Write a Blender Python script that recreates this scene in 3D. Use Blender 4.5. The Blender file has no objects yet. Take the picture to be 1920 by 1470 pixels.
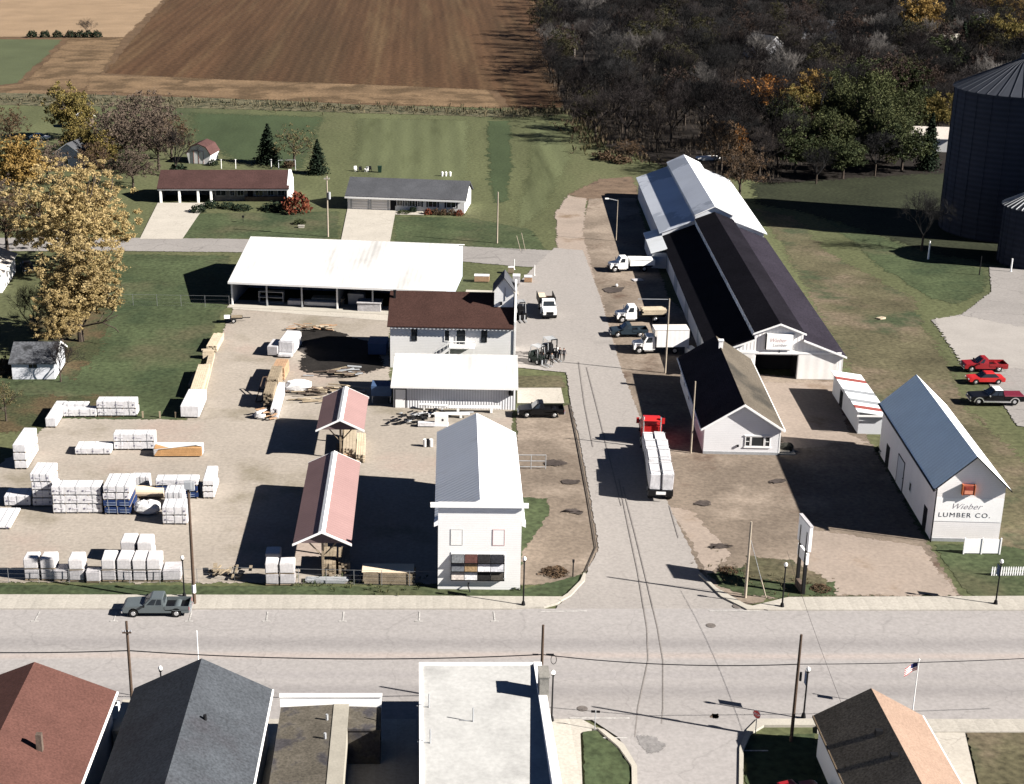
import bpy, bmesh, math, random
from mathutils import Vector, Matrix, noise as mnoise
from mathutils.geometry import tessellate_polygon
R = math.radians
sc = bpy.context.scene
COL = sc.collection
random.seed(7)

# ---------------------------------------------------------------- camera
FPX, PCX, PCY, TH, CAMH = 2853.0, 780.0, 735.0, R(19.95), 64.8
_s, _c = math.sin(TH), math.cos(TH)
cam_d = bpy.data.cameras.new('camera')
cam_d.sensor_width = 36; cam_d.lens = FPX/1920*36
cam_d.shift_x = (960-PCX)/1920
cam_d.clip_start = 1; cam_d.clip_end = 6000
cam = bpy.data.objects.new('camera', cam_d); COL.objects.link(cam)
cam.location = (0, 0, CAMH); cam.rotation_euler = (math.pi/2-TH, 0, 0)
sc.camera = cam

def at(px, py, z=0.0):
    """metres on the level z that were measured at this spot of the photograph (survey of the site)"""
    u = (px-PCX)/FPX; v = (py-PCY)/FPX
    t = (z-CAMH)/(-_s-v*_c)
    return (u*t, (_c-v*_s)*t)
def hz(xy, py):
    v = (py-PCY)/FPX
    return CAMH-(xy[1]*_s+v*xy[1]*_c)/(_c-v*_s)

# ---------------------------------------------------------------- light
SUN_EL = R(30.7); SUN_H = Vector((.949, -.316, 0)).normalized()
sun_dir = SUN_H*math.cos(SUN_EL)+Vector((0, 0, math.sin(SUN_EL)))
sd = bpy.data.lights.new('sun', 'SUN'); sd.energy = 5; sd.angle = R(.5); sd.color = (1, .955, .895)
so = bpy.data.objects.new('sun', sd); COL.objects.link(so)
so.rotation_euler = (-sun_dir).to_track_quat('-Z', 'Y').to_euler()
w = bpy.data.worlds.new('World'); sc.world = w; w.use_nodes = True
nt = w.node_tree
sky = nt.nodes.new('ShaderNodeTexSky'); sky.sky_type = 'NISHITA'; sky.sun_disc = False
sky.sun_elevation = SUN_EL; sky.sun_rotation = math.atan2(SUN_H.x, SUN_H.y)
sky.air_density = 0.18; sky.dust_density = 0.0; sky.ozone_density = 2.2
bg = nt.nodes['Background']; bg.inputs[1].default_value = .05
nt.links.new(sky.outputs[0], bg.inputs[0])
sc.view_settings.view_transform = 'Standard'; sc.view_settings.look = 'None'
sc.view_settings.exposure = 1.6; sc.view_settings.gamma = 1
sc.cycles.max_bounces = 5; sc.cycles.diffuse_bounces = 1; sc.cycles.glossy_bounces = 2
sc.cycles.transparent_max_bounces = 12

# ---------------------------------------------------------------- materials
MATS = {}
def mat(name, col, var=.15, scale=.4, fine=.12, fscale=9, rough=.9, bump=0, bscale=6, metal=0, spec=.10,
        bands=None, cracks=None, lanes=None, patch=None, patch2=None, fade=False, tint=None, stretch=None, rnd=0, trans=0):
    if name in MATS: return MATS[name]
    m = bpy.data.materials.new(name); m.use_nodes = True; MATS[name] = m
    n = m.node_tree.nodes; l = m.node_tree.links
    b = n['Principled BSDF']; out = n['Material Output']
    b.inputs['Roughness'].default_value = rough; b.inputs['Metallic'].default_value = metal
    b.inputs['Specular IOR Level'].default_value = spec
    tc = n.new('ShaderNodeTexCoord'); co = tc.outputs['Object']
    if stretch:
        mp = n.new('ShaderNodeMapping'); mp.inputs['Scale'].default_value = stretch; l.new(co, mp.inputs[0]); co2 = mp.outputs[0]
    else: co2 = co
    def noise(s, det=4, c=None, rgh=.6):
        t = n.new('ShaderNodeTexNoise'); t.inputs['Scale'].default_value = s; t.inputs['Detail'].default_value = det
        t.inputs['Roughness'].default_value = rgh
        l.new(c or co2, t.inputs['Vector']); return t.outputs['Fac']
    def mapr(x, a, bb, c, d, smooth=False):
        t = n.new('ShaderNodeMapRange'); t.inputs[1].default_value = a; t.inputs[2].default_value = bb
        t.inputs[3].default_value = c; t.inputs[4].default_value = d
        if smooth: t.interpolation_type = 'SMOOTHSTEP'
        l.new(x, t.inputs[0]); return t.outputs[0]
    def mix(f, a, bb, mode='MIX'):
        t = n.new('ShaderNodeMix'); t.data_type = 'RGBA'; t.blend_type = mode; t.clamp_factor = True
        for sk, v in ((t.inputs['Factor'], f), (t.inputs[6], a), (t.inputs[7], bb)):
            if hasattr(v, 'is_output'): l.new(v, sk)
            elif isinstance(v, (int, float)): sk.default_value = v
            else: sk.default_value = (v[0], v[1], v[2], 1)
        return t.outputs[2]
    lo = [c*(1-var) for c in col]; hi = [min(1, c*(1+var)) for c in col]
    c = mix(mapr(noise(scale), .3, .7, 0, 1), lo, hi)
    for p in (patch, patch2):
        if p:   # (colour, scale, low, high)
            pv = mapr(noise(p[1], 5, (co2 if len(p) < 5 else co)), p[2], p[3], 0, 1, True)
            c = mix(pv, c, p[0])
    if tint:    # second colour carried by the attribute 'tint'
        a = n.new('ShaderNodeAttribute'); a.attribute_name = 'tint'
        c = mix(a.outputs['Fac'], c, tint)
    if rnd:
        oi = n.new('ShaderNodeObjectInfo')
        v = mapr(oi.outputs['Random'], 0, 1, 1-rnd, 1+rnd)
        cc = n.new('ShaderNodeCombineColor'); [l.new(v, cc.inputs[i]) for i in range(3)]
        c = mix(1.0, c, cc.outputs[0], 'MULTIPLY')
    if fine:
        f = mapr(noise(fscale, 3, co), .25, .75, 1-fine*2, 1+fine*2)
        cc = n.new('ShaderNodeCombineColor'); [l.new(f, cc.inputs[i]) for i in range(3)]
        c = mix(1.0, c, cc.outputs[0], 'MULTIPLY')
    for (y0, y1, tone) in (lanes or ()):    # wheel paths worn along the road: y centre, half width, tone
        sx = n.new('ShaderNodeSeparateXYZ'); l.new(co, sx.inputs[0])
        m1 = n.new('ShaderNodeMath'); m1.operation = 'SUBTRACT'; l.new(sx.outputs[1], m1.inputs[0]); m1.inputs[1].default_value = y0
        m3 = n.new('ShaderNodeMath'); m3.operation = 'MULTIPLY_ADD'; l.new(noise(.12, 4), m3.inputs[0]); m3.inputs[1].default_value = 1.4; l.new(m1.outputs[0], m3.inputs[2])
        m2 = n.new('ShaderNodeMath'); m2.operation = 'ABSOLUTE'; m4 = n.new('ShaderNodeMath'); m4.operation = 'SUBTRACT'; l.new(m3.outputs[0], m4.inputs[0]); m4.inputs[1].default_value = .7; l.new(m4.outputs[0], m2.inputs[0])
        c = mix(mapr(m2.outputs[0], 0, y1, 1, 0, True), c, mix(1.0, c, tone, 'MULTIPLY'))
    if cracks:  # (scale, width, darkness)
        vo = n.new('ShaderNodeTexVoronoi'); vo.feature = 'DISTANCE_TO_EDGE'; vo.inputs['Scale'].default_value = cracks[0]
        nd = n.new('ShaderNodeTexNoise'); nd.inputs['Scale'].default_value = .5; nd.inputs['Detail'].default_value = 5; l.new(co, nd.inputs['Vector'])
        mv = n.new('ShaderNodeMix'); mv.data_type = 'VECTOR'; mv.blend_type = 'ADD' if hasattr(mv, 'blend_type') else 'MIX'
        va = n.new('ShaderNodeVectorMath'); va.operation = 'MULTIPLY_ADD'; l.new(nd.outputs['Color'], va.inputs[0]); va.inputs[1].default_value = (2.2, 2.2, 0); l.new(co, va.inputs[2])
        n.remove(mv); l.new(va.outputs[0], vo.inputs['Vector'])
        f = mapr(vo.outputs['Distance'], 0, cracks[1], 1-cracks[2], 1)
        cc = n.new('ShaderNodeCombineColor'); [l.new(f, cc.inputs[i]) for i in range(3)]
        c = mix(1.0, c, cc.outputs[0], 'MULTIPLY')
    hgt = None
    if bands:   # (axis, period, colour amount, bump, sharp)
        wv = n.new('ShaderNodeTexWave'); wv.bands_direction = bands[0]; wv.inputs['Scale'].default_value = math.pi*2/20/bands[1]
        wv.inputs['Distortion'].default_value = 0
        wv.wave_profile = 'SAW' if (len(bands) > 4 and bands[4] == 'saw') else 'SIN'
        l.new(co, wv.inputs['Vector'])
        f = mapr(wv.outputs['Fac'], 0, 1, 1-bands[2], 1)
        cc = n.new('ShaderNodeCombineColor'); [l.new(f, cc.inputs[i]) for i in range(3)]
        c = mix(1.0, c, cc.outputs[0], 'MULTIPLY')
        if bands[3]: hgt = (wv.outputs['Fac'], bands[3])
    l.new(c, b.inputs['Base Color'])
    if bump or hgt:
        bp = n.new('ShaderNodeBump')
        if hgt: l.new(hgt[0], bp.inputs['Height']); bp.inputs['Distance'].default_value = hgt[1]
        else: l.new(noise(bscale, 4, co), bp.inputs['Height']); bp.inputs['Distance'].default_value = bump
        bp.inputs['Strength'].default_value = .8
        l.new(bp.outputs[0], b.inputs['Normal'])
    sh = b.outputs[0]
    if trans:
        tr = n.new('ShaderNodeBsdfTranslucent'); l.new(c, tr.inputs[0])
        ms = n.new('ShaderNodeMixShader'); ms.inputs[0].default_value = trans
        l.new(sh, ms.inputs[1]); l.new(tr.outputs[0], ms.inputs[2]); sh = ms.outputs[0]
    if fade:    # soft ragged rim where one ground cover thins out into the next
        a = n.new('ShaderNodeAttribute'); a.attribute_name = 'edge'
        nz = mapr(noise(1.3, 5, co), .3, .7, -.45, .45)
        ad = n.new('ShaderNodeMath'); ad.operation = 'ADD'; l.new(a.outputs['Fac'], ad.inputs[0]); l.new(nz, ad.inputs[1])
        f = mapr(ad.outputs[0], .46, .54, 0, 1, True)
        if fade == 'soft':   # a smooth worn band
            nn = mapr(noise(1.1, 6, co, .75), .33, .67, .02, .98); e2 = mapr(a.outputs['Fac'], 0, 1, 0, 1, True)
            mm = n.new('ShaderNodeMath'); mm.operation = 'SUBTRACT'; l.new(e2, mm.inputs[0]); l.new(nn, mm.inputs[1]); f = mapr(mm.outputs[0], -.04, .04, 0, 1)
        tp = n.new('ShaderNodeBsdfTransparent'); ms = n.new('ShaderNodeMixShader')
        l.new(f, ms.inputs[0]); l.new(tp.outputs[0], ms.inputs[1]); l.new(sh, ms.inputs[2]); sh = ms.outputs[0]
    l.new(sh, out.inputs[0])
    return m

def S(r, g, b, k=1.0):   # sRGB 0-255 -> linear
    f = lambda v: (v/12.92 if v <= .04045 else ((v+.055)/1.055)**2.4)
    return tuple(min(1, f(x/255.)*k) for x in (r, g, b))

m_white = mat('white_paint', (.78, .77, .75), .05, .5, .03, rough=.7)
m_siding = mat('white_clapboard', (.72, .71, .69), .04, .4, .02, rough=.75, bands=('Z', .22, .07, .008, 'saw'))
m_steelw = mat('white_ribbed_steel', (.66, .66, .67), .05, .3, .03, rough=.55, bands=('X', .32, .22, .03))
m_steelwy = mat('white_ribbed_steel_side', (.60, .61, .63), .07, .3, .03, rough=.55, bands=('Y', .32, .15, .03))
m_metroofx = mat('white_metal_roof', (.50, .49, .475), .04, .15, .03, rough=.5, bands=('X', .75, .05, .012), patch=((.34, .33, .315), .25, .5, .75), stretch=(1, .15, 1))
m_metroofy = mat('pale_metal_roof', (.74, .76, .77), .05, .15, .04, rough=.5, patch=((.62, .63, .63), .3, .5, .75), stretch=(.2, 1, 1), bands=('Y', .6, .10, .03))
m_pink = mat('faded_red_roof', (.235, .148, .14), .08, .2, .05, rough=.8, bands=('Y', .5, .07, .02))
m_darkroof = mat('black_shingle', (.022, .020, .026), .2, .25, .22, 5, bands=('Z', .14, .2, .01, 'saw'), spec=.02)
m_tanroof = mat('weathered_shingle', (.085, .072, .056), .2, .25, .2, 5, patch=((.04, .036, .03), .12, .52, .7))
m_brownroof = mat('brown_shingle', (.046, .0235, .019), .15, .3, .2, 6, bands=('Z', .14, .12, .01, 'saw'))
m_redroof = mat('red_brown_shingle', (.085, .040, .032), .12, .3, .16, 6)
m_greyroof = mat('blue_grey_shingle', (.050, .055, .062), .15, .3, .2, 5, patch=((.04, .04, .045), .2, .5, .75))
m_housegrey = mat('grey_shingle', (.062, .064, .070), .15, .3, .16, 6)
m_olive = mat('shadow_brown_shingle', (.115, .098, .076), .2, .4, .3, 6)
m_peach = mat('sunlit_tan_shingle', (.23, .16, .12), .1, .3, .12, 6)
m_shadeblue = mat('shade_blued_metal_roof', (.74, .86, .88), .06, .2, .05, rough=.55, bands=('Y', .6, .08, .02))  # white metal; the blue of its shaded slope is mixed into the colour
m_dark = mat('dark_interior', (.012, .012, .014), .1, 1, 0)
m_black = mat('black_paint', (.006, .006, .007), .1, 1, 0, rough=.3, spec=.25)
m_glass = mat('window_glass', (.020, .024, .028), .1, 1, 0, rough=.08, spec=.6)
m_tyre = mat('tyre_rubber', (.014, .014, .014), .1, 3, .1)
m_rim = mat('wheel_rim', (.55, .55, .55), .1, 3, 0, rough=.35, metal=.6)
m_chrome = mat('chrome', (.7, .7, .7), .05, 3, 0, rough=.25, metal=.8)
m_lamp = mat('lamp_globe', (.85, .83, .78), .02, 3, 0, rough=.4)
m_pole = mat('pole_wood', (.075, .052, .038), .25, 2, .15, stretch=(1, 1, .1))
m_polel = mat('pale_pole_wood', (.30, .255, .20), .2, 2, .12, stretch=(1, 1, .1))
m_iron = mat('black_iron', (.012, .012, .013), .1, 2, 0, rough=.5)
m_galv = mat('galvanised_steel', (.36, .37, .38), .1, 2, .05, rough=.5, metal=.3)
m_concrete = mat('concrete', (.34, .315, .27), .1, .3, .06, 8)
m_lumber = mat('fresh_lumber', (.47, .39, .285), .15, 1.5, .12, 10, bands=('Z', .16, .25, .01))
m_lumberold = mat('weathered_lumber', (.23, .185, .13), .25, 1.2, .15, 8)
m_lumberred = mat('cedar_lumber', (.33, .21, .13), .2, 1.5, .15, 8)
m_wrap = mat('white_lumber_wrap', (.53, .52, .525), .08, 1.3, .06, 4, rough=.5, bump=.08, bscale=1.8)
m_wrapg = mat('greyish_wrap', (.40, .385, .39), .12, 1.5, .08, 4, rough=.55, bump=.03, bscale=2.5)
m_wrapblue = mat('blue_lumber_wrap', (.016, .032, .095), .15, 1.3, .06, 5, rough=.5, patch=((.3, .34, .42), 2.2, .66, .72))
m_wrapmark = mat('wrap_print', (.16, .15, .20), .2, 3, 0)
m_tarp = mat('white_tarp', (.56, .55, .54), .08, 1.2, .04, rough=.6, bump=.06, bscale=2)
m_tan = mat('tan_tarp', (.62, .50, .36), .06, .8, .04, rough=.7)
m_bluebox = mat('blue_painted_steel', (.05, .085, .16), .15, .8, .06, rough=.6)
m_red = mat('red_paint', (.42, .018, .018), .08, 1, 0, rough=.35, spec=.5)
m_maroon = mat('maroon_paint', (.13, .012, .025), .08, 1, 0, rough=.4, spec=.5)
m_truckgrey = mat('grey_green_paint', (.085, .10, .105), .06, 1, 0, rough=.35, spec=.5)
m_truckwhite = mat('white_vehicle_paint', (.80, .80, .78), .03, 1, 0, rough=.4, spec=.4)
m_reddark = mat('brick_red', (.28, .08, .05), .2, 2, .1)
m_text = mat('dark_sign_paint', (.035, .04, .05), .1, 2, 0)
m_textg = mat('grey_sign_paint', (.22, .20, .22), .1, 2, 0)
m_textr = mat('faded_red_sign_paint', (.50, .33, .31), .1, 2, 0)
m_silo = mat('corrugated_bin_steel', (.019, .023, .036), .1, .3, .05, rough=.7, metal=0, bands=('Z', .9, .25, .05))
m_siloroof = mat('bin_roof_steel', (.040, .044, .054), .1, .3, .05, rough=.6)
m_brick = mat('dull_brick', (.10, .075, .06), .2, 1, .15, 6)
m_skin = mat('skin', (.42, .26, .19), .05, 2, 0)
m_hairm = mat('dark_hair', (.02, .015, .012), .1, 5, 0)
m_bark = mat('bark', (.055, .043, .034), .3, 1.5, .15, 6)
m_barkp = mat('pale_bark', (.22, .19, .16), .3, 1.5, .15, 6)

# ---------------------------------------------------------------- mesh builder
class MB:
    def __init__(s): s.v = []; s.f = []; s.mi = []; s.X = Matrix.Identity(4); s.attr = {}
    def at(s, loc=(0, 0, 0), rz=0, ry=0, rx=0):
        s.X = Matrix.Translation(loc) @ Matrix.Rotation(rz, 4, 'Z') @ Matrix.Rotation(ry, 4, 'Y') @ Matrix.Rotation(rx, 4, 'X'); return s
    def add(s, vs, fs, m=0):
        o = len(s.v); X = s.X
        s.v += [tuple(X @ Vector(p)) for p in vs]
        for f in fs: s.f.append([i+o for i in f]); s.mi.append(m)
        return s
    def box(s, x0, x1, y0, y1, z0, z1, m=0, j=0):
        r = (lambda: random.uniform(-j, j)) if j else (lambda: 0)
        vs = [(x+r(), y+r(), z+r()) for z in (z0, z1) for (x, y) in ((x0, y0), (x1, y0), (x1, y1), (x0, y1))]
        return s.add(vs, [(3, 2, 1, 0), (4, 5, 6, 7), (0, 1, 5, 4), (1, 2, 6, 5), (2, 3, 7, 6), (3, 0, 4, 7)], m)
    def tbox(s, b, t, z0, z1, m=0):
        """box with a different rectangle (x0,x1,y0,y1) at the bottom and at the top"""
        vs = [(x, y, z0) for (x, y) in ((b[0], b[2]), (b[1], b[2]), (b[1], b[3]), (b[0], b[3]))] + \
             [(x, y, z1) for (x, y) in ((t[0], t[2]), (t[1], t[2]), (t[1], t[3]), (t[0], t[3]))]
        return s.add(vs, [(3, 2, 1, 0), (4, 5, 6, 7), (0, 1, 5, 4), (1, 2, 6, 5), (2, 3, 7, 6), (3, 0, 4, 7)], m)
    def ext(s, prof, a0, a1, axis='y', m=0, sidem=None):
        """extrude a closed (u, z) profile along y (u = x) or along x (u = y)"""
        n = len(prof)
        P = (lambda u, z, a: (u, a, z)) if axis == 'y' else (lambda u, z, a: (a, u, z))
        vs = [P(u, z, a0) for u, z in prof] + [P(u, z, a1) for u, z in prof]
        s.add(vs, [list(range(n))[::-1], list(range(n, 2*n))], m)
        o = len(s.v)-2*n
        for i in range(n):
            j = (i+1) % n
            s.f.append([o+i, o+j, o+n+j, o+n+i]); s.mi.append(sidem[i] if sidem else m)
        return s
    def cyl(s, p0, p1, r0, r1=None, n=10, m=0, caps=True):
        r1 = r0 if r1 is None else r1
        p0 = Vector(p0); p1 = Vector(p1); d = (p1-p0)
        if d.length < 1e-6: return s
        d.normalize(); a = d.orthogonal().normalized(); b = d.cross(a)
        vs = [p0+(a*math.cos(t)+b*math.sin(t))*r0 for t in [2*math.pi*i/n for i in range(n)]] + \
             [p1+(a*math.cos(t)+b*math.sin(t))*r1 for t in [2*math.pi*i/n for i in range(n)]]
        fs = [(i, (i+1) % n, n+(i+1) % n, n+i) for i in range(n)]
        if caps: fs += [list(range(n))[::-1], list(range(n, 2*n))]
        return s.add(vs, fs, m)
    def tube(s, pts, r, n=5, m=0):
        for a, b in zip(pts, pts[1:]): s.cyl(a, b, r, r, n, m)
        return s
    def ball(s, c, r, nu=10, nv=7, m=0, j=0):
        if isinstance(r, (int, float)): r = (r, r, r)
        vs = [(c[0], c[1], c[2]-r[2])]
        for i in range(1, nv):
            t = math.pi*i/nv
            for k in range(nu):
                p = 2*math.pi*k/nu; q = 1+random.uniform(-j, j)
                vs.append((c[0]+r[0]*math.sin(t)*math.cos(p)*q, c[1]+r[1]*math.sin(t)*math.sin(p)*q, c[2]-r[2]*math.cos(t)*q))
        vs.append((c[0], c[1], c[2]+r[2])); fs = []
        for k in range(nu): fs.append((0, 1+(k+1) % nu, 1+k))
        for i in range(nv-2):
            for k in range(nu):
                a = 1+i*nu+k; b = 1+i*nu+(k+1) % nu
                fs.append((a, b, b+nu, a+nu))
        e = len(vs)-1; o = 1+(nv-2)*nu
        for k in range(nu): fs.append((o+k, o+(k+1) % nu, e))
        return s.add(vs, fs, m)
    def fr(s, F, u0, u1, n0, n1, z0, z1, m=0):
        """box in a wall frame F = (origin, ux, n): along the wall, out of the wall, up"""
        o, ux, nn = F
        pt = lambda u, k, z: (o[0]+ux[0]*u+nn[0]*k, o[1]+ux[1]*u+nn[1]*k, z)
        vs = [pt(u, k, z) for z in (z0, z1) for (u, k) in ((u0, n0), (u1, n0), (u1, n1), (u0, n1))]
        return s.add(vs, [(0, 1, 2, 3), (7, 6, 5, 4), (4, 5, 1, 0), (5, 6, 2, 1), (6, 7, 3, 2), (7, 4, 0, 3)], m)
    def mesh(s, name, mats, bevel=0, smooth=False):
        me = bpy.data.meshes.new(name); me.from_pydata(s.v, [], s.f)
        if not isinstance(mats, (list, tuple)): mats = [mats]
        for m in mats: me.materials.append(m)
        me.polygons.foreach_set('material_index', [min(i, len(mats)-1) for i in s.mi])
        for k, vals in s.attr.items():
            a = me.attributes.new(k, 'FLOAT', 'POINT'); a.data.foreach_set('value', vals)
        bm = bmesh.new(); bm.from_mesh(me)
        bmesh.ops.recalc_face_normals(bm, faces=bm.faces)
        if bevel: bmesh.ops.bevel(bm, geom=bm.edges[:], offset=bevel, segments=2, affect='EDGES', clamp_overlap=True)
        bm.to_mesh(me); bm.free()
        if smooth: me.polygons.foreach_set('use_smooth', [True]*len(me.polygons))
        me.update(); return me

def thing(name, label, cat, loc=(0, 0, 0), rz=0, group=None):
    o = bpy.data.objects.new(name, None); COL.objects.link(o); o.empty_display_size = .3
    o.location = (loc[0], loc[1], loc[2] if len(loc) > 2 else 0); o.rotation_euler = (0, 0, rz)
    o['label'] = label; o['category'] = cat
    if group: o['group'] = group
    return o
def part(name, mb, mats, parent, label=None, bevel=0, smooth=False):
    me = mb.mesh(name, mats, bevel, smooth) if isinstance(mb, MB) else mb
    o = bpy.data.objects.new(name, me); COL.objects.link(o); o.parent = parent
    if label: o['label'] = label
    return o
def solo(name, mb, mats, label, cat, loc=(0, 0, 0), rz=0, group=None, kind=None, bevel=0, smooth=False):
    me = mb.mesh(name, mats, bevel, smooth) if isinstance(mb, MB) else mb
    o = bpy.data.objects.new(name, me); COL.objects.link(o)
    o.location = (loc[0], loc[1], loc[2] if len(loc) > 2 else 0); o.rotation_euler = (0, 0, rz)
    if label: o['label'] = label
    if cat: o['category'] = cat
    if group: o['group'] = group
    if kind: o['kind'] = kind
    return o
def copy_tree(o, loc=None, rz=None, label=None, parent=None, sc_=None):
    c = o.copy(); COL.objects.link(c)
    if parent: c.parent = parent
    if loc is not None: c.location = (loc[0], loc[1], loc[2] if len(loc) > 2 else 0)
    if rz is not None: c.rotation_euler = (0, 0, rz)
    if sc_ is not None: c.scale = (sc_, sc_, sc_) if isinstance(sc_, (int, float)) else sc_
    if label: c['label'] = label
    for ch in list(o.children): copy_tree(ch, parent=c)
    return c

# ---------------------------------------------------------------- ground sheets
def zone(name, m, pts, level, jit=0.0, fade=0.0, step=2.5, world=False, kind='structure', seed=1):
    """one ground cover: outline in survey spots, laid 'level' sheets above the soil"""
    rnd = random.Random(seed+len(name)*7)
    P = [Vector(p[:2]) if world else Vector(at(*p)) for p in pts]
    ar = sum(P[i].x*P[(i+1) % len(P)].y-P[(i+1) % len(P)].x*P[i].y for i in range(len(P)))
    if ar < 0: P.reverse()
    n = len(P); inner = []
    for i in range(n):
        a = P[i-1]; b = P[i]; c = P[(i+1) % n]
        d1 = (b-a).normalized(); d2 = (c-b).normalized()
        n1 = Vector((-d1.y, d1.x)); n2 = Vector((-d2.y, d2.x))
        k = n1+n2
        k = k/max(.35, k.length_squared/2) if k.length > 1e-4 else n1
        inner.append(b+k*fade)
    out = []; inn = []
    for i in range(n):
        a, b = P[i], P[(i+1) % n]; ia, ib = inner[i], inner[(i+1) % n]
        k = max(1, int((b-a).length/step)) if (jit or fade) else 1
        for q in range(k):
            t = q/k; p = a.lerp(b, t)
            if jit and q: p = p+Vector((rnd.gauss(0, jit), rnd.gauss(0, jit)))
            out.append(p); inn.append(ia.lerp(ib, t))
    z = .004+level*.012
    mb = MB(); N = len(out)
    if fade:
        vs = [(p.x, p.y, z) for p in out]+[(p.x, p.y, z) for p in inn]
        tr = tessellate_polygon([[Vector((p.x, p.y, 0)) for p in inn]])
        fs = [(i, (i+1) % N, N+(i+1) % N, N+i) for i in range(N)]+[tuple(N+k for k in t) for t in tr]
        mb.add(vs, fs); mb.attr['edge'] = [0.0]*N+[1.0]*N
    else:
        vs = [(p.x, p.y, z) for p in out]
        tr = tessellate_polygon([[Vector((p.x, p.y, 0)) for p in out]])
        mb.add(vs, [tuple(t) for t in tr])
    me = mb.mesh(name, m)
    up = [p for p in me.polygons if p.normal.z < 0]
    if up: me.flip_normals() if len(up) == len(me.polygons) else None
    o = bpy.data.objects.new(name, me); COL.objects.link(o); o['kind'] = kind
    return o
def raised(name, m, pts, z0, z1, world=False, bevel=0):
    P = [tuple(p[:2]) if world else at(*p) for p in pts]
    mb = MB(); n = len(P)
    tr = tessellate_polygon([[Vector((x, y, 0)) for x, y in P]])
    mb.add([(x, y, z0) for x, y in P]+[(x, y, z1) for x, y in P],
           [tuple(n+k for k in t) for t in tr]+[(i, (i+1) % n, n+(i+1) % n, n+i) for i in range(n)])
    o = bpy.data.objects.new(name, mb.mesh(name, m)); COL.objects.link(o); o['kind'] = 'structure'
    return o
# ================================================================ ground covers
g_lawn = mat('lawn_grass', (.074, .080, .039), .22, .06, .2, 1.6, patch=((.092, .092, .048), .035, .5, .72), patch2=((.044, .054, .028), .022, .52, .7), stretch=(1, .3, 1))
g_mown = mat('mown_lawn', (.094, .104, .052), .2, .12, .16, 2, bands=('X', 4.5, .16, 0), patch=((.052, .058, .027), .06, .45, .62), stretch=(1, .12, 1), fade='soft')
g_darker = mat('darker_grass', (.040, .054, .026), .2, .1, .16, 2, stretch=(1, .3, 1), fade='soft')  # plainly a darker green than the lawn around it
mb = MB()
g = 2500.0
mb.add([(-g, 40, 0), (g, 40, 0), (g, 2600, 0), (-g, 2600, 0)], [(0, 1, 2, 3)])
o = bpy.data.objects.new('ground', mb.mesh('ground', g_lawn)); COL.objects.link(o); o['kind'] = 'structure'
g_green = mat('deep_green_grass', (.047, .060, .029), .28, .12, .24, 1.6, patch=((.074, .070, .040), .05, .5, .72), patch2=((.031, .044, .022), .09, .5, .7), fade=True)
g_olive = mat('rough_olive_grass', (.078, .070, .041), .3, .15, .24, 1.8, patch=((.125, .098, .068), .06, .47, .64), patch2=((.040, .052, .027), .07, .52, .66), fade=True)
g_field = mat('ploughed_field', (.068, .0375, .0195), .25, .16, .24, .8, bands=('X', 3.4, .16, 0), patch=((.092, .058, .030), .09, .46, .66), patch2=((.046, .028, .015), .03, .45, .7), stretch=(1, .05, 1), fade='soft')
g_stub = mat('stubble_field', (.22, .155, .098), .12, .08, .12, 2, fade=True)
g_straw = mat('straw_strip', (.135, .090, .052), .25, .12, .2, 1.5, patch=((.075, .05, .028), .10, .45, .62), fade='soft')
g_meadow = mat('pale_meadow', (.066, .076, .040), .12, .05, .1, 2, fade=True)
g_wood = mat('leaf_litter', (.016, .013, .011), .3, .15, .25, 2, fade=True)
g_yard = mat('yard_gravel', (.268, .236, .2), .12, .07, .09, 2.5, patch=((.175, .152, .115), .09, .5, .72), patch2=((.28, .225, .19), .05, .52, .7), fade=True)
g_lot = mat('brown_gravel', (.15, .12, .094), .24, .1, .14, 2.2, patch=((.24, .195, .155), .07, .48, .66), patch2=((.09, .062, .046), .11, .55, .72), fade=True)
g_pale = mat('pale_gravel', (.25, .205, .17), .14, .12, .08, 2.5, patch=((.17, .125, .09), .12, .52, .7), fade=True)
g_asph = mat('old_asphalt', (.262, .245, .235), .05, .10, .07, 3, lanes=((at(960, 1207)[1], 1.7, (.82, .82, .83)), (at(960, 1297)[1], 1.7, (.82, .82, .83)), (at(960, 1231)[1], .9, (1.16, 1.08, 1.03)), (at(960, 1268)[1], 1.0, (.94, .94, .95))), cracks=(.09, .008, .13), patch=((.215, .199, .188), .045, .5, .72), stretch=(.12, 1, 1))
g_street = mat('side_street_asphalt', (.25, .23, .213), .05, .10, .07, 3, cracks=(.11, .008, .13), patch=((.205, .186, .172), .06, .5, .72), stretch=(1, .12, 1), fade=True)
g_lane = mat('lane_asphalt', (.215, .20, .188), .08, .15, .07, 3, cracks=(.15, .015, .3), fade=True)
g_drive = mat('concrete_drive', (.36, .33, .285), .06, .25, .06, 4, cracks=(.3, .012, .25))
g_leaf = mat('fallen_leaves', (.080, .060, .033), .3, .3, .3, 3, patch=((.04, .045, .022), .15, .42, .6), fade='soft')
g_dirt = mat('bare_dirt', (.12, .085, .06), .25, .4, .15, 4, patch=((.05, .035, .028), .25, .55, .7), fade=True)
g_stain = mat('oil_stain', (.055, .045, .04), .25, .5, .15, 4, fade='soft')

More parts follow.
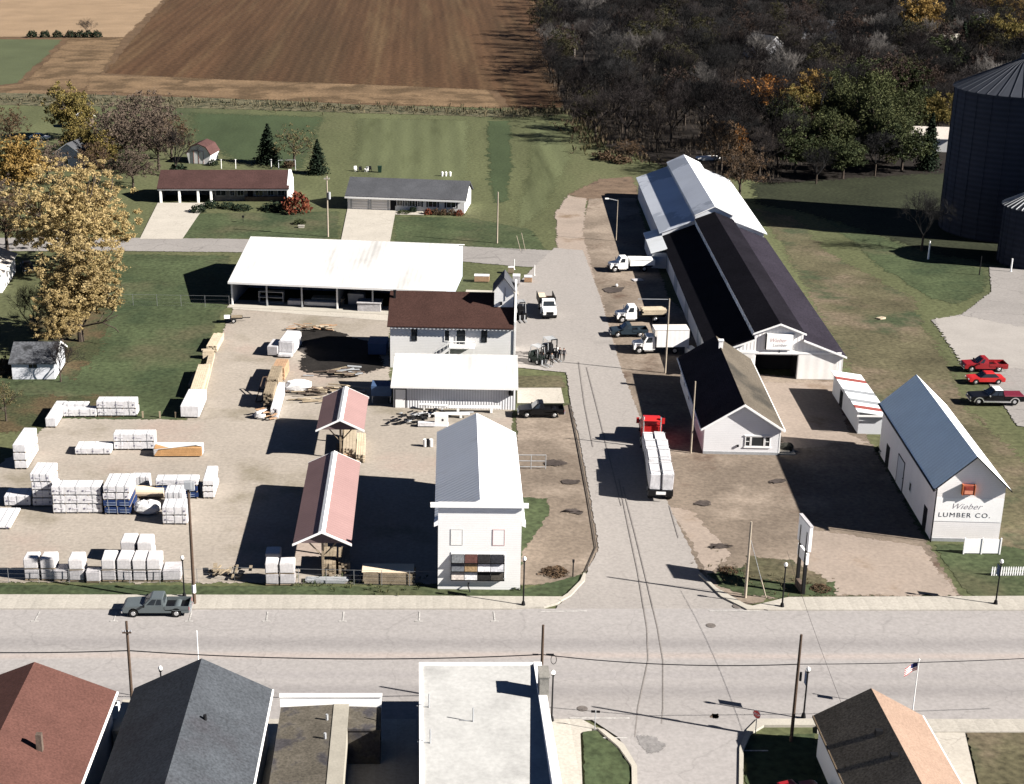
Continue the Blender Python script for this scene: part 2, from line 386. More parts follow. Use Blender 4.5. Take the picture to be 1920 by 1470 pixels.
# far country
zone('farm_track', mat('farm_soil', (.09, .058, .034), .25, .1, .15, 2, fade=True), [(-500, -60), (1040, -60), (1060, 205), (700, 200), (400, 190), (-500, 180)], .5, .5, 3, 8)
zone('far_stubble_field', g_stub, [(-900, -120), (2700, -120), (2700, 8), (1250, 4), (-900, 4)], 0, fade=8, step=20)
zone('stubble_field', g_stub, [(-500, 66), (120, 70), (236, 70), (312, -4), (360, -60), (-500, -60)], 1, .6, 1.5, 6)
zone('meadow', g_meadow, [(-400, 70), (122, 74), (36, 156), (-60, 168), (-400, 168)], 1, .5, 1.5, 6)
zone('dirt_strip', g_straw, [(126, 72), (238, 70), (200, 130), (165, 165), (60, 185), (-60, 185), (-60, 170), (38, 156)], 2, .6, 2, 6)
zone('field', g_field, [(322, -60), (310, 0), (192, 138), (420, 150), (760, 162), (930, 170), (955, 208), (1060, 205), (1040, 120), (1020, 0), (1015, -60)], 2, .5, 1.5, 6)
zone('straw_strip', g_straw, [(160, 138), (430, 148), (760, 160), (925, 168), (956, 206), (700, 196), (430, 186), (150, 172)], 3, .5, 3, 5)
zone('wood_floor', g_wood, [(1008, 200), (1012, 60), (1000, -40), (1990, -40), (1990, 330), (1760, 335), (1480, 350), (1420, 345), (1270, 320), (1130, 285), (1085, 235), (1050, 212)], 1, 1, 3, 6)
zone('ditch_bank', mat('ditch_weeds', (.095, .085, .052), .3, .3, .3, 2, patch=((.03, .034, .02), .35, .5, .62), fade=True), [(-60, 172), (150, 176), (430, 184), (700, 196), (960, 206), (1062, 200), (1060, 216), (960, 222), (700, 214), (430, 206), (150, 200), (-60, 198)], 4, .6, 2, 5)
# grass
zone('back_lawn', g_green, [(205, 475), (440, 478), (432, 575), (405, 625), (340, 790), (-80, 800), (-80, 690), (150, 640)], 1, .3, 1.2)
zone('front_lawn', g_green, [(345, 400), (640, 395), (640, 448), (335, 448)], 1, .3, 1.2)
zone('house_lawn', g_green, [(733, 405), (890, 408), (1000, 430), (1030, 470), (900, 468), (735, 460)], 1.3, .3, 1.2)
zone('mown_strip', g_mown, [(650, 218), (900, 222), (905, 300), (890, 440), (735, 440), (640, 300)], .5, .5, 6, 5)
zone('mown_strip', g_mown, [(975, 225), (1060, 230), (1090, 300), (1040, 400), (960, 440), (950, 380), (972, 300)], .5, .5, 5, 5)
zone('lawn_shade_strip', g_darker, [(905, 225), (965, 225), (970, 300), (960, 380), (915, 385), (905, 300)], 2, .6, 2.4)  # strip of darker green grass
zone('lawn_dark_patch', g_darker, [(330, 205), (640, 215), (600, 330), (420, 310), (330, 270)], 1, .8, 9, 5)
zone('embankment', g_olive, [(1400, 385), (1500, 405), (1560, 470), (1730, 560), (1745, 610), (1800, 690), (1830, 770), (1905, 830), (1990, 900), (1990, 1125), (1880, 1100), (1660, 830), (1580, 700), (1440, 440)], 1, .5, 2.5)
zone('bank_grass', g_green, [(1540, 405), (1600, 420), (1750, 480), (1850, 505), (1856, 545), (1800, 575), (1735, 560), (1640, 500)], 2, .4, 1.5)
zone('corner_grass', g_green, [(1745, 1020), (1870, 1020), (1990, 1035), (1990, 1122), (1820, 1122), (1790, 1090)], 2, .2, .6)
zone('verge', g_green, [(-1800, 1086), (820, 1100), (985, 1103), (1098, 1075), (1092, 1088), (1060, 1118), (1030, 1123), (-1800, 1108)], 5, .08, .35, 1.5)
zone('shop_lawn', g_green, [(968, 930), (1030, 935), (1036, 960), (1010, 1000), (985, 1035), (965, 1090)], 5.5, .12, .5, 1.2)
# gravel
zone('gravel_yard', g_yard, [(435, 576), (735, 590), (735, 757), (966, 764), (966, 830), (830, 830), (830, 1098), (-60, 1094), (-60, 905), (30, 845), (80, 800), (95, 783), (345, 786), (352, 765), (405, 640)], 3, .12, .7)
zone('dirt_lot', g_lot, [(965, 780), (1082, 755), (1100, 830), (1122, 940), (1136, 1025), (1106, 1072), (1060, 1098), (968, 1100)], 3, .08, .5)
zone('grass_strip', g_olive, [(962, 704), (1055, 704), (1064, 728), (968, 728)], 4, .06, .4, 1)
zone('gravel_lot', g_lot, [(1100, 372), (1195, 370), (1260, 560), (1420, 700), (1580, 710), (1640, 830), (1745, 1015), (1795, 1095), (1815, 1122), (1480, 1122), (1390, 1140), (1305, 1085), (1236, 950), (1146, 700), (1105, 560), (1075, 470)], 3, .15, .9)
zone('gravel_apron', g_pale, [(1400, 715), (1570, 716), (1600, 815), (1650, 835), (1560, 835), (1470, 850), (1440, 790)], 4, .15, .9)
zone('gravel_drive', g_pale, [(1500, 985), (1735, 1022), (1790, 1095), (1808, 1122), (1500, 1122), (1485, 1060)], 4, .2, 1.0)
zone('light_verge', g_pale, [(1238, 945), (1300, 955), (1380, 1040), (1325, 1090), (1290, 1020)], 4, .15, .8)
zone('pole_grass', g_green, [(1318, 1075), (1395, 1060), (1480, 1085), (1570, 1090), (1575, 1120), (1480, 1123), (1392, 1120), (1340, 1100)], 5, .15, .7, 1.2)
zone('pole_dirt', g_olive, [(1395, 1040), (1490, 1050), (1560, 1085), (1560, 1105), (1450, 1095), (1380, 1085)], 6, .15, .9, 1.2)
zone('barn_track', g_pale, [(1062, 365), (1105, 372), (1098, 440), (1120, 520), (1160, 660), (1060, 620), (1040, 470), (1036, 400)], 4, .2, .9)
zone('barn_yard', g_dirt, [(1060, 365), (1120, 335), (1190, 330), (1205, 372), (1100, 378)], 2.6, .3, 1.2)
zone('yard_apron', g_drive, [(436, 566), (735, 590), (735, 603), (436, 580)], 5)
# roads
zone('back_lane', g_lane, [(-1500, 446), (240, 446), (440, 448), (870, 462), (1045, 470), (1050, 505), (960, 500), (870, 492), (440, 474), (240, 472), (-1500, 472)], 6, .05, .4, 2)
zone('side_street', g_street, [(1038, 465), (1095, 470), (1128, 560), (1166, 690), (1205, 790), (1250, 935), (1292, 1020), (1318, 1080), (1392, 1142), (1420, 1160), (1020, 1160), (1060, 1120), (1094, 1080), (1120, 1030), (1104, 930), (1084, 825), (1068, 757), (1060, 700), (965, 690), (958, 560), (972, 530), (1000, 500)], 7, .04, .3, 1.5)
zone('main_road', g_asph, [(-2600, 1143), (4600, 1143), (4600, 1352), (-2600, 1352)], 8)
zone('lower_street', g_asph, [(1060, 1340), (1430, 1340), (1400, 1375), (1385, 1420), (1390, 1560), (1200, 1560), (1192, 1440), (1160, 1385), (1110, 1352)], 9)
zone('parking_lot', g_lane, [(1742, 600), (1800, 590), (1856, 548), (1852, 500), (2100, 520), (2100, 830), (1905, 800), (1830, 690)], 6, .05, .4)
zone('parking_light', mat('worn_asphalt', (.27, .25, .23), .08, .2, .05, 5, fade=True), [(1742, 598), (1800, 590), (1960, 620), (1960, 700), (1850, 690), (1800, 690)], 7, .1, 1)
zone('silo_lawn', mat('shade_toned_grass', (.022, .025, .014), .25, .1, .25, 1.6, fade=True), [(1390, 340), (1480, 338), (1740, 322), (2100, 325), (2100, 520), (1860, 500), (1740, 480), (1560, 420), (1480, 398), (1400, 385)], 3, .4, 4)  # lawn colour darkened where the bins and the wood cast shade
m_walk = mat('sidewalk_concrete', (.34, .315, .275), .08, .3, .08, 4, bands=('X', 1.5, .10, 0, 'saw'))
zone('road_smear', mat('road_smear', (.185, .175, .17), .15, .5, .15, 3, fade='soft'), [(1180, 1372), (1230, 1376), (1265, 1398), (1250, 1425), (1205, 1420), (1180, 1400)], 10.4, .1, 1.3, 1)
# drives, walks
zone('driveway', g_drive, [(296, 381), (388, 381), (342, 449), (262, 449)], 8)
zone('driveway', g_drive, [(652, 390), (742, 396), (730, 462), (638, 458)], 8)
zone('house_walk', g_drive, [(742, 397), (797, 399), (795, 404), (741, 403)], 7)
zone('concrete_pad', g_drive, [(970, 728), (1052, 728), (1058, 757), (970, 757)], 6)
raised('sidewalk', m_walk, [(-2600, 1114), (560, 1119), (1040, 1122), (1062, 1122), (1046, 1134), (1020, 1141), (960, 1145), (-2600, 1144)], 0, .21)
raised('sidewalk', m_walk, [(1478, 1123), (1900, 1121), (4600, 1119), (4600, 1147), (1440, 1147), (1400, 1142)], 0, .21)
raised('kerb', m_concrete, [(1094, 1078), (1098, 1078), (1096, 1092), (1070, 1120), (1052, 1130), (1046, 1128), (1064, 1116), (1088, 1092)], 0, .23)
raised('kerb', m_concrete, [(1310, 1080), (1314, 1078), (1344, 1106), (1398, 1137), (1440, 1146), (1400, 1146), (1352, 1122)], 0, .23)
raised('sidewalk', m_walk, [(-2600, 1352), (1090, 1352), (1126, 1372), (1112, 1370), (1088, 1376), (1095, 1560), (-2600, 1560)], 0, .20)
raised('kerb', m_concrete, [(1118, 1368), (1132, 1372), (1170, 1400), (1194, 1440), (1196, 1560), (1186, 1560), (1184, 1440), (1160, 1405)], 0, .23)
zone('corner_lawn', g_green, [(1090, 1374), (1118, 1370), (1160, 1405), (1183, 1440), (1184, 1560), (1096, 1560)], 11, .06, .25, 1)
raised('kerb', m_concrete, [(1420, 1352), (1530, 1352), (1530, 1364), (1432, 1364), (1408, 1378), (1394, 1410), (1392, 1560), (1384, 1560), (1386, 1406), (1400, 1372)], 0, .23)
raised('sidewalk', m_walk, [(1532, 1352), (4600, 1352), (4600, 1376), (1532, 1376)], 0, .20)
zone('front_grass', g_green, [(1404, 1380), (1530, 1374), (1540, 1560), (1394, 1560), (1396, 1412)], 4, .06, .25, 1)
zone('house_path', g_drive, [(1745, 1370), (1808, 1370), (1850, 1560), (1790, 1560)], 9)
zone('house_grass', g_olive, [(1808, 1372), (1905, 1366), (2200, 1366), (2200, 1560), (1850, 1560)], 9, .06, .3, 1)
# marks on the road
m_mark = mat('road_paint', (.36, .345, .325), .15, 2, .18, 4)
mb = MB()
def mark(mb, a, b, wd, z=.130):
    a = Vector(at(*a)); b = Vector(at(*b)); d = (b-a).normalized(); p = Vector((-d.y, d.x))*wd/2
    mb.add([(q.x, q.y, z) for q in (a-p, b-p, b+p, a+p)], [(0, 1, 2, 3)])
for (x0, x1) in ((75, 66), (219, 214), (360, 355), (502, 500), (645, 643), (787, 786), (926, 928)):
    mark(mb, (x0, 1149), (x1, 1166), .13); mark(mb, (x1-8, 1167), (x1+7, 1167), .16)
for a, b in (((1130, 1386), (1176, 1386)), ((1068, 1349), (1180, 1349)), ((1010, 1149), (1100, 1148)), ((1330, 1148), (1425, 1148)), ((1395, 1410), (1440, 1410))):
    mark(mb, a, b, .14)
o = solo('road_markings', mb, m_mark, None, None, kind='structure')
# tyre tracks: thin worn lines in the asphalt
g_tyre = mat('tyre_track', (.185, .168, .156), .15, .6, .1, 6)
for nm, pts in (('tyre_track', [(1160, 900), (1176, 980), (1196, 1075), (1213, 1180), (1215, 1240), (1196, 1330), (1190, 1385)]),
                ('tyre_track', [(1168, 915), (1190, 1000), (1212, 1090), (1233, 1180), (1243, 1240), (1243, 1330), (1240, 1360)]),
                ('tyre_track', [(1100, 690), (1118, 760), (1140, 850), (1165, 950)]), ('tyre_track', [(1085, 680), (1096, 760), (1112, 840)]),
                ('tyre_track', [(1255, 950), (1262, 975), (1272, 1010)])):
    zone(nm, g_tyre, [(x-1.1, y) for x, y in pts]+[(x+1.1, y) for x, y in reversed(pts)], 10)
for c, r in (((1340, 1345), 0), ((1210, 1395), 1), ((1070, 905), 2), ((1045, 870), 3), ((1030, 1075), 4), ((1350, 1025), 3), ((1075, 960), 2), ((1150, 545), 2), ((1455, 905), 2), ((1320, 945), 1)):
    rx = 20+5*r; q = [(c[0]+rx*math.cos(t)*random.uniform(.7, 1.2), c[1]+9*math.sin(t)*random.uniform(.7, 1.2)) for t in [i*.7 for i in range(9)]]
    zone('stain', g_stain if r in (1, 2, 3) else g_dirt, q, 10.2, .1, .9, 1)
zone('dark_soil', mat('dark_soil', (.017, .015, .0135), .3, .4, .2, 3, fade=True), [(548, 622), (600, 612), (700, 640), (735, 690), (650, 712), (560, 700), (565, 660)], 4, .5, 1.2)  # black shade left of the two storey house, coloured onto the yard
zone('fallen_leaves', g_leaf, [(90, 540), (235, 560), (215, 660), (150, 730), (60, 700), (30, 600)], 2.2, .5, 4)
zone('fallen_leaves', g_leaf, [(-60, 700), (60, 735), (230, 735), (250, 790), (120, 785), (60, 820), (-60, 820)], 2.4, .5, 3)
kl = [(1058, 757), (1068, 760), (1082, 828), (1102, 935), (1117, 1028), (1096, 1076)]
zone('kerb_line', mat('weathered_kerb', (.06, .052, .045), .2, .6, .15, 6), [(x-1.3, y) for x, y in kl]+[(x+1.3, y) for x, y in reversed(kl)], 11)
# manholes
for k, (x, y) in enumerate(((1333, 1175), (1092, 1331), (1382, 1139))):
    mb = MB(); mb.cyl((0, 0, .12), (0, 0, .134), .42, n=18); mb.cyl((0, 0, .134), (0, 0, .137), .30, n=18)
    solo('manhole_cover', mb, mat('cast_iron', (.12, .105, .095), .2, 4, .1, rough=.6), ['round iron manhole cover in the main road right of the side street', 'round iron manhole cover near the corner with the street sign', 'iron drain cover beside the kerb of the right street corner'][k], 'manhole cover', at(x, y))
# mowing and yard weeds: tufts nobody could count
def tufts(name, pts, n, h, m, seed):
    rnd = random.Random(seed); P = [at(*p) for p in pts]; mb = MB()
    for i in range(n):
        k = rnd.random()*(len(P)-1); a = P[int(k)]; b = P[min(int(k)+1, len(P)-1)]; t = k-int(k)
        sp = 1.0 if h < .6 else 2.6
        x = a[0]+(b[0]-a[0])*t+rnd.gauss(0, sp); y = a[1]+(b[1]-a[1])*t+rnd.gauss(0, sp*1.2)
        hh = h*rnd.choice((.35, .5, .6, .8, 1.0, 1.6))
        for q in range(7):
            an = rnd.random()*6.28; wd = .25*h; dx = math.cos(an); dy = math.sin(an)
            mb.add([(x+dx*wd*.4, y+dy*wd*.4, 0), (x-dy*wd*.5+dx*wd, y+dx*wd*.5+dy*wd, hh*.6), (x+dx*wd*2, y+dy*wd*2, hh*rnd.uniform(.7, 1.1))], [(0, 1, 2)])
    mb.attr['tint'] = [random.Random(i//21).random() for i in range(len(mb.v))]
    return solo(name, mb, m, None, None, kind='stuff')
tufts('ditch_weeds', [(-60, 186), (150, 190), (430, 196), (700, 206), (960, 214), (1062, 208)], 900, 1.0, mat('dry_reed', (.12, .10, .06), .3, .5, 0, tint=(.025, .03, .016)), 3)
tufts('wood_edge_weeds', [(1075, 230), (1105, 262), (1130, 290), (1210, 300)], 260, 1.2, mat('brown_brush', (.075, .052, .036), .3, .5, 0, tint=(.05, .048, .02)), 4)
tufts('pole_weeds', [(1340, 1062), (1400, 1092), (1480, 1100), (1550, 1100)], 120, .28, mat('weed_leaves', (.085, .078, .045), .3, .5, 0, tint=(.12, .09, .05)), 5)
tufts('fence_weeds', [(560, 1090), (680, 1094), (790, 1098)], 130, .35, mat('green_weeds', (.035, .05, .022), .3, .5, 0, tint=(.07, .07, .03)), 6)
# ================================================================ buildings
def frames(W, L):
    return {'front': ((-W/2, 0), (1, 0), (0, -1)), 'right': ((W/2, 0), (0, 1), (1, 0)),
            'left': ((-W/2, L), (0, -1), (-1, 0)), 'back': ((W/2, L), (-1, 0), (0, 1))}
def window(par, F, u, z, w_, h_, frm=None, glass=None, mull=0, label=None, cross=False):
    frm = frm or m_white; t = .09
    mb = MB()
    mb.fr(F, u, u+w_, .005, .06, z, z+t); mb.fr(F, u, u+w_, .005, .06, z+h_-t, z+h_)
    mb.fr(F, u, u+t, .005, .06, z+t, z+h_-t); mb.fr(F, u+w_-t, u+w_, .005, .06, z+t, z+h_-t)
    for k in range(mull):
        x = u+w_*(k+1)/(mull+1); mb.fr(F, x-.03, x+.03, .005, .05, z+t, z+h_-t)
    if cross: mb.fr(F, u+t, u+w_-t, .005, .045, z+h_*.5-.03, z+h_*.5+.03)
    f = part('window', mb, frm, par, label)
    p = MB(); p.fr(F, u+t, u+w_-t, .004, .02, z+t, z+h_-t); part('pane', p, glass or m_glass, f)
    return f
def door(par, F, u, z, w_, h_, m, knob=True, label=None, trim=None):
    mb = MB(); mb.fr(F, u, u+w_, .004, .05, z, z+h_)
    d = part('door', mb, m, par, label)
    if trim:
        t = MB(); t.fr(F, u-.1, u, .004, .07, z, z+h_+.1); t.fr(F, u+w_, u+w_+.1, .004, .07, z, z+h_+.1); t.fr(F, u, u+w_, .004, .07, z+h_, z+h_+.1); part('door_frame', t, trim, d)
    if knob:
        k = MB(); k.fr(F, u+w_-.16, u+w_-.08, .05, .1, z+h_*.45, z+h_*.45+.1); part('handle', k, m_iron, d)
    return d
def chevron(W, ez, rz_, so, t, rx=0.0, lift=.02):
    """roof section; ridge at local x = rx"""
    kl = (rz_-ez)/(W/2+rx); kr = (rz_-ez)/(W/2-rx)
    X = W/2+so
    zl = rz_-kl*(X+rx)+lift; zr = rz_-kr*(X-rx)+lift; r = rz_+lift
    return [(-X, zl), (rx, r), (X, zr), (X, zr+t), (rx, r+t), (-X, zl+t)]
def roof(par, W, L, ez, rz_, so, fo, bo, mats, t=.16, rx=0.0, name='roof', y0=0.0):
    mb = MB(); pr = chevron(W, ez, rz_, so, t, rx)
    # profile edges: 0 under-left, 1 under-right, 2 right eave, 3 right top, 4 left top, 5 left eave
    mb.ext(pr, y0-fo, y0+L+bo, 'y', 2, [2, 2, 2, 1, 0, 2])
    return part(name, mb, mats, par)
def rake(par, W, ez, rz_, so, y, m, t=.16, dp=.26, rx=0.0, th=.06, ext_=.0):
    """fascia boards along a gable, face at y-th .. y"""
    pr = chevron(W, ez, rz_, so+ext_, t+.03, rx, .02)
    k = [(x, z-(dp if i < 3 else 0)) for i, (x, z) in enumerate(pr)]
    mb = MB(); mb.ext(k, y-th, y, 'y'); return part('fascia', mb, m, par)
def gable_wall(W, L, ez, rz_, rx=0.0):
    mb = MB(); mb.ext([(-W/2, 0), (W/2, 0), (W/2, ez), (rx, rz_), (-W/2, ez)], 0, L, 'y'); return mb
def eave_board(par, W, L, ez, rz_, so, fo, bo, side, m, rx=0.0, name='gutter'):
    k = (rz_-ez)/(W/2-side*rx); X = W/2+so; z = rz_-k*(X-side*rx)+.02
    mb = MB(); x0, x1 = (X+.003, X+.11); 
    if side < 0: x0, x1 = -x1, -x0
    mb.box(x0, x1, -fo, L+bo, z-.02, z+.15); return part(name, mb, m, par)
def lettering(par, F, text, u, z, h_, m, shear=0, space=1, off=0, out=.012, sx=1):
    cu = bpy.data.curves.new('lettering', 'FONT'); cu.body = text; cu.size = h_*1.37; cu.shear = shear; cu.space_character = space; cu.offset = off; cu.extrude = .006
    ob = bpy.data.objects.new('lettering', cu); COL.objects.link(ob)
    dg = bpy.context.evaluated_depsgraph_get(); dg.update()
    me = bpy.data.meshes.new_from_object(ob.evaluated_get(dg)); bpy.data.objects.remove(ob); bpy.data.curves.remove(cu)
    me.materials.clear(); me.materials.append(m)
    o, ux, nn = F
    for v in me.vertices:
        a, b, c = v.co; a = a*sx
        v.co = (o[0]+ux[0]*(u+a)+nn[0]*(out+c), o[1]+ux[1]*(u+a)+nn[1]*(out+c), z+b)
    me.name = 'lettering'
    return part('lettering', me, m, par)

# ---- 1 white show room with roof-sample board (front base 822..973, 1104)
W, L = 7.45, 21.6
t = thing('showroom', 'white clapboard showroom with a grey and white metal roof and shingle samples on its front', 'building', (5.78, 125.45), R(-1.3))
F = frames(W, L)
mb = gable_wall(W, L, 6.8, 8.75); part('wall', mb, m_siding, t)
mb = MB(); mb.box(-W/2-.05, W/2+.05, -.26, -.012, 0, 8.72); fw = part('false_front', mb, m_siding, t)
roof(t, W, L, 6.8, 8.75, .38, -.05, .5, [m_metroofy, m_metroofy, m_white])
mb = MB(); mb.box(-W/2-.75, W/2+.62, -.62, -.27, 8.42, 8.78); part('cornice', mb, m_white, t)
mb = MB()
for sx in (-1, 1):
    mb.ext([(sx*(W/2+.06), 7.0), (sx*(W/2+.42), 6.75), (sx*(W/2+.42), 6.35), (sx*(W/2+.06), 6.5)], -.26, .5)
part('eave_return', mb, m_white, t)
FF = ((-W/2, -.26), (1, 0), (0, -1))
for u in (1.15, 4.95):
    mb = MB(); mb.fr(FF, u, u+1.0, .004, .022, 4.6, 6.1); fr_ = part('boarded_window', mb, m_siding, t)
    mb = MB(); c_ = m_textr if u > 4 else mat('grey_trim', (.5, .49, .46), .1, 2, 0)
    for a in ((u-.05, u, 4.55, 6.15), (u+1, u+1.05, 4.55, 6.15), (u, u+1, 6.1, 6.15), (u, u+1, 4.55, 4.6)): mb.fr(FF, a[0], a[1], .004, .035, a[2], a[3])
    part('frame', mb, c_, fr_)
# sample board: three tilted shelves of four shingle samples each
rows = [[(.11, .115, .12), (.075, .035, .03), (.018, .017, .018), (.02, .02, .024)], [(.095, .10, .11), (.23, .16, .09), (.52, .51, .52), (.40, .40, .42)], [(.36, .32, .29), (.43, .43, .43), (.014, .013, .013), (.045, .04, .034)]]
bd = MB(); bd.fr(FF, 1.15, 6.05, .004, .05, 1.25, 3.85); bdo = part('sample_board', bd, m_white, t)
for r_ in range(3):
    zb = 2.95-.86*r_
    for k in range(4):
        mb = MB(); u0 = 1.2+1.2*k
        pt = lambda u, nn, z: (-W/2+u, -.26-nn, z)
        q = [pt(u0, .40, zb), pt(u0+1.14, .40, zb), pt(u0+1.14, .08, zb+.72), pt(u0, .08, zb+.72)]
        q2 = [pt(u0, .36, zb-.04), pt(u0+1.14, .36, zb-.04), pt(u0+1.14, .055, zb+.68), pt(u0, .055, zb+.68)]
        mb.add(q+q2, [(0, 1, 2, 3), (7, 6, 5, 4), (0, 4, 5, 1), (1, 5, 6, 2), (2, 6, 7, 3), (3, 7, 4, 0)])
        part('shingle_sample', mb, mat('sample_%d%d' % (r_, k), rows[r_][k], .2, 2, .2, 7), bdo)
    mb = MB(); mb.ext([(-.31, zb-.1), (-.31, zb+.66), (-.66, zb-.1)], -W/2+1.14, -W/2+1.17, 'x'); mb.ext([(-.31, zb-.1), (-.31, zb+.66), (-.66, zb-.1)], -W/2+6.0, -W/2+6.03, 'x')
    mb.fr(FF, 1.14, 6.03, .05, .39, zb-.11, zb-.05); part('shelf_bracket', mb, m_black, bdo)
mb = MB(); mb.tube([(-.95, -.3, .75), (-1.0, -.75, .6), (-.8, -.85, .1)], .06, 6); part('drain_pipe', mb, m_iron, t)

# ---- 2 open pole sheds with red roofs
def pole_shed(label, x, y, rz_, W, L, ez, rdg):
    t = thing('pole_shed', label, 'shed', (x, y), rz_, 'red roofed pole sheds')
    roof(t, W, L, ez, rdg, .05, .35, .35, [m_pink, m_pink, mat('shed_soffit', (.13, .095, .095), .15, .5, .1)], t=.1)
    mb = MB(); mb.ext([(-.32, rdg+.0), (-.32, rdg+.05), (0, rdg+.2), (.32, rdg+.05), (.32, rdg+.0), (0, rdg+.14)], -.36, L+.36); part('ridge_cap', mb, m_white, t)
    rake(t, W, ez, rdg, .1, -.35, m_white, t=.1, dp=.1); rake(t, W, ez, rdg, .1, L+.41, m_white, t=.1, dp=.1)
    mb = MB(); mb.ext([(-W/2+.1, ez+.02), (W/2-.1, ez+.02), (0, rdg-.12)], -.02, .04); mb.ext([(-W/2+.1, ez+.02), (W/2-.1, ez+.02), (0, rdg-.12)], L-.04, L+.02); part('gable_board', mb, mat('shed_soffit'  , (.13, .095, .095)), t)
    n = max(2, int(L/4)+1)
    for i in range(n):
        yy = .3+(L-.6)*i/(n-1)
        mb = MB(); mb.box(-.11, .11, yy-.11, yy+.11, 0, rdg-.1); p = part('post', mb, m_lumberold, t)
        mb = MB()
        for sx in (-1, 1): mb.cyl((0, yy, ez-1.5), (sx*(W/2-1.1), yy, ez+.25), .07, n=5)
        part('brace', mb, m_lumberold, p)
        mb = MB(); mb.box(-W/2+.15, W/2-.15, yy-.06, yy+.06, ez-.03, ez+.13); part('tie_beam', mb, m_lumberold, p)
    return t
pole_shed('long red roofed pole shed with white ridge standing near the street fence', -8.67, 127.6, R(-.5), 5.3, 18.8, 3.6, 4.85)
pole_shed('short red roofed pole shed with white ridge behind the longer one', -8.36, 156.4, R(-1.0), 5.2, 9.9, 3.6, 4.85)

# ---- 3 office house
W, L = 8.3, 24.0
t = thing('office_house', 'white office house with black and tan gable roof and wide front window', 'house', (36.35, 157.95), R(-3.2))
F = frames(W, L)
part('wall', gable_wall(W, L, 3.3, 6.0), mat('office_siding', (.70, .69, .69), .04, .4, .02, rough=.75, bands=('Z', .22, .06, .008, 'saw')), t)
roof(t, W, L, 3.3, 6.0, .45, .5, .3, [m_darkroof, m_tanroof, m_white])
rake(t, W, 3.3, 6.0, .45, -.5, m_white, dp=.08)
mb = MB(); mb.fr(F['front'], -.02, W+.02, .004, .05, 0, .35); part('foundation', mb, m_galv, t)
wb = window(t, F['front'], 5.2, 1.0, 1.5, 1.25, label='wide middle pane of the front window'); window(t, F['front'], 4.55, 1.0, .62, 1.25, cross=True); window(t, F['front'], 6.73, 1.0, .62, 1.25, cross=True)
mb = MB(); mb.fr(F['front'], 4.45, 7.45, .005, .09, .86, .99); mb.fr(F['front'], 4.45, 7.45, .005, .09, 2.26, 2.38); part('window_trim', mb, m_white, t)
mb = MB(); mb.fr(F['front'], 3.7, 3.9, .005, .16, .95, 1.2); part('electric_meter', mb, m_iron, t)
mb = MB(); mb.box(W/2+.02, W/2+.16, -.02, .12, .3, 3.2); part('downpipe', mb, m_white, t)
eave_board(t, W, L, 3.3, 6.0, .45, .5, .3, 1, m_white); eave_board(t, W, L, 3.3, 6.0, .45, .5, .3, -1, m_white)
mb = MB(); mb.box(-.25, .25, 19.6, 20.1, 5.6, 7.0); mb.box(-.32, .32, 19.53, 20.17, 7.0, 7.12); part('chimney', mb, m_white, t)
for u in (4, 9, 15): window(t, F['left'], u, 1.1, 1.1, 1.1)
mb = MB(); mb.box(W/2, W/2+1.4, .3, 2.2, 0, .35); mb.box(W/2, W/2+2.0, .1, 2.4, 0, .17); part('step', mb, m_concrete, t)
door(t, F['right'], .7, .35, .95, 2.1, m_white)

# ---- 4 lumber company store
W, L = 6.5, 23.0
t = thing('lumber_store', 'tall white lumber store with white roof, blue shade tinted in, and painted company sign', 'building', (53.85, 135.45), R(-3.6))
F = frames(W, L)
part('wall', gable_wall(W, L, 6.0, 9.1), mat('store_boards', (.74, .71, .69), .05, .5, .03, rough=.8, bands=('Z', .2, .05, .006, 'saw')), t)
roof(t, W, L, 6.0, 9.1, .45, .6, .4, [m_shadeblue, m_metroofy, m_white], t=.12)
rake(t, W, 6.0, 9.1, .45, -.6, m_iron, t=.12, dp=.0, th=.04)
mb = MB(); mb.fr(F['front'], .0, W, .006, .03, 2.15, 4.65); sg = part('sign_board', mb, m_white, t)
lettering(sg, F['front'], 'LUMBER CO.', .38, 2.62, .50, m_text, space=1.22, off=.0, out=.034, sx=1.10)
lettering(sg, F['front'], 'Wieber', 1.45, 3.5, .62, m_textg, shear=.45, space=1.08, off=-.008, out=.034, sx=1.05)
mb = MB(); mb.fr(F['front'], 2.35, 3.45, .004, .4, 5.15, 6.15); ws = part('red_sign_box', mb, m_reddark, t)
mb = MB(); mb.fr(F['front'], 2.5, 3.3, .4, .43, 5.25, 5.62); part('sign_panel', mb, mat('orange_panel', (.55, .22, .14), .1, 3, .05), ws)
mb = MB(); mb.fr(F['front'], 2.5, 3.3, .4, .43, 5.68, 6.05); part('sign_panel', mb, mat('red_panel', (.22, .04, .03), .25, 6, .2), ws)
for a in ((2.3, 2.35, 5.1, 6.2), (3.45, 3.5, 5.1, 6.2)):
    mb = MB(); mb.fr(F['front'], a[0], a[1], .0, .46, a[2], a[3]); part('sign_edge', mb, mat('orange_trim', (.5, .16, .06), .1, 3, 0), ws)
door(t, F['left'], L-3.4, 0, 1.2, 2.4, m_dark, label='dark open side doorway')
door(t, F['left'], 3.2, 0, 1.4, 2.4, m_dark); door(t, F['left'], 8.4, 0, 2.6, 3.2, m_steelwy, trim=m_iron)
window(t, F['left'], 13.5, 1.3, .9, 1.1)
mb = MB(); mb.box(-W/2-.08, W/2+.08, -.06, -.003, 0, .35); part('foundation', mb, m_galv, t)
mb = MB(); mb.cyl((-W/2-.09, -.3, 0), (-W/2-.09, -.3, 5.7), .06, n=6); mb.ball((-W/2-.45, -.72, 5.75), .14, 8, 5); part('downpipe', mb, m_iron, t)
eave_board(t, W, L, 6.0, 9.1, .45, .75, .4, -1, m_iron)

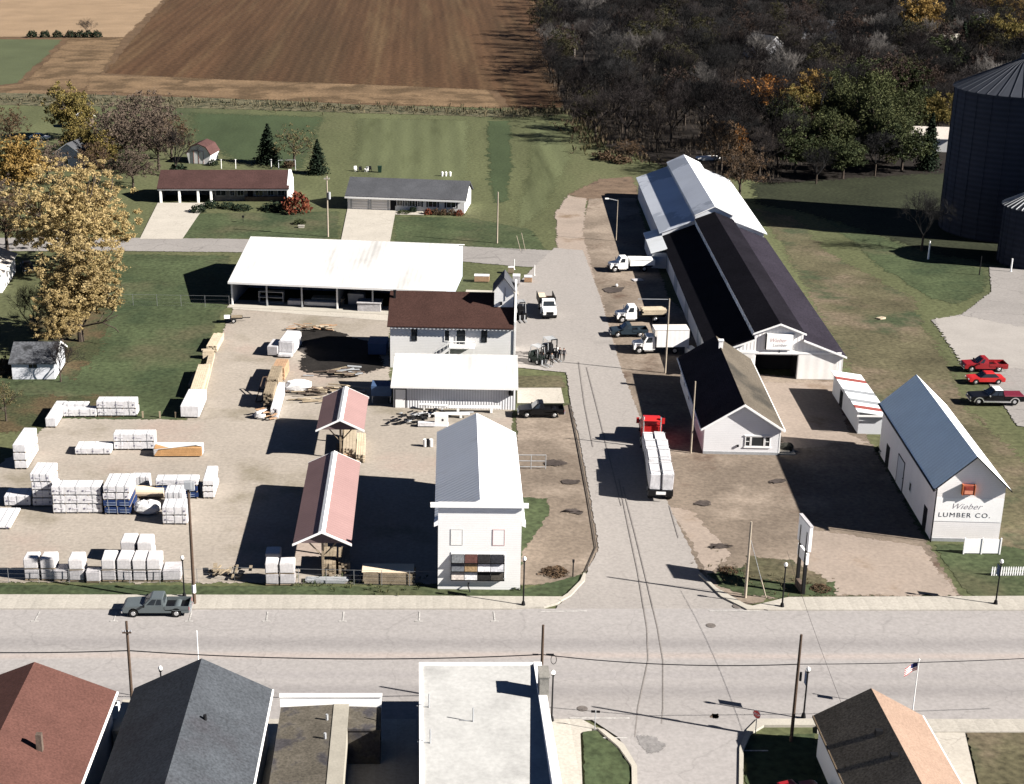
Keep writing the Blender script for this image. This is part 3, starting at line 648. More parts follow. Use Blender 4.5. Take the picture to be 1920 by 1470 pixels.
# ---- 5 long monitor barn (dark front part, pale metal rear part)
t = thing('monitor_barn', 'long lumber barn with black roofs, raised middle and a pale metal rear', 'barn', (45.95, 183.4), R(-2.75))
W, L1, L2 = 16.6, 61.0, 43.0
H_, HC = 8.3, 3.05
def prof(e, lo, hi, r): return [(-H_, 0), (H_, 0), (H_, e), (HC, lo), (HC, hi), (0, r), (-HC, hi), (-HC, lo), (-H_, e)]
P1 = prof(3.2, 5.25, 6.15, 7.35); P2 = prof(4.0, 6.0, 6.9, 8.35)
mb = MB(); mb.ext([(a, b) for a, b in P1], 4.0, L1); part('wall', mb, m_steelwy, t)
# front wall with a real doorway
mb = MB(); D0, D1, DZ = -2.75, 2.6, 3.25
mb.ext([(-H_, 0), (D0, 0), (D0, DZ), (D1, DZ), (D1, 0), (H_, 0), (H_, 3.2), (HC, 5.25), (HC, 6.15), (0, 7.35), (-HC, 6.15), (-HC, 5.25), (-H_, 3.2)], 0, .3)
mb.box(-H_, -H_+.3, .3, 4.0, 0, 3.2); mb.box(H_-.3, H_, .3, 4.0, 0, 3.2)
fwall = part('front_wall', mb, mat('barn_front_steel', (.78, .76, .74), .05, .3, .02, rough=.6, bands=('X', .45, .08, .02)), t)
mb = MB(); mb.box(D0, D1, 3.9, 3.98, 0, DZ); mb.box(D0-.05, D0, .3, 3.98, 0, DZ); mb.box(D1, D1+.05, .3, 3.98, 0, DZ); mb.box(D0, D1, .3, 3.98, DZ, DZ+.05); part('doorway', mb, m_dark, t)
FB = ((-H_, 0), (1, 0), (0, -1))
mb = MB(); mb.fr(FB, .3, 16.3, .004, .12, 3.4, 3.7); part('door_track', mb, m_white, t)
mb = MB(); mb.fr(FB, 10.95, 15.9, .02, .09, .08, 3.35); part('sliding_door', mb, mat('barn_door', (.72, .70, .67), .05, .3, .03, bands=('X', 1.2, .06, .01)), t)
mb = MB(); mb.fr(FB, 1.0, 5.45, .02, .09, .08, 3.35); part('sliding_door', mb, mat('barn_door', (.72, .7, .67)), t)
mb = MB(); mb.fr(FB, 6.75, 10.05, .02, .30, 4.05, 6.1); sg = part('sign_board', mb, m_white, t)
lettering(sg, FB, 'Wieber', 7.05, 5.05, .5, m_textr, shear=.4, off=-.004, out=.305)
lettering(sg, FB, 'Lumber', 7.5, 4.45, .42, m_textg, shear=.3, off=-.004, out=.305)
lettering(t, FB, '2', 8.3, 3.62, .42, m_text, out=.125, off=.01)
mb = MB(); mb.fr(FB, 6.6, 6.74, .02, .31, 4.0, 6.15); part('sign_edge', mb, m_iron, sg)
def slope(name, x0, z0, x1, z1, y0, y1, m, th=.14):
    mb = MB(); mb.ext([(x0, z0+.02), (x1, z1+.02), (x1, z1+.02+th), (x0, z0+.02+th)], y0, y1); return part(name, mb, m, t)
def monitor(P, y0, y1, ml, mr, mul, mur, so, fo, bo):
    e, lo, hi, r = P[2][1], P[3][1], P[4][1], P[5][1]
    k = (lo-e)/(H_-HC); k2 = (r-hi)/HC
    slope('lower_roof', -H_-so, e-k*so, -HC, lo, y0-fo, y1+bo, ml); slope('lower_roof', HC, lo, H_+so, e-k*so, y0-fo, y1+bo, mr)
    mb = MB(); pr = chevron(HC*2, hi, r, .12, .14); mb.ext(pr, y0-fo, y1+bo, 'y', 2, [2, 2, 2, 1, 0, 2]); part('upper_roof', mb, [mul, mur, m_white], t)
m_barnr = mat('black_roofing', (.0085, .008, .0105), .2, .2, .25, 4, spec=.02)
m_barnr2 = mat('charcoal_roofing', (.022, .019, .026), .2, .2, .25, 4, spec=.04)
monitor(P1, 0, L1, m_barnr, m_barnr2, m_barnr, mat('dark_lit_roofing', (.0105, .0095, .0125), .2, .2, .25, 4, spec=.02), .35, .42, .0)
rake(t, HC*2, 6.15, 7.35, .3, -.42, m_white, t=.14, dp=.06)
k = (5.25-3.2)/(H_-HC)
for s_ in (-1, 1):
    mb = MB(); pr = [(s_*HC, 5.2), (s_*(H_+.35), 3.2-k*.35-.05), (s_*(H_+.35), 3.2-k*.35+.2), (s_*HC, 5.45)]; mb.ext(pr, -.48, -.422); part('fascia', mb, m_white, t)
mb = MB()
for i in range(30): mb.box(-HC-.045, -HC-.01, 1.0+i*2.0, 2.75+i*2.0, 5.38, 6.1)
part('clerestory_panel', mb, mat('clouded_fibreglass', (.55, .60, .64), .35, .5, .2, 2, rough=.4), t)
# rear part
mb = MB(); mb.ext(P2, L1+.02, L1+L2); part('rear_wall', mb, m_steelwy, t)
m_rl = mat('rear_metal_roof', (.62, .65, .70), .08, .12, .06, rough=.55, bands=('Y', .6, .09, .03), patch=((.42, .45, .5), .1, .55, .6))
monitor(P2, L1, L1+L2, m_rl, m_metroofy, m_rl, m_metroofy, .5, .3, .3)
mb = MB(); mb.box(-H_-2.3, -H_-.02, L1-8.0, L1+4.5, 0, 2.6); lt = part('lean_to', mb, m_steelwy, t)
mb = MB(); mb.ext([(-H_-2.6, 2.55), (-H_-.02, 3.3), (-H_-.02, 3.42), (-H_-2.6, 2.67)], L1-8.4, L1+4.8); part('lean_to_roof', mb, m_metroofy, lt)
for yy in (10, 24, 38, 50):
    mb = MB(); mb.box(-H_-.06, -H_-.004, yy, yy+3.6, .05, 2.9); part('sliding_door', mb, mat('blue_grey_door', (.3, .33, .37), .1, .4, .03), t)

# ---- 6 striped roof shed
t = thing('striped_shed', 'white lean-to shed roofed with striped metal sample panels', 'shed', (52.75, 164.2), R(-2.4))
W, L = 3.1, 13.6
mb = MB(); mb.ext([(-W/2, 0), (W/2, 0), (W/2, 2.35), (-W/2, 2.8)], 0, L); part('wall', mb, m_steelwy, t)
mb = MB(); seq = [0, 1, 0, 2, 0, 0, 2, 0, 0, 0, 1, 0, 0]
edges = [-.4]; 
for i in range(13): edges.append(-.4+(L+.8)*(i+1)/13)
for i in range(13): mb.ext([(-W/2-.35, 2.87), (W/2+.3, 2.33), (W/2+.3, 2.43), (-W/2-.35, 2.97)], edges[i], edges[i+1], 'y', seq[i])
part('roof', mb, [m_metroofy, mat('brick_red_panel', (.22, .06, .05), .1, .5, .05), mat('grey_panel', (.2, .21, .22), .1, .5, .05)], t)
mb = MB(); mb.box(-W/2-.36, W/2+.31, -.46, -.402, 2.28, 2.5); part('fascia', mb, m_white, t)
door(t, frames(W, L)['left'], 4, 0, 1.4, 2.1, m_dark)

# ---- 7 open front storage shed with white roof
t = thing('open_storage_shed', 'long open front lumber shed with wide white metal roof', 'shed', (-27.3, 216.3), R(-8.6))
L = 31.9; D1, D2 = 13.2, 21.0; ez, rz_, bz = 3.75, 7.0, 5.0
mb = MB(); mb.ext([(0, ez), (D1, rz_), (D2, bz), (D2, bz+.14), (D1, rz_+.14), (-.7, ez-.17+.14), (-.7, ez-.17)], -.25, L+.25, 'x'); part('roof', mb, m_metroofx, t)
mb = MB(); prf = [(0, 0), (D2-.3, 0), (D2-.3, bz-.02), (D1, rz_-.02), (0, ez-.02)]
mb.ext(prf, 0, .15, 'x'); mb.ext(prf, L-.15, L, 'x'); mb.box(.15, L-.15, 9.5, 9.7, 0, 5.9); mb.box(.15, L-.15, D2-.6, D2-.4, 0, bz-.1)
part('wall', mb, mat('shed_steel', (.34, .37, .41), .1, .3, .03, bands=('X', .4, .15, .02)), t)
mb = MB(); mb.box(-.25, L+.25, -.78, -.71, ez-.3, ez+.0); part('fascia', mb, m_white, t)
for i in range(7):
    x = .12+(L-.24)*i/6
    mb = MB(); mb.box(x-.11, x+.11, -.1, .12, 0, ez); part('post', mb, m_white if i in (0, 3, 6) else m_galv, t)
for i in (3, 5):
    x = .12+(L-.24)*i/6; mb = MB(); mb.box(x-.05, x+.05, .2, 9.4, 0, 3.9); part('partition', mb, mat('shed_partition', (.2, .22, .25), .1, .3, .03), t)
# bits stored in it
def pile(name, label, cat, loc, rz_, w_, l_, h_, m, n=5, group=None, jit=.06):
    """boards in layers"""
    mb = MB(); lay = max(1, int(h_/.22))
    for k in range(lay):
        nb = n
        for i in range(nb):
            x = -w_/2+w_*i/nb; mb.box(x+.01, x+w_/nb-.01, -l_/2+random.uniform(-jit, jit)*3, l_/2+random.uniform(-jit, jit)*3, k*h_/lay+.02, (k+1)*h_/lay-.01)
    return solo(name, mb, m, label, cat, loc, rz_, group)
cx, sx_ = math.cos(R(-8.6)), math.sin(R(-8.6))
sp = lambda x, y: (-27.3+x*cx-y*sx_, 216.3+x*sx_+y*cx)
pile('lumber_pile', 'pale lumber stacked in the third bay of the open shed', 'lumber', sp(14.0, 3.0), R(81), 1.6, 4.5, 1.0, m_lumber)
mb = MB(); mb.box(-2.6, 2.6, -.5, .5, .25, .75); mb.box(-2.7, 2.7, -.55, .55, .75, .82)
solo('tarp_bundle', mb, m_tarp, 'long white wrapped bundle lying at the front of the open shed', 'lumber bundle', sp(13.4, 1.2), R(-8), bevel=.06)
mb = MB(); mb.box(-1.0, 1.0, -.6, .6, .2, .9, j=.05); solo('white_crate', mb, m_wrapg, 'small pale crate in the second bay of the open shed', 'crate', sp(9.3, 1.3), R(-6), bevel=.05)
mb = MB()
for z in (.1, .9, 1.75): mb.box(-1.9, 1.9, -.5, .5, z, z+.08)
for x in (-1.85, 1.78): mb.box(x, x+.08, -.5, .5, 0, 1.85)
solo('steel_rack', mb, m_galv, 'steel rack with three shelves standing in the open shed', 'rack', sp(5.6, 2.0), R(-8))
mb = MB(); mb.box(-1.7, 1.7, -1.1, 1.1, 0, 1.3, j=.05); mb.box(-1.8, 1.8, -1.2, 1.2, 1.3, 1.42); solo('pallet_crate', mb, m_wrapg, 'big grey crate with white lid at the front of the open shed', 'crate', sp(20.7, .6), R(-6))
mb = MB(); mb.box(-1.2, 1.2, -.8, .8, 0, 1.7, j=.06); solo('pallet_crate', mb, m_galv, 'dull grey crate at the back of the fourth shed bay', 'crate', sp(18.2, 3.6), R(-6))
mb = MB(); mb.box(-.3, L+.3, -1.5, 2.5, 0, .11); raised_ = None
o = solo('concrete_apron', mb, m_concrete, None, None, (-27.3, 216.3), R(-8.6), kind='structure')

# ---- 8 two storey millhouse with brown roof
t = thing('two_storey_house', 'two storey white house with brown roof and outside staircase', 'house', (-3.35, 187.9), R(-4.0))
W, D = 16.0, 9.6    # ridge along x
mb = MB(); mb.ext([(0, 0), (D, 0), (D, 6.0), (D/2, 8.9), (0, 6.0)], 0, W, 'x'); part('wall', mb, m_siding, t)
mb = MB(); kk = 2.9/(D/2)
mb.ext([(-.55, 6.0-.55*kk+.02), (D/2, 8.92), (D+.55, 6.0-.55*kk+.02), (D+.55, 6.18-.55*kk), (D/2, 9.08), (-.55, 6.18-.55*kk)], -.35, W-.02, 'x'); part('roof', mb, m_brownroof, t)
# parapet at the street end, with a peak
mb = MB(); mb.ext([(-.1, 0), (D+.1, 0), (D+.1, 6.6), (D/2+2.2, 9.4), (D/2, 10.9), (D/2-2.2, 9.4), (-.1, 6.6)], W, W+.25, 'x'); part('street_front', mb, m_siding, t)
FS = ((0, 0), (1, 0), (0, -1))
for u in (2.75, 7.0, 11.6+.2): window(t, FS, u, 3.75, .75, 1.6, m_white if u == 7.0 else m_iron)
door(t, FS, 8.6, 3.4, 1.15, 2.0, m_glass, trim=m_white)
mb = MB(); z0 = 3.25
mb.box(7.7, 11.0, -1.5, -.02, z0, z0+.12); la = part('landing', mb, m_white, t)
mb = MB()
for i in range(14): mb.box(3.6+i*.30, 3.6+i*.30+.32, -1.35, -.1, .235*i+.12, .235*i+.17)
mb.ext([(3.5, -.02), (3.85, -.02), (7.85, 3.1), (7.85, 3.38), (7.6, 3.38)], -1.5, -1.42); st = part('staircase', mb, m_white, t)
mb = MB(); mb.tube([(3.6, -1.46, .95), (7.7, -1.46, 4.2), (11.0, -1.46, 4.25)], .06, 5)
for i in range(9): mb.cyl((3.7+i*.48, -1.46, .38*i+.02), (3.7+i*.48, -1.46, .95+.385*i), .035, n=4)
for i in range(6): mb.cyl((7.8+i*.62, -1.46, 3.3), (7.8+i*.62, -1.46, 4.25), .035, n=4)
part('railing', mb, m_white, st)
mb = MB()
for x in (7.75, 10.9): mb.box(x-.06, x+.06, -1.5, -1.38, 0, 3.25)
part('post', mb, m_white, la)
mb = MB()
for i in range(6): mb.cyl((1.2+i*.55, -.12, 1.2), (1.2+i*.55, -.12, 2.0), .025, n=4)
mb.tube([(1.0, -.12, 2.0), (4.2, -.12, 2.0)], .03, 4); mb.tube([(1.0, -.12, 1.2), (4.2, -.12, 1.2)], .03, 4); part('wall_rail', mb, m_galv, t)
mb = MB(); mb.box(.15, .45, 3.6, 3.9, 7.6, 9.3); mb.box(.1, .5, 3.55, 3.95, 9.3, 9.42); part('chimney', mb, m_iron, t)
mb = MB(); 
for i in range(32): mb.ext([(.12+i*.5, 5.5), (.36+i*.5, 5.5), (.36+i*.5, 5.75), (.12+i*.5, 5.75)], -.5, -.02)
part('rafter_tail', mb, m_white, t)
# little gabled tower on the roof corner
mb = MB(); mb.at((14.6, 2.6, 0)); mb.ext([(-1.25, 6.9), (1.25, 6.9), (1.25, 10.0), (0, 11.6), (-1.25, 10.0)], 0, 3.6); tw = part('roof_tower', mb, m_siding, t)
mb = MB(); mb.at((14.6, 2.6, 0)); mb.ext([(-1.5, 9.72), (0, 11.64), (1.5, 9.72), (1.5, 9.86), (0, 11.8), (-1.5, 9.86)], -.3, 3.8); part('tower_roof', mb, m_housegrey, tw)
mb = MB(); mb.at((14.6, 2.6, 0)); mb.box(.1, .16, -.05, -.004, 8.6, 10.4); mb.box(-.5, -.2, -.3, -.004, 8.1, 8.5); part('hoist_bracket', mb, m_iron, tw)

# ---- 9 low steel warehouse in front of it
t = thing('steel_warehouse', 'low white ribbed steel warehouse with a flat pitched white roof', 'building', (-2.75, 172.9), R(-3.0))
W, D = 14.8, 7.0
mb = MB(); mb.ext([(0, 0), (D, 0), (D, 4.4), (0, 3.1)], 0, W, 'x'); part('wall', mb, m_steelw, t)
mb = MB(); k = 1.3/D; mb.ext([(-.75, 3.12-.75*k), (D+.2, 4.42+.2*k), (D+.2, 4.56+.2*k), (-.75, 3.26-.75*k)], -.25, W+.25, 'x'); part('roof', mb, m_metroofx, t)
door(t, FS, .25, .05, 1.25, 2.35, m_white, trim=m_iron)
mb = MB(); mb.box(-.27, W+.27, -.83, -.76, 2.84, 3.16); part('fascia', mb, m_white, t)
mb = MB(); mb.box(W-.9, W-.3, -.5, -.02, 2.0, 2.5); mb.cyl((W-.6, -.3, 2.0), (W-.6, -.3, 2.9), .05, n=6); part('wall_light', mb, m_iron, t)

# ---- 10 ranch houses
def ranch_roof(t, W, D, ez, rz_, so, m, x0=0, ov=.4):
    kk = (rz_-ez)/(D/2); mb = MB()
    mb.ext([(-so, ez-so*kk+.02), (D/2, rz_+.02), (D+so, ez-so*kk+.02), (D+so, ez-so*kk+.2), (D/2, rz_+.2), (-so, ez-so*kk+.2)], x0-ov, W+ov, 'x'); return part('roof', mb, m, t)
t = thing('brown_ranch_house', 'long ranch house with dark brown roof and open two car garage', 'house', (-48.6, 284.0), 0)
W, D = 24.2, 9.6
mb = MB(); mb.box(9.9, W, 1.6, D, 0, 2.8); mb.box(0, 9.9, 6.5, D, 0, 2.8); mb.box(0, .25, .1, 6.5, 0, 2.8); mb.box(9.6, 9.9, .1, 6.5, 0, 2.8)
mb.ext([(1.6, 2.8), (D, 2.8), (D/2, 5.0)], 0, .25, 'x'); part('wall', mb, mat('house_brick', (.17, .16, .15), .15, .5, .1, 6), t)
mb = MB(); mb.ext([(-.4, 0), (D+.2, 0), (D+.2, 2.7), (D/2, 5.4), (-.4, 2.9)], W-.02, W+.45, 'x'); part('gable_wall', mb, m_white, t)
ranch_roof(t, W, D, 2.9, 5.1, .5, mat('dark_brown_shingle', (.050, .0265, .024), .15, .3, .2, 5))
for x in (.2, 3.75, 7.3, 9.75):
    mb = MB(); mb.box(x-.2, x+.2, -.3, .1, 0, 2.75); part('column', mb, m_white, t)
mb = MB(); mb.box(-.3, W+.2, -.42, -.32, 2.45, 2.8); part('fascia', mb, m_galv, t)
FR = ((9.9, 1.6), (1, 0), (0, -1))
for u, w_ in ((.5, 2.0), (3.2, .9), (4.6, 1.3), (8.0, 1.6), (10.4, 1.2), (12.3, 1.4)): window(t, FR, u, .9, w_, 1.3, m_galv, None, 1)
door(t, FR, 6.6, 0, 1.0, 2.1, m_dark)
mb = MB(); mb.box(16.0, W-.2, 1.0, 1.55, 0, .9); part('planter', mb, m_brick, t)
t = thing('grey_ranch_house', 'white ranch house with grey shingle roof and two garage doors', 'house', (-12.75, 278.6), R(-9.6))
W, D = 22.0, 8.8
mb = MB(); mb.ext([(0, 0), (D, 0), (D, 2.7), (D/2, 5.0), (0, 2.7)], 0, W, 'x'); part('wall', mb, m_siding, t)
ranch_roof(t, W, D, 2.75, 5.0, .6, m_housegrey)
for u in (.9, 4.6):
    mb = MB(); mb.fr(FS, u, u+2.9, .004, .05, .02, 2.2)
    gd = part('garage_door', mb, mat('garage_panel', (.72, .70, .67), .04, .5, 0, bands=('Z', .55, .2, .02)), t)
    for q0 in (u-.35, u+2.95): mb = MB(); mb.fr(FS, q0, q0+.28, .004, .04, .1, 2.2); part('shutter', mb, m_galv, gd)
door(t, FS, 8.1, 0, .9, 2.0, m_dark)
for u, w_ in ((9.3, 1.2), (10.7, .7), (11.6, 1.2), (13.2, .7), (15.2, 1.7), (18.6, 1.8)):
    f = window(t, FS, u, .95, w_, 1.35, m_white, None, 1)
    for q0 in (u-.32, u+w_+.04): mb = MB(); mb.fr(FS, q0, q0+.28, .004, .04, .95, 2.3); part('shutter', mb, m_dark, f)
mb = MB(); mb.box(-.4, W+.4, -.72, -.62, 2.2, 2.5); part('fascia', mb, m_white, t)
mb = MB(); mb.box(12.9, 14.3, -.9, -.02, 0, .18); part('step', mb, m_concrete, t)

# ---- 11 barn shaped garden shed
x, y = at(366, 318); t = thing('garden_shed', 'small white barn shaped garden shed with reddish roof', 'shed', (x, y+6.0), R(-12)); t.scale = (1.3, 1.3, 1.3)
G_ = [(-1.7, 0), (1.7, 0), (2.05, 1.6), (1.25, 2.75), (0, 3.2), (-1.25, 2.75), (-2.05, 1.6)]
mb = MB(); mb.ext(G_, 0, 4.2); part('wall', mb, m_white, t)
mb = MB(); mb.ext([(-2.1, 1.5), (-1.3, 2.77), (0, 3.24), (1.3, 2.77), (2.1, 1.5), (2.2, 1.52), (1.36, 2.86), (0, 3.36), (-1.36, 2.86), (-2.2, 1.52)], -.25, 4.4); part('roof', mb, mat('dull_red_shingle', (.065, .034, .031), .15, .4, .2, 6), t)
for x in (-.82, .02):
    mb = MB(); mb.box(x, x+.78, -.06, -.004, .05, 2.1); d = part('door', mb, m_white, t)
mb = MB()
for x in (-.86, -.02, .80): mb.box(x, x+.05, -.08, -.062, .05, 2.1)
mb.box(-.86, .85, -.08, -.062, 2.1, 2.16); part('door_frame', mb, m_reddark, t)

# ---- 12 small garage left
t = thing('small_garage', 'small white garage with mossy grey roof at the left lawn', 'garage', (-51.5, 183.2), R(1))
W, D = 5.4, 6.6
mb = MB(); mb.ext([(0, 0), (D, 0), (D, 2.2), (D/2, 3.8), (0, 2.2)], 0, W, 'x'); part('wall', mb, mat('garage_boards', (.62, .63, .66), .06, .5, .04, bands=('Z', .2, .1, .01, 'saw')), t)
ranch_roof(t, W, D, 2.25, 3.8, .3, mat('mossy_shingle', (.075, .078, .085), .3, .5, .3, 4, patch=((.025, .026, .028), .5, .5, .6)), ov=.3)
mb = MB(); mb.ext([(-.3, 2.0), (D/2, 3.9), (D+.3, 2.0), (D+.3, 2.25), (D/2, 4.1), (-.3, 2.25)], W+.3, W+.38, 'x'); part('fascia', mb, m_white, t)
for u in (2.2, 2.75): window(t, FS, u, 1.55, .48, .5, m_iron)
# ---- 13 white house at the left edge
x, y = at(20, 552); t = thing('white_side_house', 'white house with pale roof cut off by the left edge', 'house', (x-5.5, y+.5), R(4))
mb = MB(); mb.ext([(-4, 0), (4, 0), (4, 2.9), (0, 4.6), (-4, 2.9)], 0, 12); part('wall', mb, m_siding, t)
roof(t, 8, 12, 2.9, 4.6, .4, .4, .4, [m_concrete, mat('pale_shingle', (.42, .38, .34), .1, .4, .1, 5), m_white])
window(t, frames(8, 12)['front'], 3.0, 1.0, 1.6, 1.2); window(t, frames(8, 12)['right'], 4.0, 1.0, 1.6, 1.2)

# ---- 14 buildings along the near side of the main road
t = thing('red_roof_building', 'building with red brown shingle roof at the bottom left corner', 'building', (-28.5, 99.6), R(180-1.0))
W, L = 11.2, 19.0
part('wall', gable_wall(W, L, 4.6, 6.9), m_siding, t)
roof(t, W, L, 4.6, 6.9, .4, .35, .4, [m_redroof, m_redroof, m_white])
eave_board(t, W, L, 4.6, 6.9, .4, .35, .4, -1, m_white); window(t, frames(W, L)['left'], 5, 1.2, 1.4, 1.4)
mb = MB(); mb.box(-3.0, -2.6, 9.3, 9.7, 4.9, 7.2); part('chimney', mb, m_brick, t)
t = thing('slate_roof_building', 'building with blue grey shingle roof and white side wall by the road', 'building', (-16.0, 99.6), R(180-.9))
W, L = 9.6, 19.0
part('wall', gable_wall(W, L, 4.8, 7.2), m_siding, t)
roof(t, W, L, 4.8, 7.2, .4, .35, .4, [m_greyroof, m_greyroof, m_white])
eave_board(t, W, L, 4.8, 7.2, .4, .35, .4, -1, m_white)
mb = MB(); mb.cyl((-1.3, 7.0, 6.3), (-1.3, 7.0, 7.1), .13, n=8); part('vent_pipe', mb, m_iron, t)
for u in (4, 11): window(t, frames(W, L)['left'], u, 1.2, 1.2, 1.4)
window(t, frames(W, L)['front'], 1.5, .9, 2.4, 1.6); door(t, frames(W, L)['front'], 4.4, 0, 1.0, 2.2, m_white)
t = thing('false_front_shop', 'low dark roofed shop behind a white parapet beside the white flat roof', 'building', (-6.35, 100.2), 0)
mb = MB(); mb.box(-3.9, 3.75, -.3, 0, 0, 4.1); part('parapet', mb, m_white, t)
mb = MB(); mb.box(-3.95, 3.8, -.38, .08, 4.1, 4.2); part('coping', mb, m_white, t)
mb = MB(); mb.box(-3.75, .1, -16, -.302, 0, 3.1); part('wall', mb, m_siding, t)
mb = MB(); mb.ext([(-3.85, 3.12), (.15, 3.35), (.15, 3.45), (-3.85, 3.22)], -16, -.303); part('roof', mb, mat('gravel_roof', (.085, .075, .06), .25, .6, .2, 5, patch=((.045, .042, .045), .3, .5, .6)), t)
mb = MB(); mb.box(.16, 1.3, -16, -.303, 0, 3.5); part('side_wall', mb, mat('pale_block', (.27, .25, .21), .1, .6, .06, 6), t)
mb = MB(); mb.ext([(1.32, 3.1), (3.72, 3.1), (3.72, 3.2), (1.32, 3.3)], -3.4, -.303); mb.box(1.34, 3.7, -3.3, -.31, 0, 3.09); part('side_roof', mb, mat('gravel_roof', (.085, .075, .06)), t)
for yy in (-2.4, -4.9):
    mb = MB(); mb.cyl((-.25, yy, 3.3), (-.25, yy, 3.9), .1, n=8); part('vent_pipe', mb, m_galv, t)
t = thing('flat_roof_building', 'tall block with flat white roof on the corner of the main road', 'building', (5.05, 103.1), 0)
mb = MB(); mb.box(-4.8, 4.6, -19, 0, 0, 5.05); part('wall', mb, m_siding, t)
mb = MB(); vs = [(-4.55, -.25, 5.1), (4.0, -.25, 5.1), (4.0, -18.9, 3.95+.0), (-4.55, -18.9, 3.95)]
t_roof = mat('white_flat_roof', (.37, .365, .35), .08, .35, .06, 3, patch=((.28, .275, .265), .25, .45, .75))
mb.box(-4.8, 4.0, -19, -.25, 5.06, 5.1); part('roof', mb, t_roof, t)
mb = MB(); mb.box(-4.82, -4.55, -19, .02, 5.06, 5.22); mb.box(-4.55, 4.0, -.25, .02, 5.06, 5.22); part('coping', mb, m_white, t)
mb = MB(); mb.ext([(-19, 5.06), (.02, 5.06), (.02, 5.25), (-1.5, 5.3), (-19, 6.1)], 4.0, 4.62, 'x'); part('side_parapet', mb, m_white, t)
mb = MB(); mb.box(4.05, 4.75, -5.2, -3.6, 5.0, 6.9); mb.box(4.0, 4.8, -5.25, -3.55, 6.9, 7.0); ch = part('chimney', mb, mat('chimney_block', (.2, .19, .17), .2, 2, .1), t)
for (x, y) in ((-4.1, -6.3), (-.95, -8.2), (-4.05, -11.0)):
    mb = MB(); mb.cyl((x, y, 5.08), (x, y, 6.25), .05, n=7); mb.tube([(x, y, 5.14), (x-.9, y+.15, 5.14)], .035, 5); part('vent_pipe', mb, m_galv, t)
window(t, frames(9.4, 19)['front'], 1, .8, 2.5, 1.8)
t = thing('tan_roof_house', 'house with mottled gable roof coloured brown for shade, peach for sun, at the bottom right', 'house', (33.75, 98.2), R(180-.2))
W, L = 7.3, 16.0
part('wall', gable_wall(W, L, 3.4, 5.5), m_siding, t)
roof(t, W, L, 3.4, 5.5, .4, .35, .4, [m_peach, m_olive, m_white])  # one roof: sunny slope coloured paler, shaded slope darker
eave_board(t, W, L, 3.4, 5.5, .4, .35, .4, 1, mat('brown_gutter', (.1, .075, .05), .1, 2, 0)); eave_board(t, W, L, 3.4, 5.5, .4, .35, .4, -1, m_white)
for (x, y) in ((.9, 5.0), (.7, 8.0)):
    mb = MB(); mb.box(x-.25, x+.25, y-.2, y+.2, 4.9, 5.5); part('roof_vent', mb, m_iron, t)
window(t, frames(W, L)['right'], 9, 1.2, 1.4, 1.2)

# ---- 15 grain bins
def grain_bin(label, x, y, r, h_, rh, ribm=None):
    t = thing('grain_bin', label, 'grain bin', (x, y), 0, 'steel grain bins')
    mb = MB(); mb.cyl((0, 0, 0), (0, 0, h_), r, n=48); part('wall', mb, m_silo, t)
    mb = MB(); mb.cyl((0, 0, h_), (0, 0, h_+rh), r+.35, 1.0, n=48); rf = part('roof', mb, m_siloroof, t)
    mb = MB(); mb.cyl((0, 0, h_+rh), (0, 0, h_+rh+1.0), 1.0, .8, n=16); part('roof_cap', mb, m_siloroof, rf)
    mb = MB()
    for i in range(36):
        a = i*math.tau/36; mb.cyl(((r+.3)*math.cos(a), (r+.3)*math.sin(a), h_+.1), (1.0*math.cos(a), 1.0*math.sin(a), h_+rh+.1), .09 if ribm else .07, n=4)
    part('roof_rib', mb, ribm or m_siloroof, rf)
    mb = MB()
    for a in (R(-70), R(-40)):
        for k in (-.25, .25):
            p = ((r+.35)*math.cos(a)-k*math.sin(a), (r+.35)*math.sin(a)+k*math.cos(a)); mb.cyl((p[0], p[1], .2), (p[0], p[1], h_+.5), .05, n=4)
        for z in range(1, int(h_)): 
            p = [((r+.35)*math.cos(a)-k*math.sin(a), (r+.35)*math.sin(a)+k*math.cos(a), z) for k in (-.25, .25)]; mb.cyl(p[0], p[1], .03, n=4)
    part('ladder', mb, m_galv, t)
    mb = MB()
    for i in range(24):
        a = i*math.tau/24; mb.cyl(((r+.04)*math.cos(a), (r+.04)*math.sin(a), .1), ((r+.04)*math.cos(a), (r+.04)*math.sin(a), h_-.05), .07, n=4)
    part('stiffener', mb, m_silo, t)
    return t
grain_bin('huge dark steel grain bin towering at the right edge', 104.0, 263.0, 11.0, 24.8, 4.8)
grain_bin('lower steel grain bin in front of the huge one', 100.6, 240.5, 5.6, 9.4, 2.6, m_galv)
grain_bin('third huge grain bin, unseen, added beyond the right edge to shade the first', 127.5, 254.5, 11.0, 32.0, 4.8)  # added out of view to cast shade on the visible bin
mb = MB(); mb.box(-.5, .5, -.5, .5, 0, 34); 
for z in range(2, 34, 3): mb.box(-.75, .75, -.75, .75, z, z+.12)
solo('elevator_leg', mb, m_galv, 'tall square grain elevator leg beside the huge bin', 'grain elevator', (116, 262))

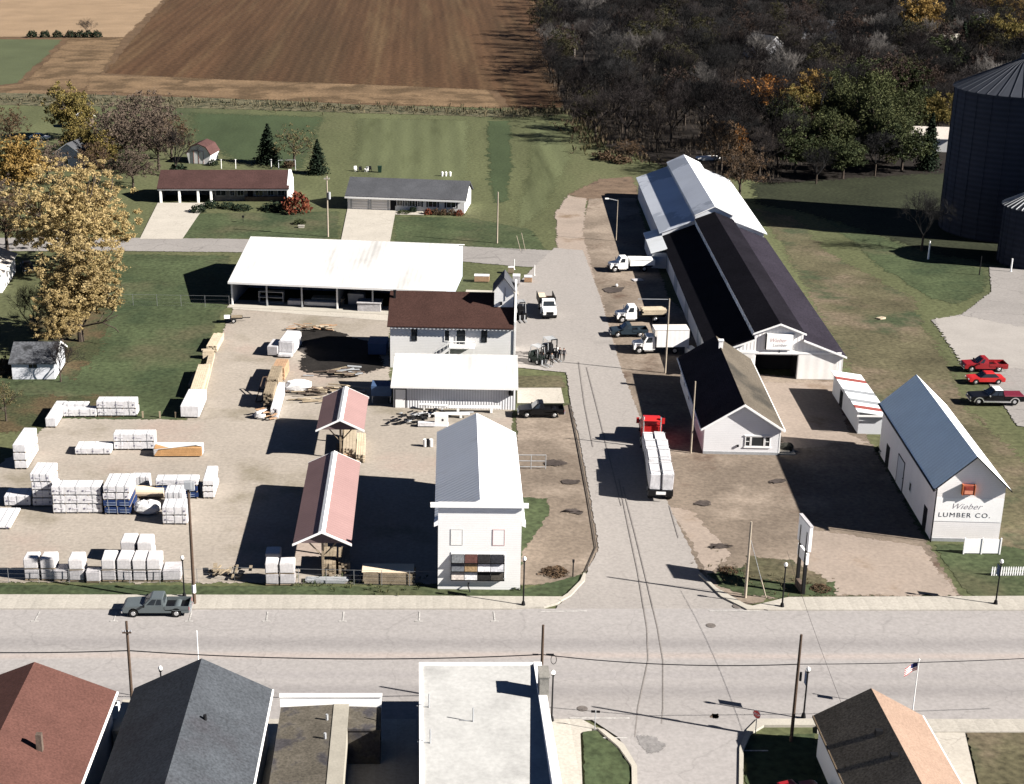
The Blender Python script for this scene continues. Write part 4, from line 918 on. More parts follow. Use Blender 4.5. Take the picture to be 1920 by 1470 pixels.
# ---- 16 far houses in the trees
def small_house(label, px, py, W, L, ez, rz_, rot, mr, mw=None, name='far_house'):
    x, y = at(px, py); t = thing(name, label, 'house', (x, y), rot)
    part('wall', gable_wall(W, L, ez, rz_), mw or m_siding, t); roof(t, W, L, ez, rz_, .35, .3, .3, [mr, mr, m_white])
    window(t, frames(W, L)['front'], W*.3, 1, 1.2, 1.2); window(t, frames(W, L)['right'], L*.4, 1, 1.4, 1.2); return t
small_house('pale roofed house deep among the bare trees', 1452, 112, 7, 11, 4.2, 7, R(28), m_concrete, mat('greyish_boards', (.4, .4, .42), .1, 1, .05))
small_house('white house half hidden by the far bare trees', 1568, 72, 7, 12, 3.6, 6, R(80), m_housegrey, mat('greyish_boards', (.4, .4, .42)))
small_house('white house below the far right yellow tree', 1805, 100, 7, 12, 3.6, 6, R(85), m_concrete, mat('greyish_boards', (.4, .4, .42)))
small_house('small white house in the far right corner of the wood', 1845, 62, 7, 9, 5.5, 8.0, R(20), m_concrete)
small_house('pale house beside the dark evergreen near the grain bin', 1775, 280, 7, 10, 3, 4.8, R(80), mat('pale_shingle', (.42, .38, .34)))
small_house('grey house glimpsed between the green and bare trees', 1600, 285, 6, 9, 3, 4.6, R(35), m_housegrey, mat('greyish_boards', (.4, .4, .42), .1, 1, .05))
small_house('grey house with light gable behind the yellow trees', 130, 318, 6, 9, 3.4, 5.4, R(-15), m_housegrey, mat('greyish_boards', (.4, .4, .42)))
small_house('small white roofed shed with red wall among the yellow trees', 168, 238, 5, 4, 2.2, 3.2, R(75), m_white, m_brick, 'far_shed')
# ================================================================ vehicles (local +x is forward)
def wheel(par, x, y, r, wd, rim=None, side=1):
    mb = MB(); mb.cyl((x, y-wd/2, r), (x, y+wd/2, r), r, n=20)
    ty = part('wheel', mb, m_tyre, par)
    mb = MB(); s_ = side; mb.cyl((x, y+s_*(wd/2-.02), r), (x, y+s_*(wd/2+.012), r), r*.6, r*.5, n=14); part('rim', mb, rim or m_rim, ty)
    return ty
def arch(x, r, z, n=7):
    return [(x-r*math.cos(math.pi*i/n), z+r*math.sin(math.pi*i/n)) for i in range(n+1)]
def pickup(label, x, y, rz_, paint, L=5.7, W=1.95, ext=True, roofm=None, trim=None, cover=None, rim=None, lift=0.0, name='pickup_truck'):
    t = thing(name, label, 'pickup truck', (x, y, lift+.1), rz_)
    h = L/2; r = .38+lift*.3; xf, xr = h-.95, -h+1.15; zb = .42
    cab0, cab1 = (-.75 if ext else -.35), 1.05
    prof = [(-h, .55)]+[(-h+.05, zb)]+arch(xr, r+.08, zb)[0:]+arch(xf, r+.08, zb)+[(h-.12, zb), (h, .55), (h, .88), (h-.2, 1.02), (cab1+.15, 1.12), (cab0, 1.10), (cab0, .72), (-h, .72)]
    mb = MB(); mb.ext(prof, -W/2, W/2)
    bx0 = -h; mb.box(bx0, cab0, -W/2, -W/2+.09, .721, 1.10); mb.box(bx0, cab0, W/2-.09, W/2, .721, 1.10); mb.box(bx0, bx0+.08, -W/2+.09, W/2-.09, .721, 1.08)
    part('body', mb, paint, t, bevel=.035)
    mb = MB(); mb.box(bx0+.1, cab0-.02, -W/2+.1, W/2-.1, .722, .76); part('bed_floor', mb, m_black, t)
    if cover:
        mb = MB(); mb.tbox((bx0+.02, cab0-.02, -W/2+.03, W/2-.03), (bx0+.06, cab0-.05, -W/2+.1, W/2-.1), 1.10, 1.17); part('bed_cover', mb, cover, t)
    b = (cab0, cab1+.12, -W/2+.05, W/2-.05); tp = (cab0+.12, cab1-.62, -W/2+.22, W/2-.22); zt = 1.78
    mb = MB(); mb.tbox(b, tp, 1.08, zt); cb = part('cab', mb, paint, t, bevel=.05)
    if roofm:
        mb = MB(); mb.tbox((tp[0]+.03, tp[1]-.03, tp[2]+.03, tp[3]-.03), (tp[0]+.08, tp[1]-.1, tp[2]+.08, tp[3]-.08), zt-.01, zt+.04); part('roof_panel', mb, roofm, cb)
    lp = lambda a, bb, k: a+(bb-a)*k
    def pane(nm, q, off):
        mb = MB(); n = (Vector(q[1])-Vector(q[0])).cross(Vector(q[2])-Vector(q[0])).normalized()
        if n.dot(Vector(off)) < 0: n = -n
        mb.add([tuple(Vector(p)+n*.012) for p in q]+[tuple(Vector(p)-n*.02) for p in q], [(0, 1, 2, 3), (7, 6, 5, 4), (0, 4, 5, 1), (1, 5, 6, 2), (2, 6, 7, 3), (3, 7, 4, 0)]); part(nm, mb, m_glass, cb)
    Z = lambda k: lp(1.08, zt, k)
    def P(fx, sy, k):   # fx 0 rear .. 1 front
        x0 = lp(b[0], tp[0], k); x1 = lp(b[1], tp[1], k); yy = lp(b[3], tp[3], k)
        return (lp(x0, x1, fx), sy*yy, Z(k))
    pane('windscreen', [P(1, -.86, .14), P(1, .86, .14), P(1, .84, .88), P(1, -.84, .88)], (1, 0, 0))
    pane('rear_window', [P(0, -.8, .2), P(0, .8, .2), P(0, .78, .85), P(0, -.78, .85)], (-1, 0, 0))
    for s_ in (-1, 1):
        pane('side_window', [P(.48, s_, .16), P(.86, s_, .16), P(.80, s_, .86), P(.48, s_, .86)], (0, s_, 0))
        if ext: pane('side_window', [P(.12, s_, .16), P(.42, s_, .16), P(.42, s_, .86), P(.14, s_, .86)], (0, s_, 0))
    for s_ in (-1, 1):
        for xx in (xf, xr): wheel(t, xx, s_*(W/2-.13), r, .24, rim, s_)
        mb = MB(); mb.box(h-.03, h+.015, s_*.62-.2, s_*.62+.2, .70, .88); part('headlight', mb, m_lamp, t)
        mb = MB(); mb.box(-h-.015, -h+.02, s_*.88-.06, s_*.88+.06, .7, 1.0); part('tail_light', mb, m_red, t)
        mb = MB(); mb.box(cab1-.1, cab1+.05, s_*(W/2+.02)-.02+s_*.1-.08, s_*(W/2+.02)+s_*.1+.08, 1.08, 1.25); part('mirror', mb, m_black if not trim else m_chrome, t)
        if trim:
            mb = MB(); mb.box(xr+r+.1, xf-r-.1, s_*(W/2+.08)-.1, s_*(W/2+.08)+.1, .36, .5); part('running_board', mb, trim, t)
            for xx in (xf, xr):
                mb = MB(); q = arch(xx, r+.2, zb-.06)+arch(xx, r+.09, zb-.06)[::-1]; mb.ext(q, s_*(W/2)-.03+s_*.03, s_*(W/2)+.05+s_*.03); part('wheel_arch_trim', mb, trim, t)
    mb = MB(); mb.box(h+.0, h+.12, -W/2+.03, W/2-.03, .42, .6); part('bumper', mb, m_chrome, t); mb = MB(); mb.box(-h-.14, -h, -W/2+.08, W/2-.08, .42, .58); part('bumper', mb, m_chrome, t)
    mb = MB(); mb.box(h-.03, h+.012, -.4, .4, .66, .9); part('grille', mb, m_black, t)
    return t
def head(a, b): return math.atan2(b[1]-a[1], b[0]-a[0])
p = at(296, 1150); pickup('grey green extended cab pickup parked along the far kerb of the main road', p[0], p[1], R(180), m_truckgrey, L=5.9)
p = at(1014, 780); pickup('black pickup parked beside the pale concrete pad', p[0], p[1], R(180), m_black, L=5.4, ext=False)
p = at(1866, 757); pickup('black pickup with white cab roof and silver running board in the parking lot', p[0]-.1, p[1], R(178), m_black, L=6.4, W=2.05, roofm=m_truckwhite, trim=m_chrome, cover=m_maroon, lift=.12)
p = at(1846, 697); pickup('dark red pickup, rear one of the red vehicles in the parking lot', p[0], p[1]+.5, R(179), mat('dark_red_paint', (.24, .012, .016), .08, 1, 0, rough=.35, spec=.5), L=5.6, ext=False)
def car(label, x, y, rz_, paint, L=4.6, W=1.78):
    t = thing('parked_car', label, 'car', (x, y, .1), rz_); h = L/2; r = .32; xf, xr = h-.85, -h+.9; zb = .3
    mb = MB(); mb.ext([(-h, .45), (-h+.05, zb)]+arch(xr, r+.06, zb)+arch(xf, r+.06, zb)+[(h-.1, zb), (h, .45), (h-.03, .68), (h-.4, .78), (.75, .86), (-1.35, .88), (-h+.05, .82)], -W/2, W/2); part('body', mb, paint, t, bevel=.05)
    b = (-1.55, .95, -W/2+.06, W/2-.06); tp = (-.95, .15, -W/2+.26, W/2-.26)
    mb = MB(); mb.tbox(b, tp, .84, 1.36); cb = part('cabin', mb, m_glass, t, bevel=.04)
    mb = MB(); mb.tbox((tp[0]-.08, tp[1]+.1, tp[2]-.03, tp[3]+.03), (tp[0]+.02, tp[1]-.02, tp[2]+.06, tp[3]-.06), 1.33, 1.39); part('roof', mb, paint, cb)
    for s_ in (-1, 1):
        for xx in (xf, xr): wheel(t, xx, s_*(W/2-.1), r, .2, None, s_)
        mb = MB(); mb.box(h-.06, h+.01, s_*.6-.18, s_*.6+.18, .52, .66); part('headlight', mb, m_lamp, t)
        mb = MB(); mb.box(-h-.01, -h+.05, s_*.6-.2, s_*.6+.2, .6, .75); part('tail_light', mb, m_red, t)
    return t
p = at(1846, 718); car('bright red car between the dark red pickup and the black pickup', p[0], p[1], R(180), m_red)
p = at(1482, 1494); car('red car in the shade at the bottom edge beside the tan roofed house', p[0], p[1]-.6, R(20), mat('dark_red_paint', (.24, .012, .016)))
p = at(52, 508); car('dark car under the yellow tree beside the white side house', p[0], p[1], R(-70), m_black)
p = at(75, 262); car('white car half hidden among the trees at the upper left', p[0], p[1], R(-15), m_truckwhite)

def truck(label, x, y, rz_, paint, L, body, cabl=2.3, W=2.2, name='truck', hood=True):
    """conventional cab lorry; x, y is the middle"""
    t = thing(name, label, 'truck', (x, y, .1), rz_); h = L/2; r = .46
    mb = MB(); mb.box(-h, h-.5, -.45, -.33, .6, .8); mb.box(-h, h-.5, .33, .45, .6, .8)
    for k in range(6): mb.box(-h+.3+k*(L-1.4)/5, -h+.42+k*(L-1.4)/5, -.33, .33, .62, .78)
    part('chassis', mb, m_black, t)
    x1 = h; x0 = h-cabl-1.1
    mb = MB(); mb.ext([(x1-1.35, .55), (x1-.75-r, .55)]+arch(x1-.75, r+.08, .55)[1:]+[(x1, .6), (x1, 1.15), (x1-.15, 1.32), (x1-1.3, 1.5), (x1-1.35, 1.5)], -W/2+.12, W/2-.12); part('bonnet', mb, paint, t, bevel=.06)
    b = (x1-cabl-.55, x1-1.25, -W/2+.08, W/2-.08); tp = (x1-cabl-.45, x1-1.75, -W/2+.22, W/2-.22)
    mb = MB(); mb.box(b[0], b[1], b[2], b[3], .6, 1.5); mb.tbox(b, tp, 1.5, 2.35); cb = part('cab', mb, paint, t)
    lp = lambda a, bb, k: a+(bb-a)*k
    def quad(nm, q, n):
        mb = MB(); n = Vector(n); mb.add([tuple(Vector(v)+n*.015) for v in q]+[tuple(Vector(v)-n*.02) for v in q], [(0, 1, 2, 3), (7, 6, 5, 4), (0, 4, 5, 1), (1, 5, 6, 2), (2, 6, 7, 3), (3, 7, 4, 0)]); part(nm, mb, m_glass, cb)
    f = lambda k, yy: (lp(b[1], tp[1], k), yy*lp(b[3], tp[3], k), lp(1.5, 2.35, k))
    quad('windscreen', [f(.1, -.86), f(.1, .86), f(.85, .84), f(.85, -.84)], (1, 0, .5))
    for s_ in (-1, 1):
        g = lambda fx, k: (lp(lp(b[0], tp[0], k), lp(b[1], tp[1], k), fx), s_*lp(b[3], tp[3], k), lp(1.5, 2.35, k))
        quad('side_window', [g(.3, .08), g(.86, .08), g(.82, .82), g(.3, .82)], (0, s_, .2))
        mb = MB(); mb.box(b[1]-.1, b[1], s_*(W/2+.1)-.1, s_*(W/2+.1)+.1, 1.5, 1.95); part('mirror', mb, m_chrome, t)
        wheel(t, x1-.75, s_*(W/2-.2), r, .28, m_rim, s_)
        for o_ in (-.15, .17): wheel(t, -h+1.5, s_*(W/2-.3+o_), r, .26, m_rim, s_)
        mb = MB(); mb.box(x1-.04, x1+.02, s_*.72-.16, s_*.72+.16, .85, 1.05); part('headlight', mb, m_lamp, t)
        mb = MB(); mb.box(x1-cabl-.3, x1-1.4, s_*(W/2-.02)-.14, s_*(W/2-.02)+.14, .45, .55); part('running_board', mb, m_chrome, t)
    mb = MB(); mb.box(x1, x1+.16, -W/2+.1, W/2-.1, .42, .66); part('bumper', mb, m_chrome if paint is not m_truckwhite else m_black, t)
    mb = MB(); mb.box(x1-.02, x1+.025, -.5, .5, .7, 1.12); part('grille', mb, m_black, t)
    bx1 = b[0]-.15
    if body == 'flat':
        mb = MB(); mb.box(-h, bx1, -W/2, W/2, .95, 1.1); mb.box(bx1-.1, bx1, -W/2, W/2, 1.1, 2.0); part('flat_bed', mb, m_black, t)
    elif body == 'box':
        mb = MB(); mb.box(-h-.3, bx1, -W/2-.1, W/2+.1, 1.0, 3.35); bd_ = part('cargo_box', mb, mat('box_white', (.74, .73, .72), .04, 1, 0, bands=('X', .6, .04, .005)), t)
        mb = MB(); mb.box(-h-.3, bx1+.3, -W/2-.13, W/2+.13, 3.35, 3.42); mb.box(bx1, bx1+.28, -W/2-.1, W/2+.1, 2.5, 3.35); part('box_roof', mb, mat('box_roof_tan', (.62, .58, .53), .05, 1, .03), bd_)
    elif body == 'dump':
        mb = MB(); mb.ext([(-h-.2, 1.0), (bx1-.2, 1.0), (bx1-.2, 1.9), (-h-.2, 1.75)], -W/2, -W/2+.1); mb.ext([(-h-.2, 1.0), (bx1-.2, 1.0), (bx1-.2, 1.9), (-h-.2, 1.75)], W/2-.1, W/2)
        mb.box(-h-.2, bx1-.2, -W/2+.1, W/2-.1, 1.0, 1.12); mb.box(bx1-.3, bx1-.2, -W/2+.1, W/2-.1, 1.12, 1.9); mb.ext([(bx1-1.9, 2.0), (bx1-.2, 1.95), (bx1-.2, 2.05), (-h-.2, 1.85), (-h-.2, 1.78)], -W/2-.02, W/2+.02); part('dump_body', mb, m_truckwhite, t)
    return t
p = at(1168, 511); truck('white dump truck nosing out of the shade of the long barn', p[0]+1.3, p[1]+1.0, R(186), m_truckwhite, 7.0, 'dump')
mb = MB(); 
p = at(1192, 603); tr2 = truck('white flatbed truck carrying tan lumber between the dump truck and box truck', p[0]+.6, p[1]+.2, R(184), m_truckwhite, 7.0, 'flat')
a = R(184); c2 = lambda d, s2: (p[0]+.6+math.cos(a)*d-math.sin(a)*s2, p[1]+.2+math.sin(a)*d+math.cos(a)*s2)
pile('lumber_load', 'tan lumber load strapped on the white flatbed truck', 'lumber', (*c2(-1.9, 0), 1.2), a+R(90), 1.9, 3.2, .7, m_lumber)
p = at(1230, 663); truck('white box truck with tall cargo box parked beside the long barn', p[0]+.4, p[1]+.6, R(181), m_truckwhite, 7.0, 'box')
p = at(1178, 630); pickup('dark flatbed pickup squeezed between the white flatbed and the box truck', p[0], p[1], R(183), mat('dark_blue_paint', (.02, .03, .04), .1, 1, 0, rough=.4), L=5.2, ext=False)
p = at(1027, 592); trk = truck('white stake truck facing the street with plywood on its bed', p[0], p[1]+1.2, R(-88), m_truckwhite, 6.6, 'flat')
a = R(-88)
mb = MB(); [mb.box(-1.1, -.15, -1.6, 1.6, k*.11+.0, k*.11+.09) for k in range(8)]; solo('plywood_stack', mb, m_tan, 'pale plywood stack on the white stake truck', 'plywood', (p[0], p[1]+3.2, 1.22), 0)
mb = MB(); [mb.box(.1, 1.1, -1.4, 1.5, k*.11+.0, k*.11+.09) for k in range(4)]; solo('plywood_stack', mb, m_lumberred, 'reddish board stack on the white stake truck', 'plywood', (p[0], p[1]+3.2, 1.22), 0)
mb = MB(); mb.box(-1.2, -1.12, -1.9, 1.9, .0, 1.1); mb.box(1.12, 1.2, -1.9, 1.9, 0, 1.1); mb.box(-1.2, 1.2, -1.98, -1.9, 0, 1.25); sr = part('stake_rack', mb, m_iron, trk); sr.location = (-1.85, 0, 1.12); sr.rotation_euler = (0, 0, R(90))

# red semi tractor with flatbed trailer of white wrapped loads
ra, fa = Vector(at(1238, 944)), Vector(at(1211, 778)); dirv = (fa-ra).normalized(); ang = math.atan2(dirv.y, dirv.x)
t = thing('semi_truck', 'red semi tractor with flatbed trailer parked at the kerb side', 'truck', (ra.x, ra.y, .1), ang)
mb = MB(); mb.box(0, 14.6, -1.25, 1.25, 1.15, 1.35); mb.box(0, 14.6, -.5, -.35, .8, 1.15); mb.box(0, 14.6, .35, .5, .8, 1.15); mb.box(-.05, .0, -1.25, 1.25, .75, 1.35); part('trailer', mb, m_black, t)
mb = MB(); mb.box(-.07, -.052, -.5, .5, .92, 1.25); part('number_plate', mb, m_white, t)
for xx in (1.2, 2.5, 15.2, 16.5, 20.3):
    for s_ in (-1, 1): wheel(t, xx, s_*.98, .5, .5 if xx < 20 else .3, m_rim, s_)
mb = MB(); mb.box(13.6, 21.0, -.45, .45, .6, .95); part('chassis', mb, m_red, t)
mb = MB(); mb.box(16.2, 18.5, -1.15, 1.15, .9, 2.3); mb.tbox((16.2, 18.5, -1.15, 1.15), (16.3, 17.9, -1.0, 1.0), 2.3, 2.95); cb = part('cab', mb, m_red, t, bevel=.08)
mb = MB(); mb.tbox((17.93, 18.47, -1.0, 1.0), (17.9, 17.96, -.85, .85), 2.34, 2.88); part('windscreen', mb, m_glass, cb)
mb = MB(); mb.ext([(18.5, .8), (21.0, .8), (21.0, 1.6), (20.7, 1.8), (18.5, 2.0)], -.8, .8); mb.box(19.7, 21.0, -1.15, -.8, .75, 1.25); mb.box(19.7, 21.0, .8, 1.15, .75, 1.25); part('bonnet', mb, m_red, t, bevel=.06)
mb = MB(); mb.box(21.0, 21.2, -1.15, 1.15, .45, .8); part('bumper', mb, m_chrome, t)
mb = MB(); mb.cyl((16.05, .95, 1), (16.05, .95, 3.4), .09, n=8); mb.cyl((16.05, -.95, 1), (16.05, -.95, 3.4), .09, n=8); part('exhaust_stack', mb, m_chrome, t)
mb = MB(); mb.tbox((15.9, 16.9, -1.0, 1.0), (16.3, 16.8, -.85, .85), 2.95, 3.3); part('wind_deflector', mb, m_red, t)
for q0 in (-1.62, 1.3): mb = MB(); mb.box(18.4, 18.5, q0, q0+.32, 1.7, 2.4); part('mirror', mb, m_red, t)
def wrapped(mb, x0, x1, y0, y1, z0, z1, j=.05, n=4):
    """soft wrapped bundle: a subdivided box with a little sag"""
    nx = max(1, int(abs(x1-x0)/.6)); vs = []; 
    mb.box(x0, x1, y0, y1, z0, z1, j=j)
loads = [(.1, 3.62, 1.9), (3.68, 7.2, 1.95), (7.26, 10.3, 1.8), (10.36, 13.7, 1.3)]
for i, (x0, x1, hh) in enumerate(loads):
    for s_ in (-1, 1):
        mb = MB(); y0, y1 = (.012, 1.25) if s_ > 0 else (-1.25, -.012)
        mb.box(x0, x1, y0, y1, 0, hh-.1*(s_ > 0), j=.06)
        q = ang; pos = ra+Vector((0, 0)); 
        o = solo('wrapped_load', mb, m_wrap, 'white wrapped load on the %s side of the flatbed trailer, %s' % ('left' if s_ > 0 else 'right', ['rearmost pair', 'second pair from the rear', 'third pair from the rear', 'pair behind the red cab'][i]), 'wrapped load', (ra.x, ra.y, 1.46), ang, 'white wrapped loads on the trailer', bevel=.10)
        st = MB()
        for xx in (x0+.7, x1-.7): st.box(xx-.03, xx+.03, y0-.07, y1+.07, hh-.1*(s_ > 0)+.06, hh-.1*(s_ > 0)+.075)
        part('strap', st, m_galv, o)

# forklifts (local +x is where the forks point)
def forklift(label, x, y, rz_, paint, s_=1.0):
    t = thing('forklift', label, 'forklift', (x, y, .09), rz_, 'forklifts in the yard'); t.scale = (s_, s_, s_)
    mb = MB(); mb.box(-1.25, .75, -.6, .6, .3, .85); mb.tbox((-1.3, -.45, -.6, .6), (-1.15, -.5, -.55, .55), .85, 1.35); mb.box(-.4, .3, -.35, .35, .85, 1.05); part('body', mb, paint, t, bevel=.05)
    mb = MB()
    for (a, b) in ((-.95, -.55), (-.95, .55), (.55, -.55), (.55, .55)): mb.cyl((a, b, .85), (a*.8-.05, b*.92, 2.15), .045, n=6)
    for k in range(6): mb.box(-.82+k*.25, -.74+k*.25, -.55, .55, 2.13, 2.18)
    mb.box(-.85, .5, -.56, -.5, 2.12, 2.19); mb.box(-.85, .5, .5, .56, 2.12, 2.19); part('overhead_guard', mb, m_galv, t)
    mb = MB()
    for yy in (-.36, .3): mb.box(.85, .97, yy, yy+.08, .1, 2.35)
    for z in (.3, 1.2, 2.25): mb.box(.86, .95, -.36, .38, z, z+.1)
    mb.box(.97, 1.03, -.5, .5, .25, .75); part('mast', mb, m_iron, t)
    for yy in (-.36, .24):
        mb = MB(); mb.box(1.03, 2.25, yy, yy+.13, .12, .17); mb.box(1.03, 1.08, yy, yy+.13, .17, .7); part('fork', mb, m_galv, t)
    for xx, r in ((.55, .36), (-.85, .3)):
        for q in (-1, 1): wheel(t, xx, q*.55, r, .24, m_rim, q)
    mb = MB(); mb.box(-.35, .05, -.25, .25, 1.05, 1.15); mb.box(-.38, -.3, -.25, .25, 1.15, 1.6); part('seat', mb, m_black, t)
    return t
p = at(972, 600); forklift('black forklift beside the two storey house with its forks toward the street', p[0]+.3, p[1]+.6, R(-80), m_black, 1.15)
p = at(1026, 676); forklift('dark forklift with pale overhead guard in the middle of the group of workers', p[0]+.5, p[1]+1.2, R(-70), m_black, 1.2)
p = at(1013, 686); forklift('dark forklift at the left of the group of workers, nearest the warehouse', p[0]-.2, p[1]+.9, R(-55), mat('dark_green_paint', (.02, .028, .024), .1, 1, 0, rough=.5), 1.1)

# ================================================================ people
def person(label, x, y, rz_, shirt, trousers, hairc, hgt=1.76, arm=0.0, step=.12):
    """standing person facing local -y"""
    V = []; E_ = []; Rr = []
    def v(p, r): V.append(p); Rr.append(r); return len(V)-1
    def e(a, b): E_.append((a, b))
    pel = v((0, 0, .95), .15); sp1 = v((0, .0, 1.12), .14); ch = v((0, .01, 1.33), .165); nk = v((0, .015, 1.50), .062); hd = v((0, -.005, 1.60), .085); tp = v((0, .0, 1.71), .07)
    for a, b in ((pel, sp1), (sp1, ch), (ch, nk), (nk, hd), (hd, tp)): e(a, b)
    ns = v((0, -.105, 1.605), .013); e(hd, ns)
    for s_ in (-1, 1):
        er = v((s_*.09, .0, 1.61), .014); e(hd, er)
        hp = v((s_*.10, 0, .88), .10); kn = v((s_*.11, -.02+s_*step*.5, .49), .062); an = v((s_*.12, .02+s_*step, .09), .042); to = v((s_*.14, -.14+s_*step, .04), .036)
        e(pel, hp); e(hp, kn); e(kn, an); e(an, to)
        shd = v((s_*.20, .01, 1.41), .068); el = v((s_*(.27), .03, 1.13), .044); wr = v((s_*(.27), -.06-arm, .88+arm*.8), .031); pm = v((s_*.265, -.085-arm, .80+arm), .034)
        e(ch, shd); e(shd, el); e(el, wr); e(wr, pm)
        for k, (dx, ln) in enumerate(((-.027, .075), (-.009, .086), (.009, .08), (.027, .062))):
            f1 = v((s_*.265+.004*s_, -.085-arm+dx, .765+arm), .009); f2 = v((s_*.255, -.09-arm+dx, .765-ln*.5+arm), .008); f3 = v((s_*.24, -.095-arm+dx, .765-ln+arm), .007); e(pm, f1); e(f1, f2); e(f2, f3)
        th = v((s_*.25, -.125-arm, .775+arm), .010); th2 = v((s_*.235, -.14-arm, .745+arm), .008); e(pm, th); e(th, th2)
    me = bpy.data.meshes.new('person'); me.from_pydata(V, E_, []); ob = bpy.data.objects.new('person', me); COL.objects.link(ob)
    sk = ob.modifiers.new('skin', 'SKIN'); ss = ob.modifiers.new('sub', 'SUBSURF'); ss.levels = 1
    me.skin_vertices[0].data[0].use_root = True
    for i, r in enumerate(Rr): me.skin_vertices[0].data[i].radius = (r, r*(.72 if i in (0, 1, 2) else 1))
    dg = bpy.context.evaluated_depsgraph_get(); dg.update(); m2 = bpy.data.meshes.new_from_object(ob.evaluated_get(dg)); bpy.data.objects.remove(ob)
    k = hgt/1.78
    for m_ in (m_skin, shirt, trousers, m_black): m2.materials.append(m_)
    for f in m2.polygons:
        c = f.center; hand = abs(c.x) > .2 and c.z < .87+arm*.8 and c.z > .6
        f.material_index = 3 if c.z < .1 else (0 if hand or c.z > 1.475 else (2 if c.z < .96 and abs(c.x) < .21 else 1)); f.use_smooth = True
    for v_ in m2.vertices: v_.co *= k
    t = solo('person', m2, None, label, 'person', (x, y, .09), rz_, 'workers around the forklifts')
    mb = MB(); mb.ball((0, .02*k, 1.67*k), (.10*k, .115*k, .10*k), 10, 7); hair = mb.mesh('hair', hairc, smooth=True)
    for v_ in hair.vertices:
        if v_.co.y < -.04 and v_.co.z < 1.68*k: v_.co.y = -.04
    o = bpy.data.objects.new('hair', hair); COL.objects.link(o); o.parent = t
    for s_ in (-1, 1):
        mb = MB(); mb.ball((s_*.032*k, -.083*k, 1.625*k), .011*k, 6, 4); part('eye', mb, m_black, t)
    mb = MB(); mb.box(-.025*k, .025*k, -.089*k, -.075*k, 1.552*k, 1.562*k); part('mouth', mb, m_reddark, t)
    return t
sh = [mat('dark_jacket', (.018, .018, .024), .1, 3, 0), mat('navy_shirt', (.02, .028, .05), .1, 3, 0), mat('white_shirt', (.62, .60, .58), .05, 3, 0), mat('grey_shirt', (.16, .16, .16), .1, 3, 0), mat('brown_jacket', (.07, .045, .03), .1, 3, 0)]
tr = [mat('dark_jeans', (.02, .024, .04), .1, 3, 0), mat('black_trousers', (.012, .012, .013), .1, 3, 0)]
for px, py, rz_, s_, q, lab in ((1057, 677, R(15), 0, 1, 'person in dark jacket standing apart at the right end of the group'), (1049, 676, R(-20), 1, 1, 'person in navy shirt standing second from the right end of the group'),
        (1043, 672, R(10), 2, 0, 'person in white shirt behind the middle forklift'), (1034, 686, R(0), 3, 1, 'person in grey shirt standing in front of the middle forklift'),
        (1021, 674, R(25), 0, 0, 'person in dark jacket between the two forklifts'), (1007, 676, R(30), 4, 1, 'person in brown jacket standing at the left end of the group'),
        (1014, 672, R(-10), 2, 1, 'person in white shirt and black trousers behind the left forklift')):
    x, y = at(px, py); person(lab, x, y, rz_, sh[s_], tr[q], m_hairm, arm=random.uniform(0, .12))

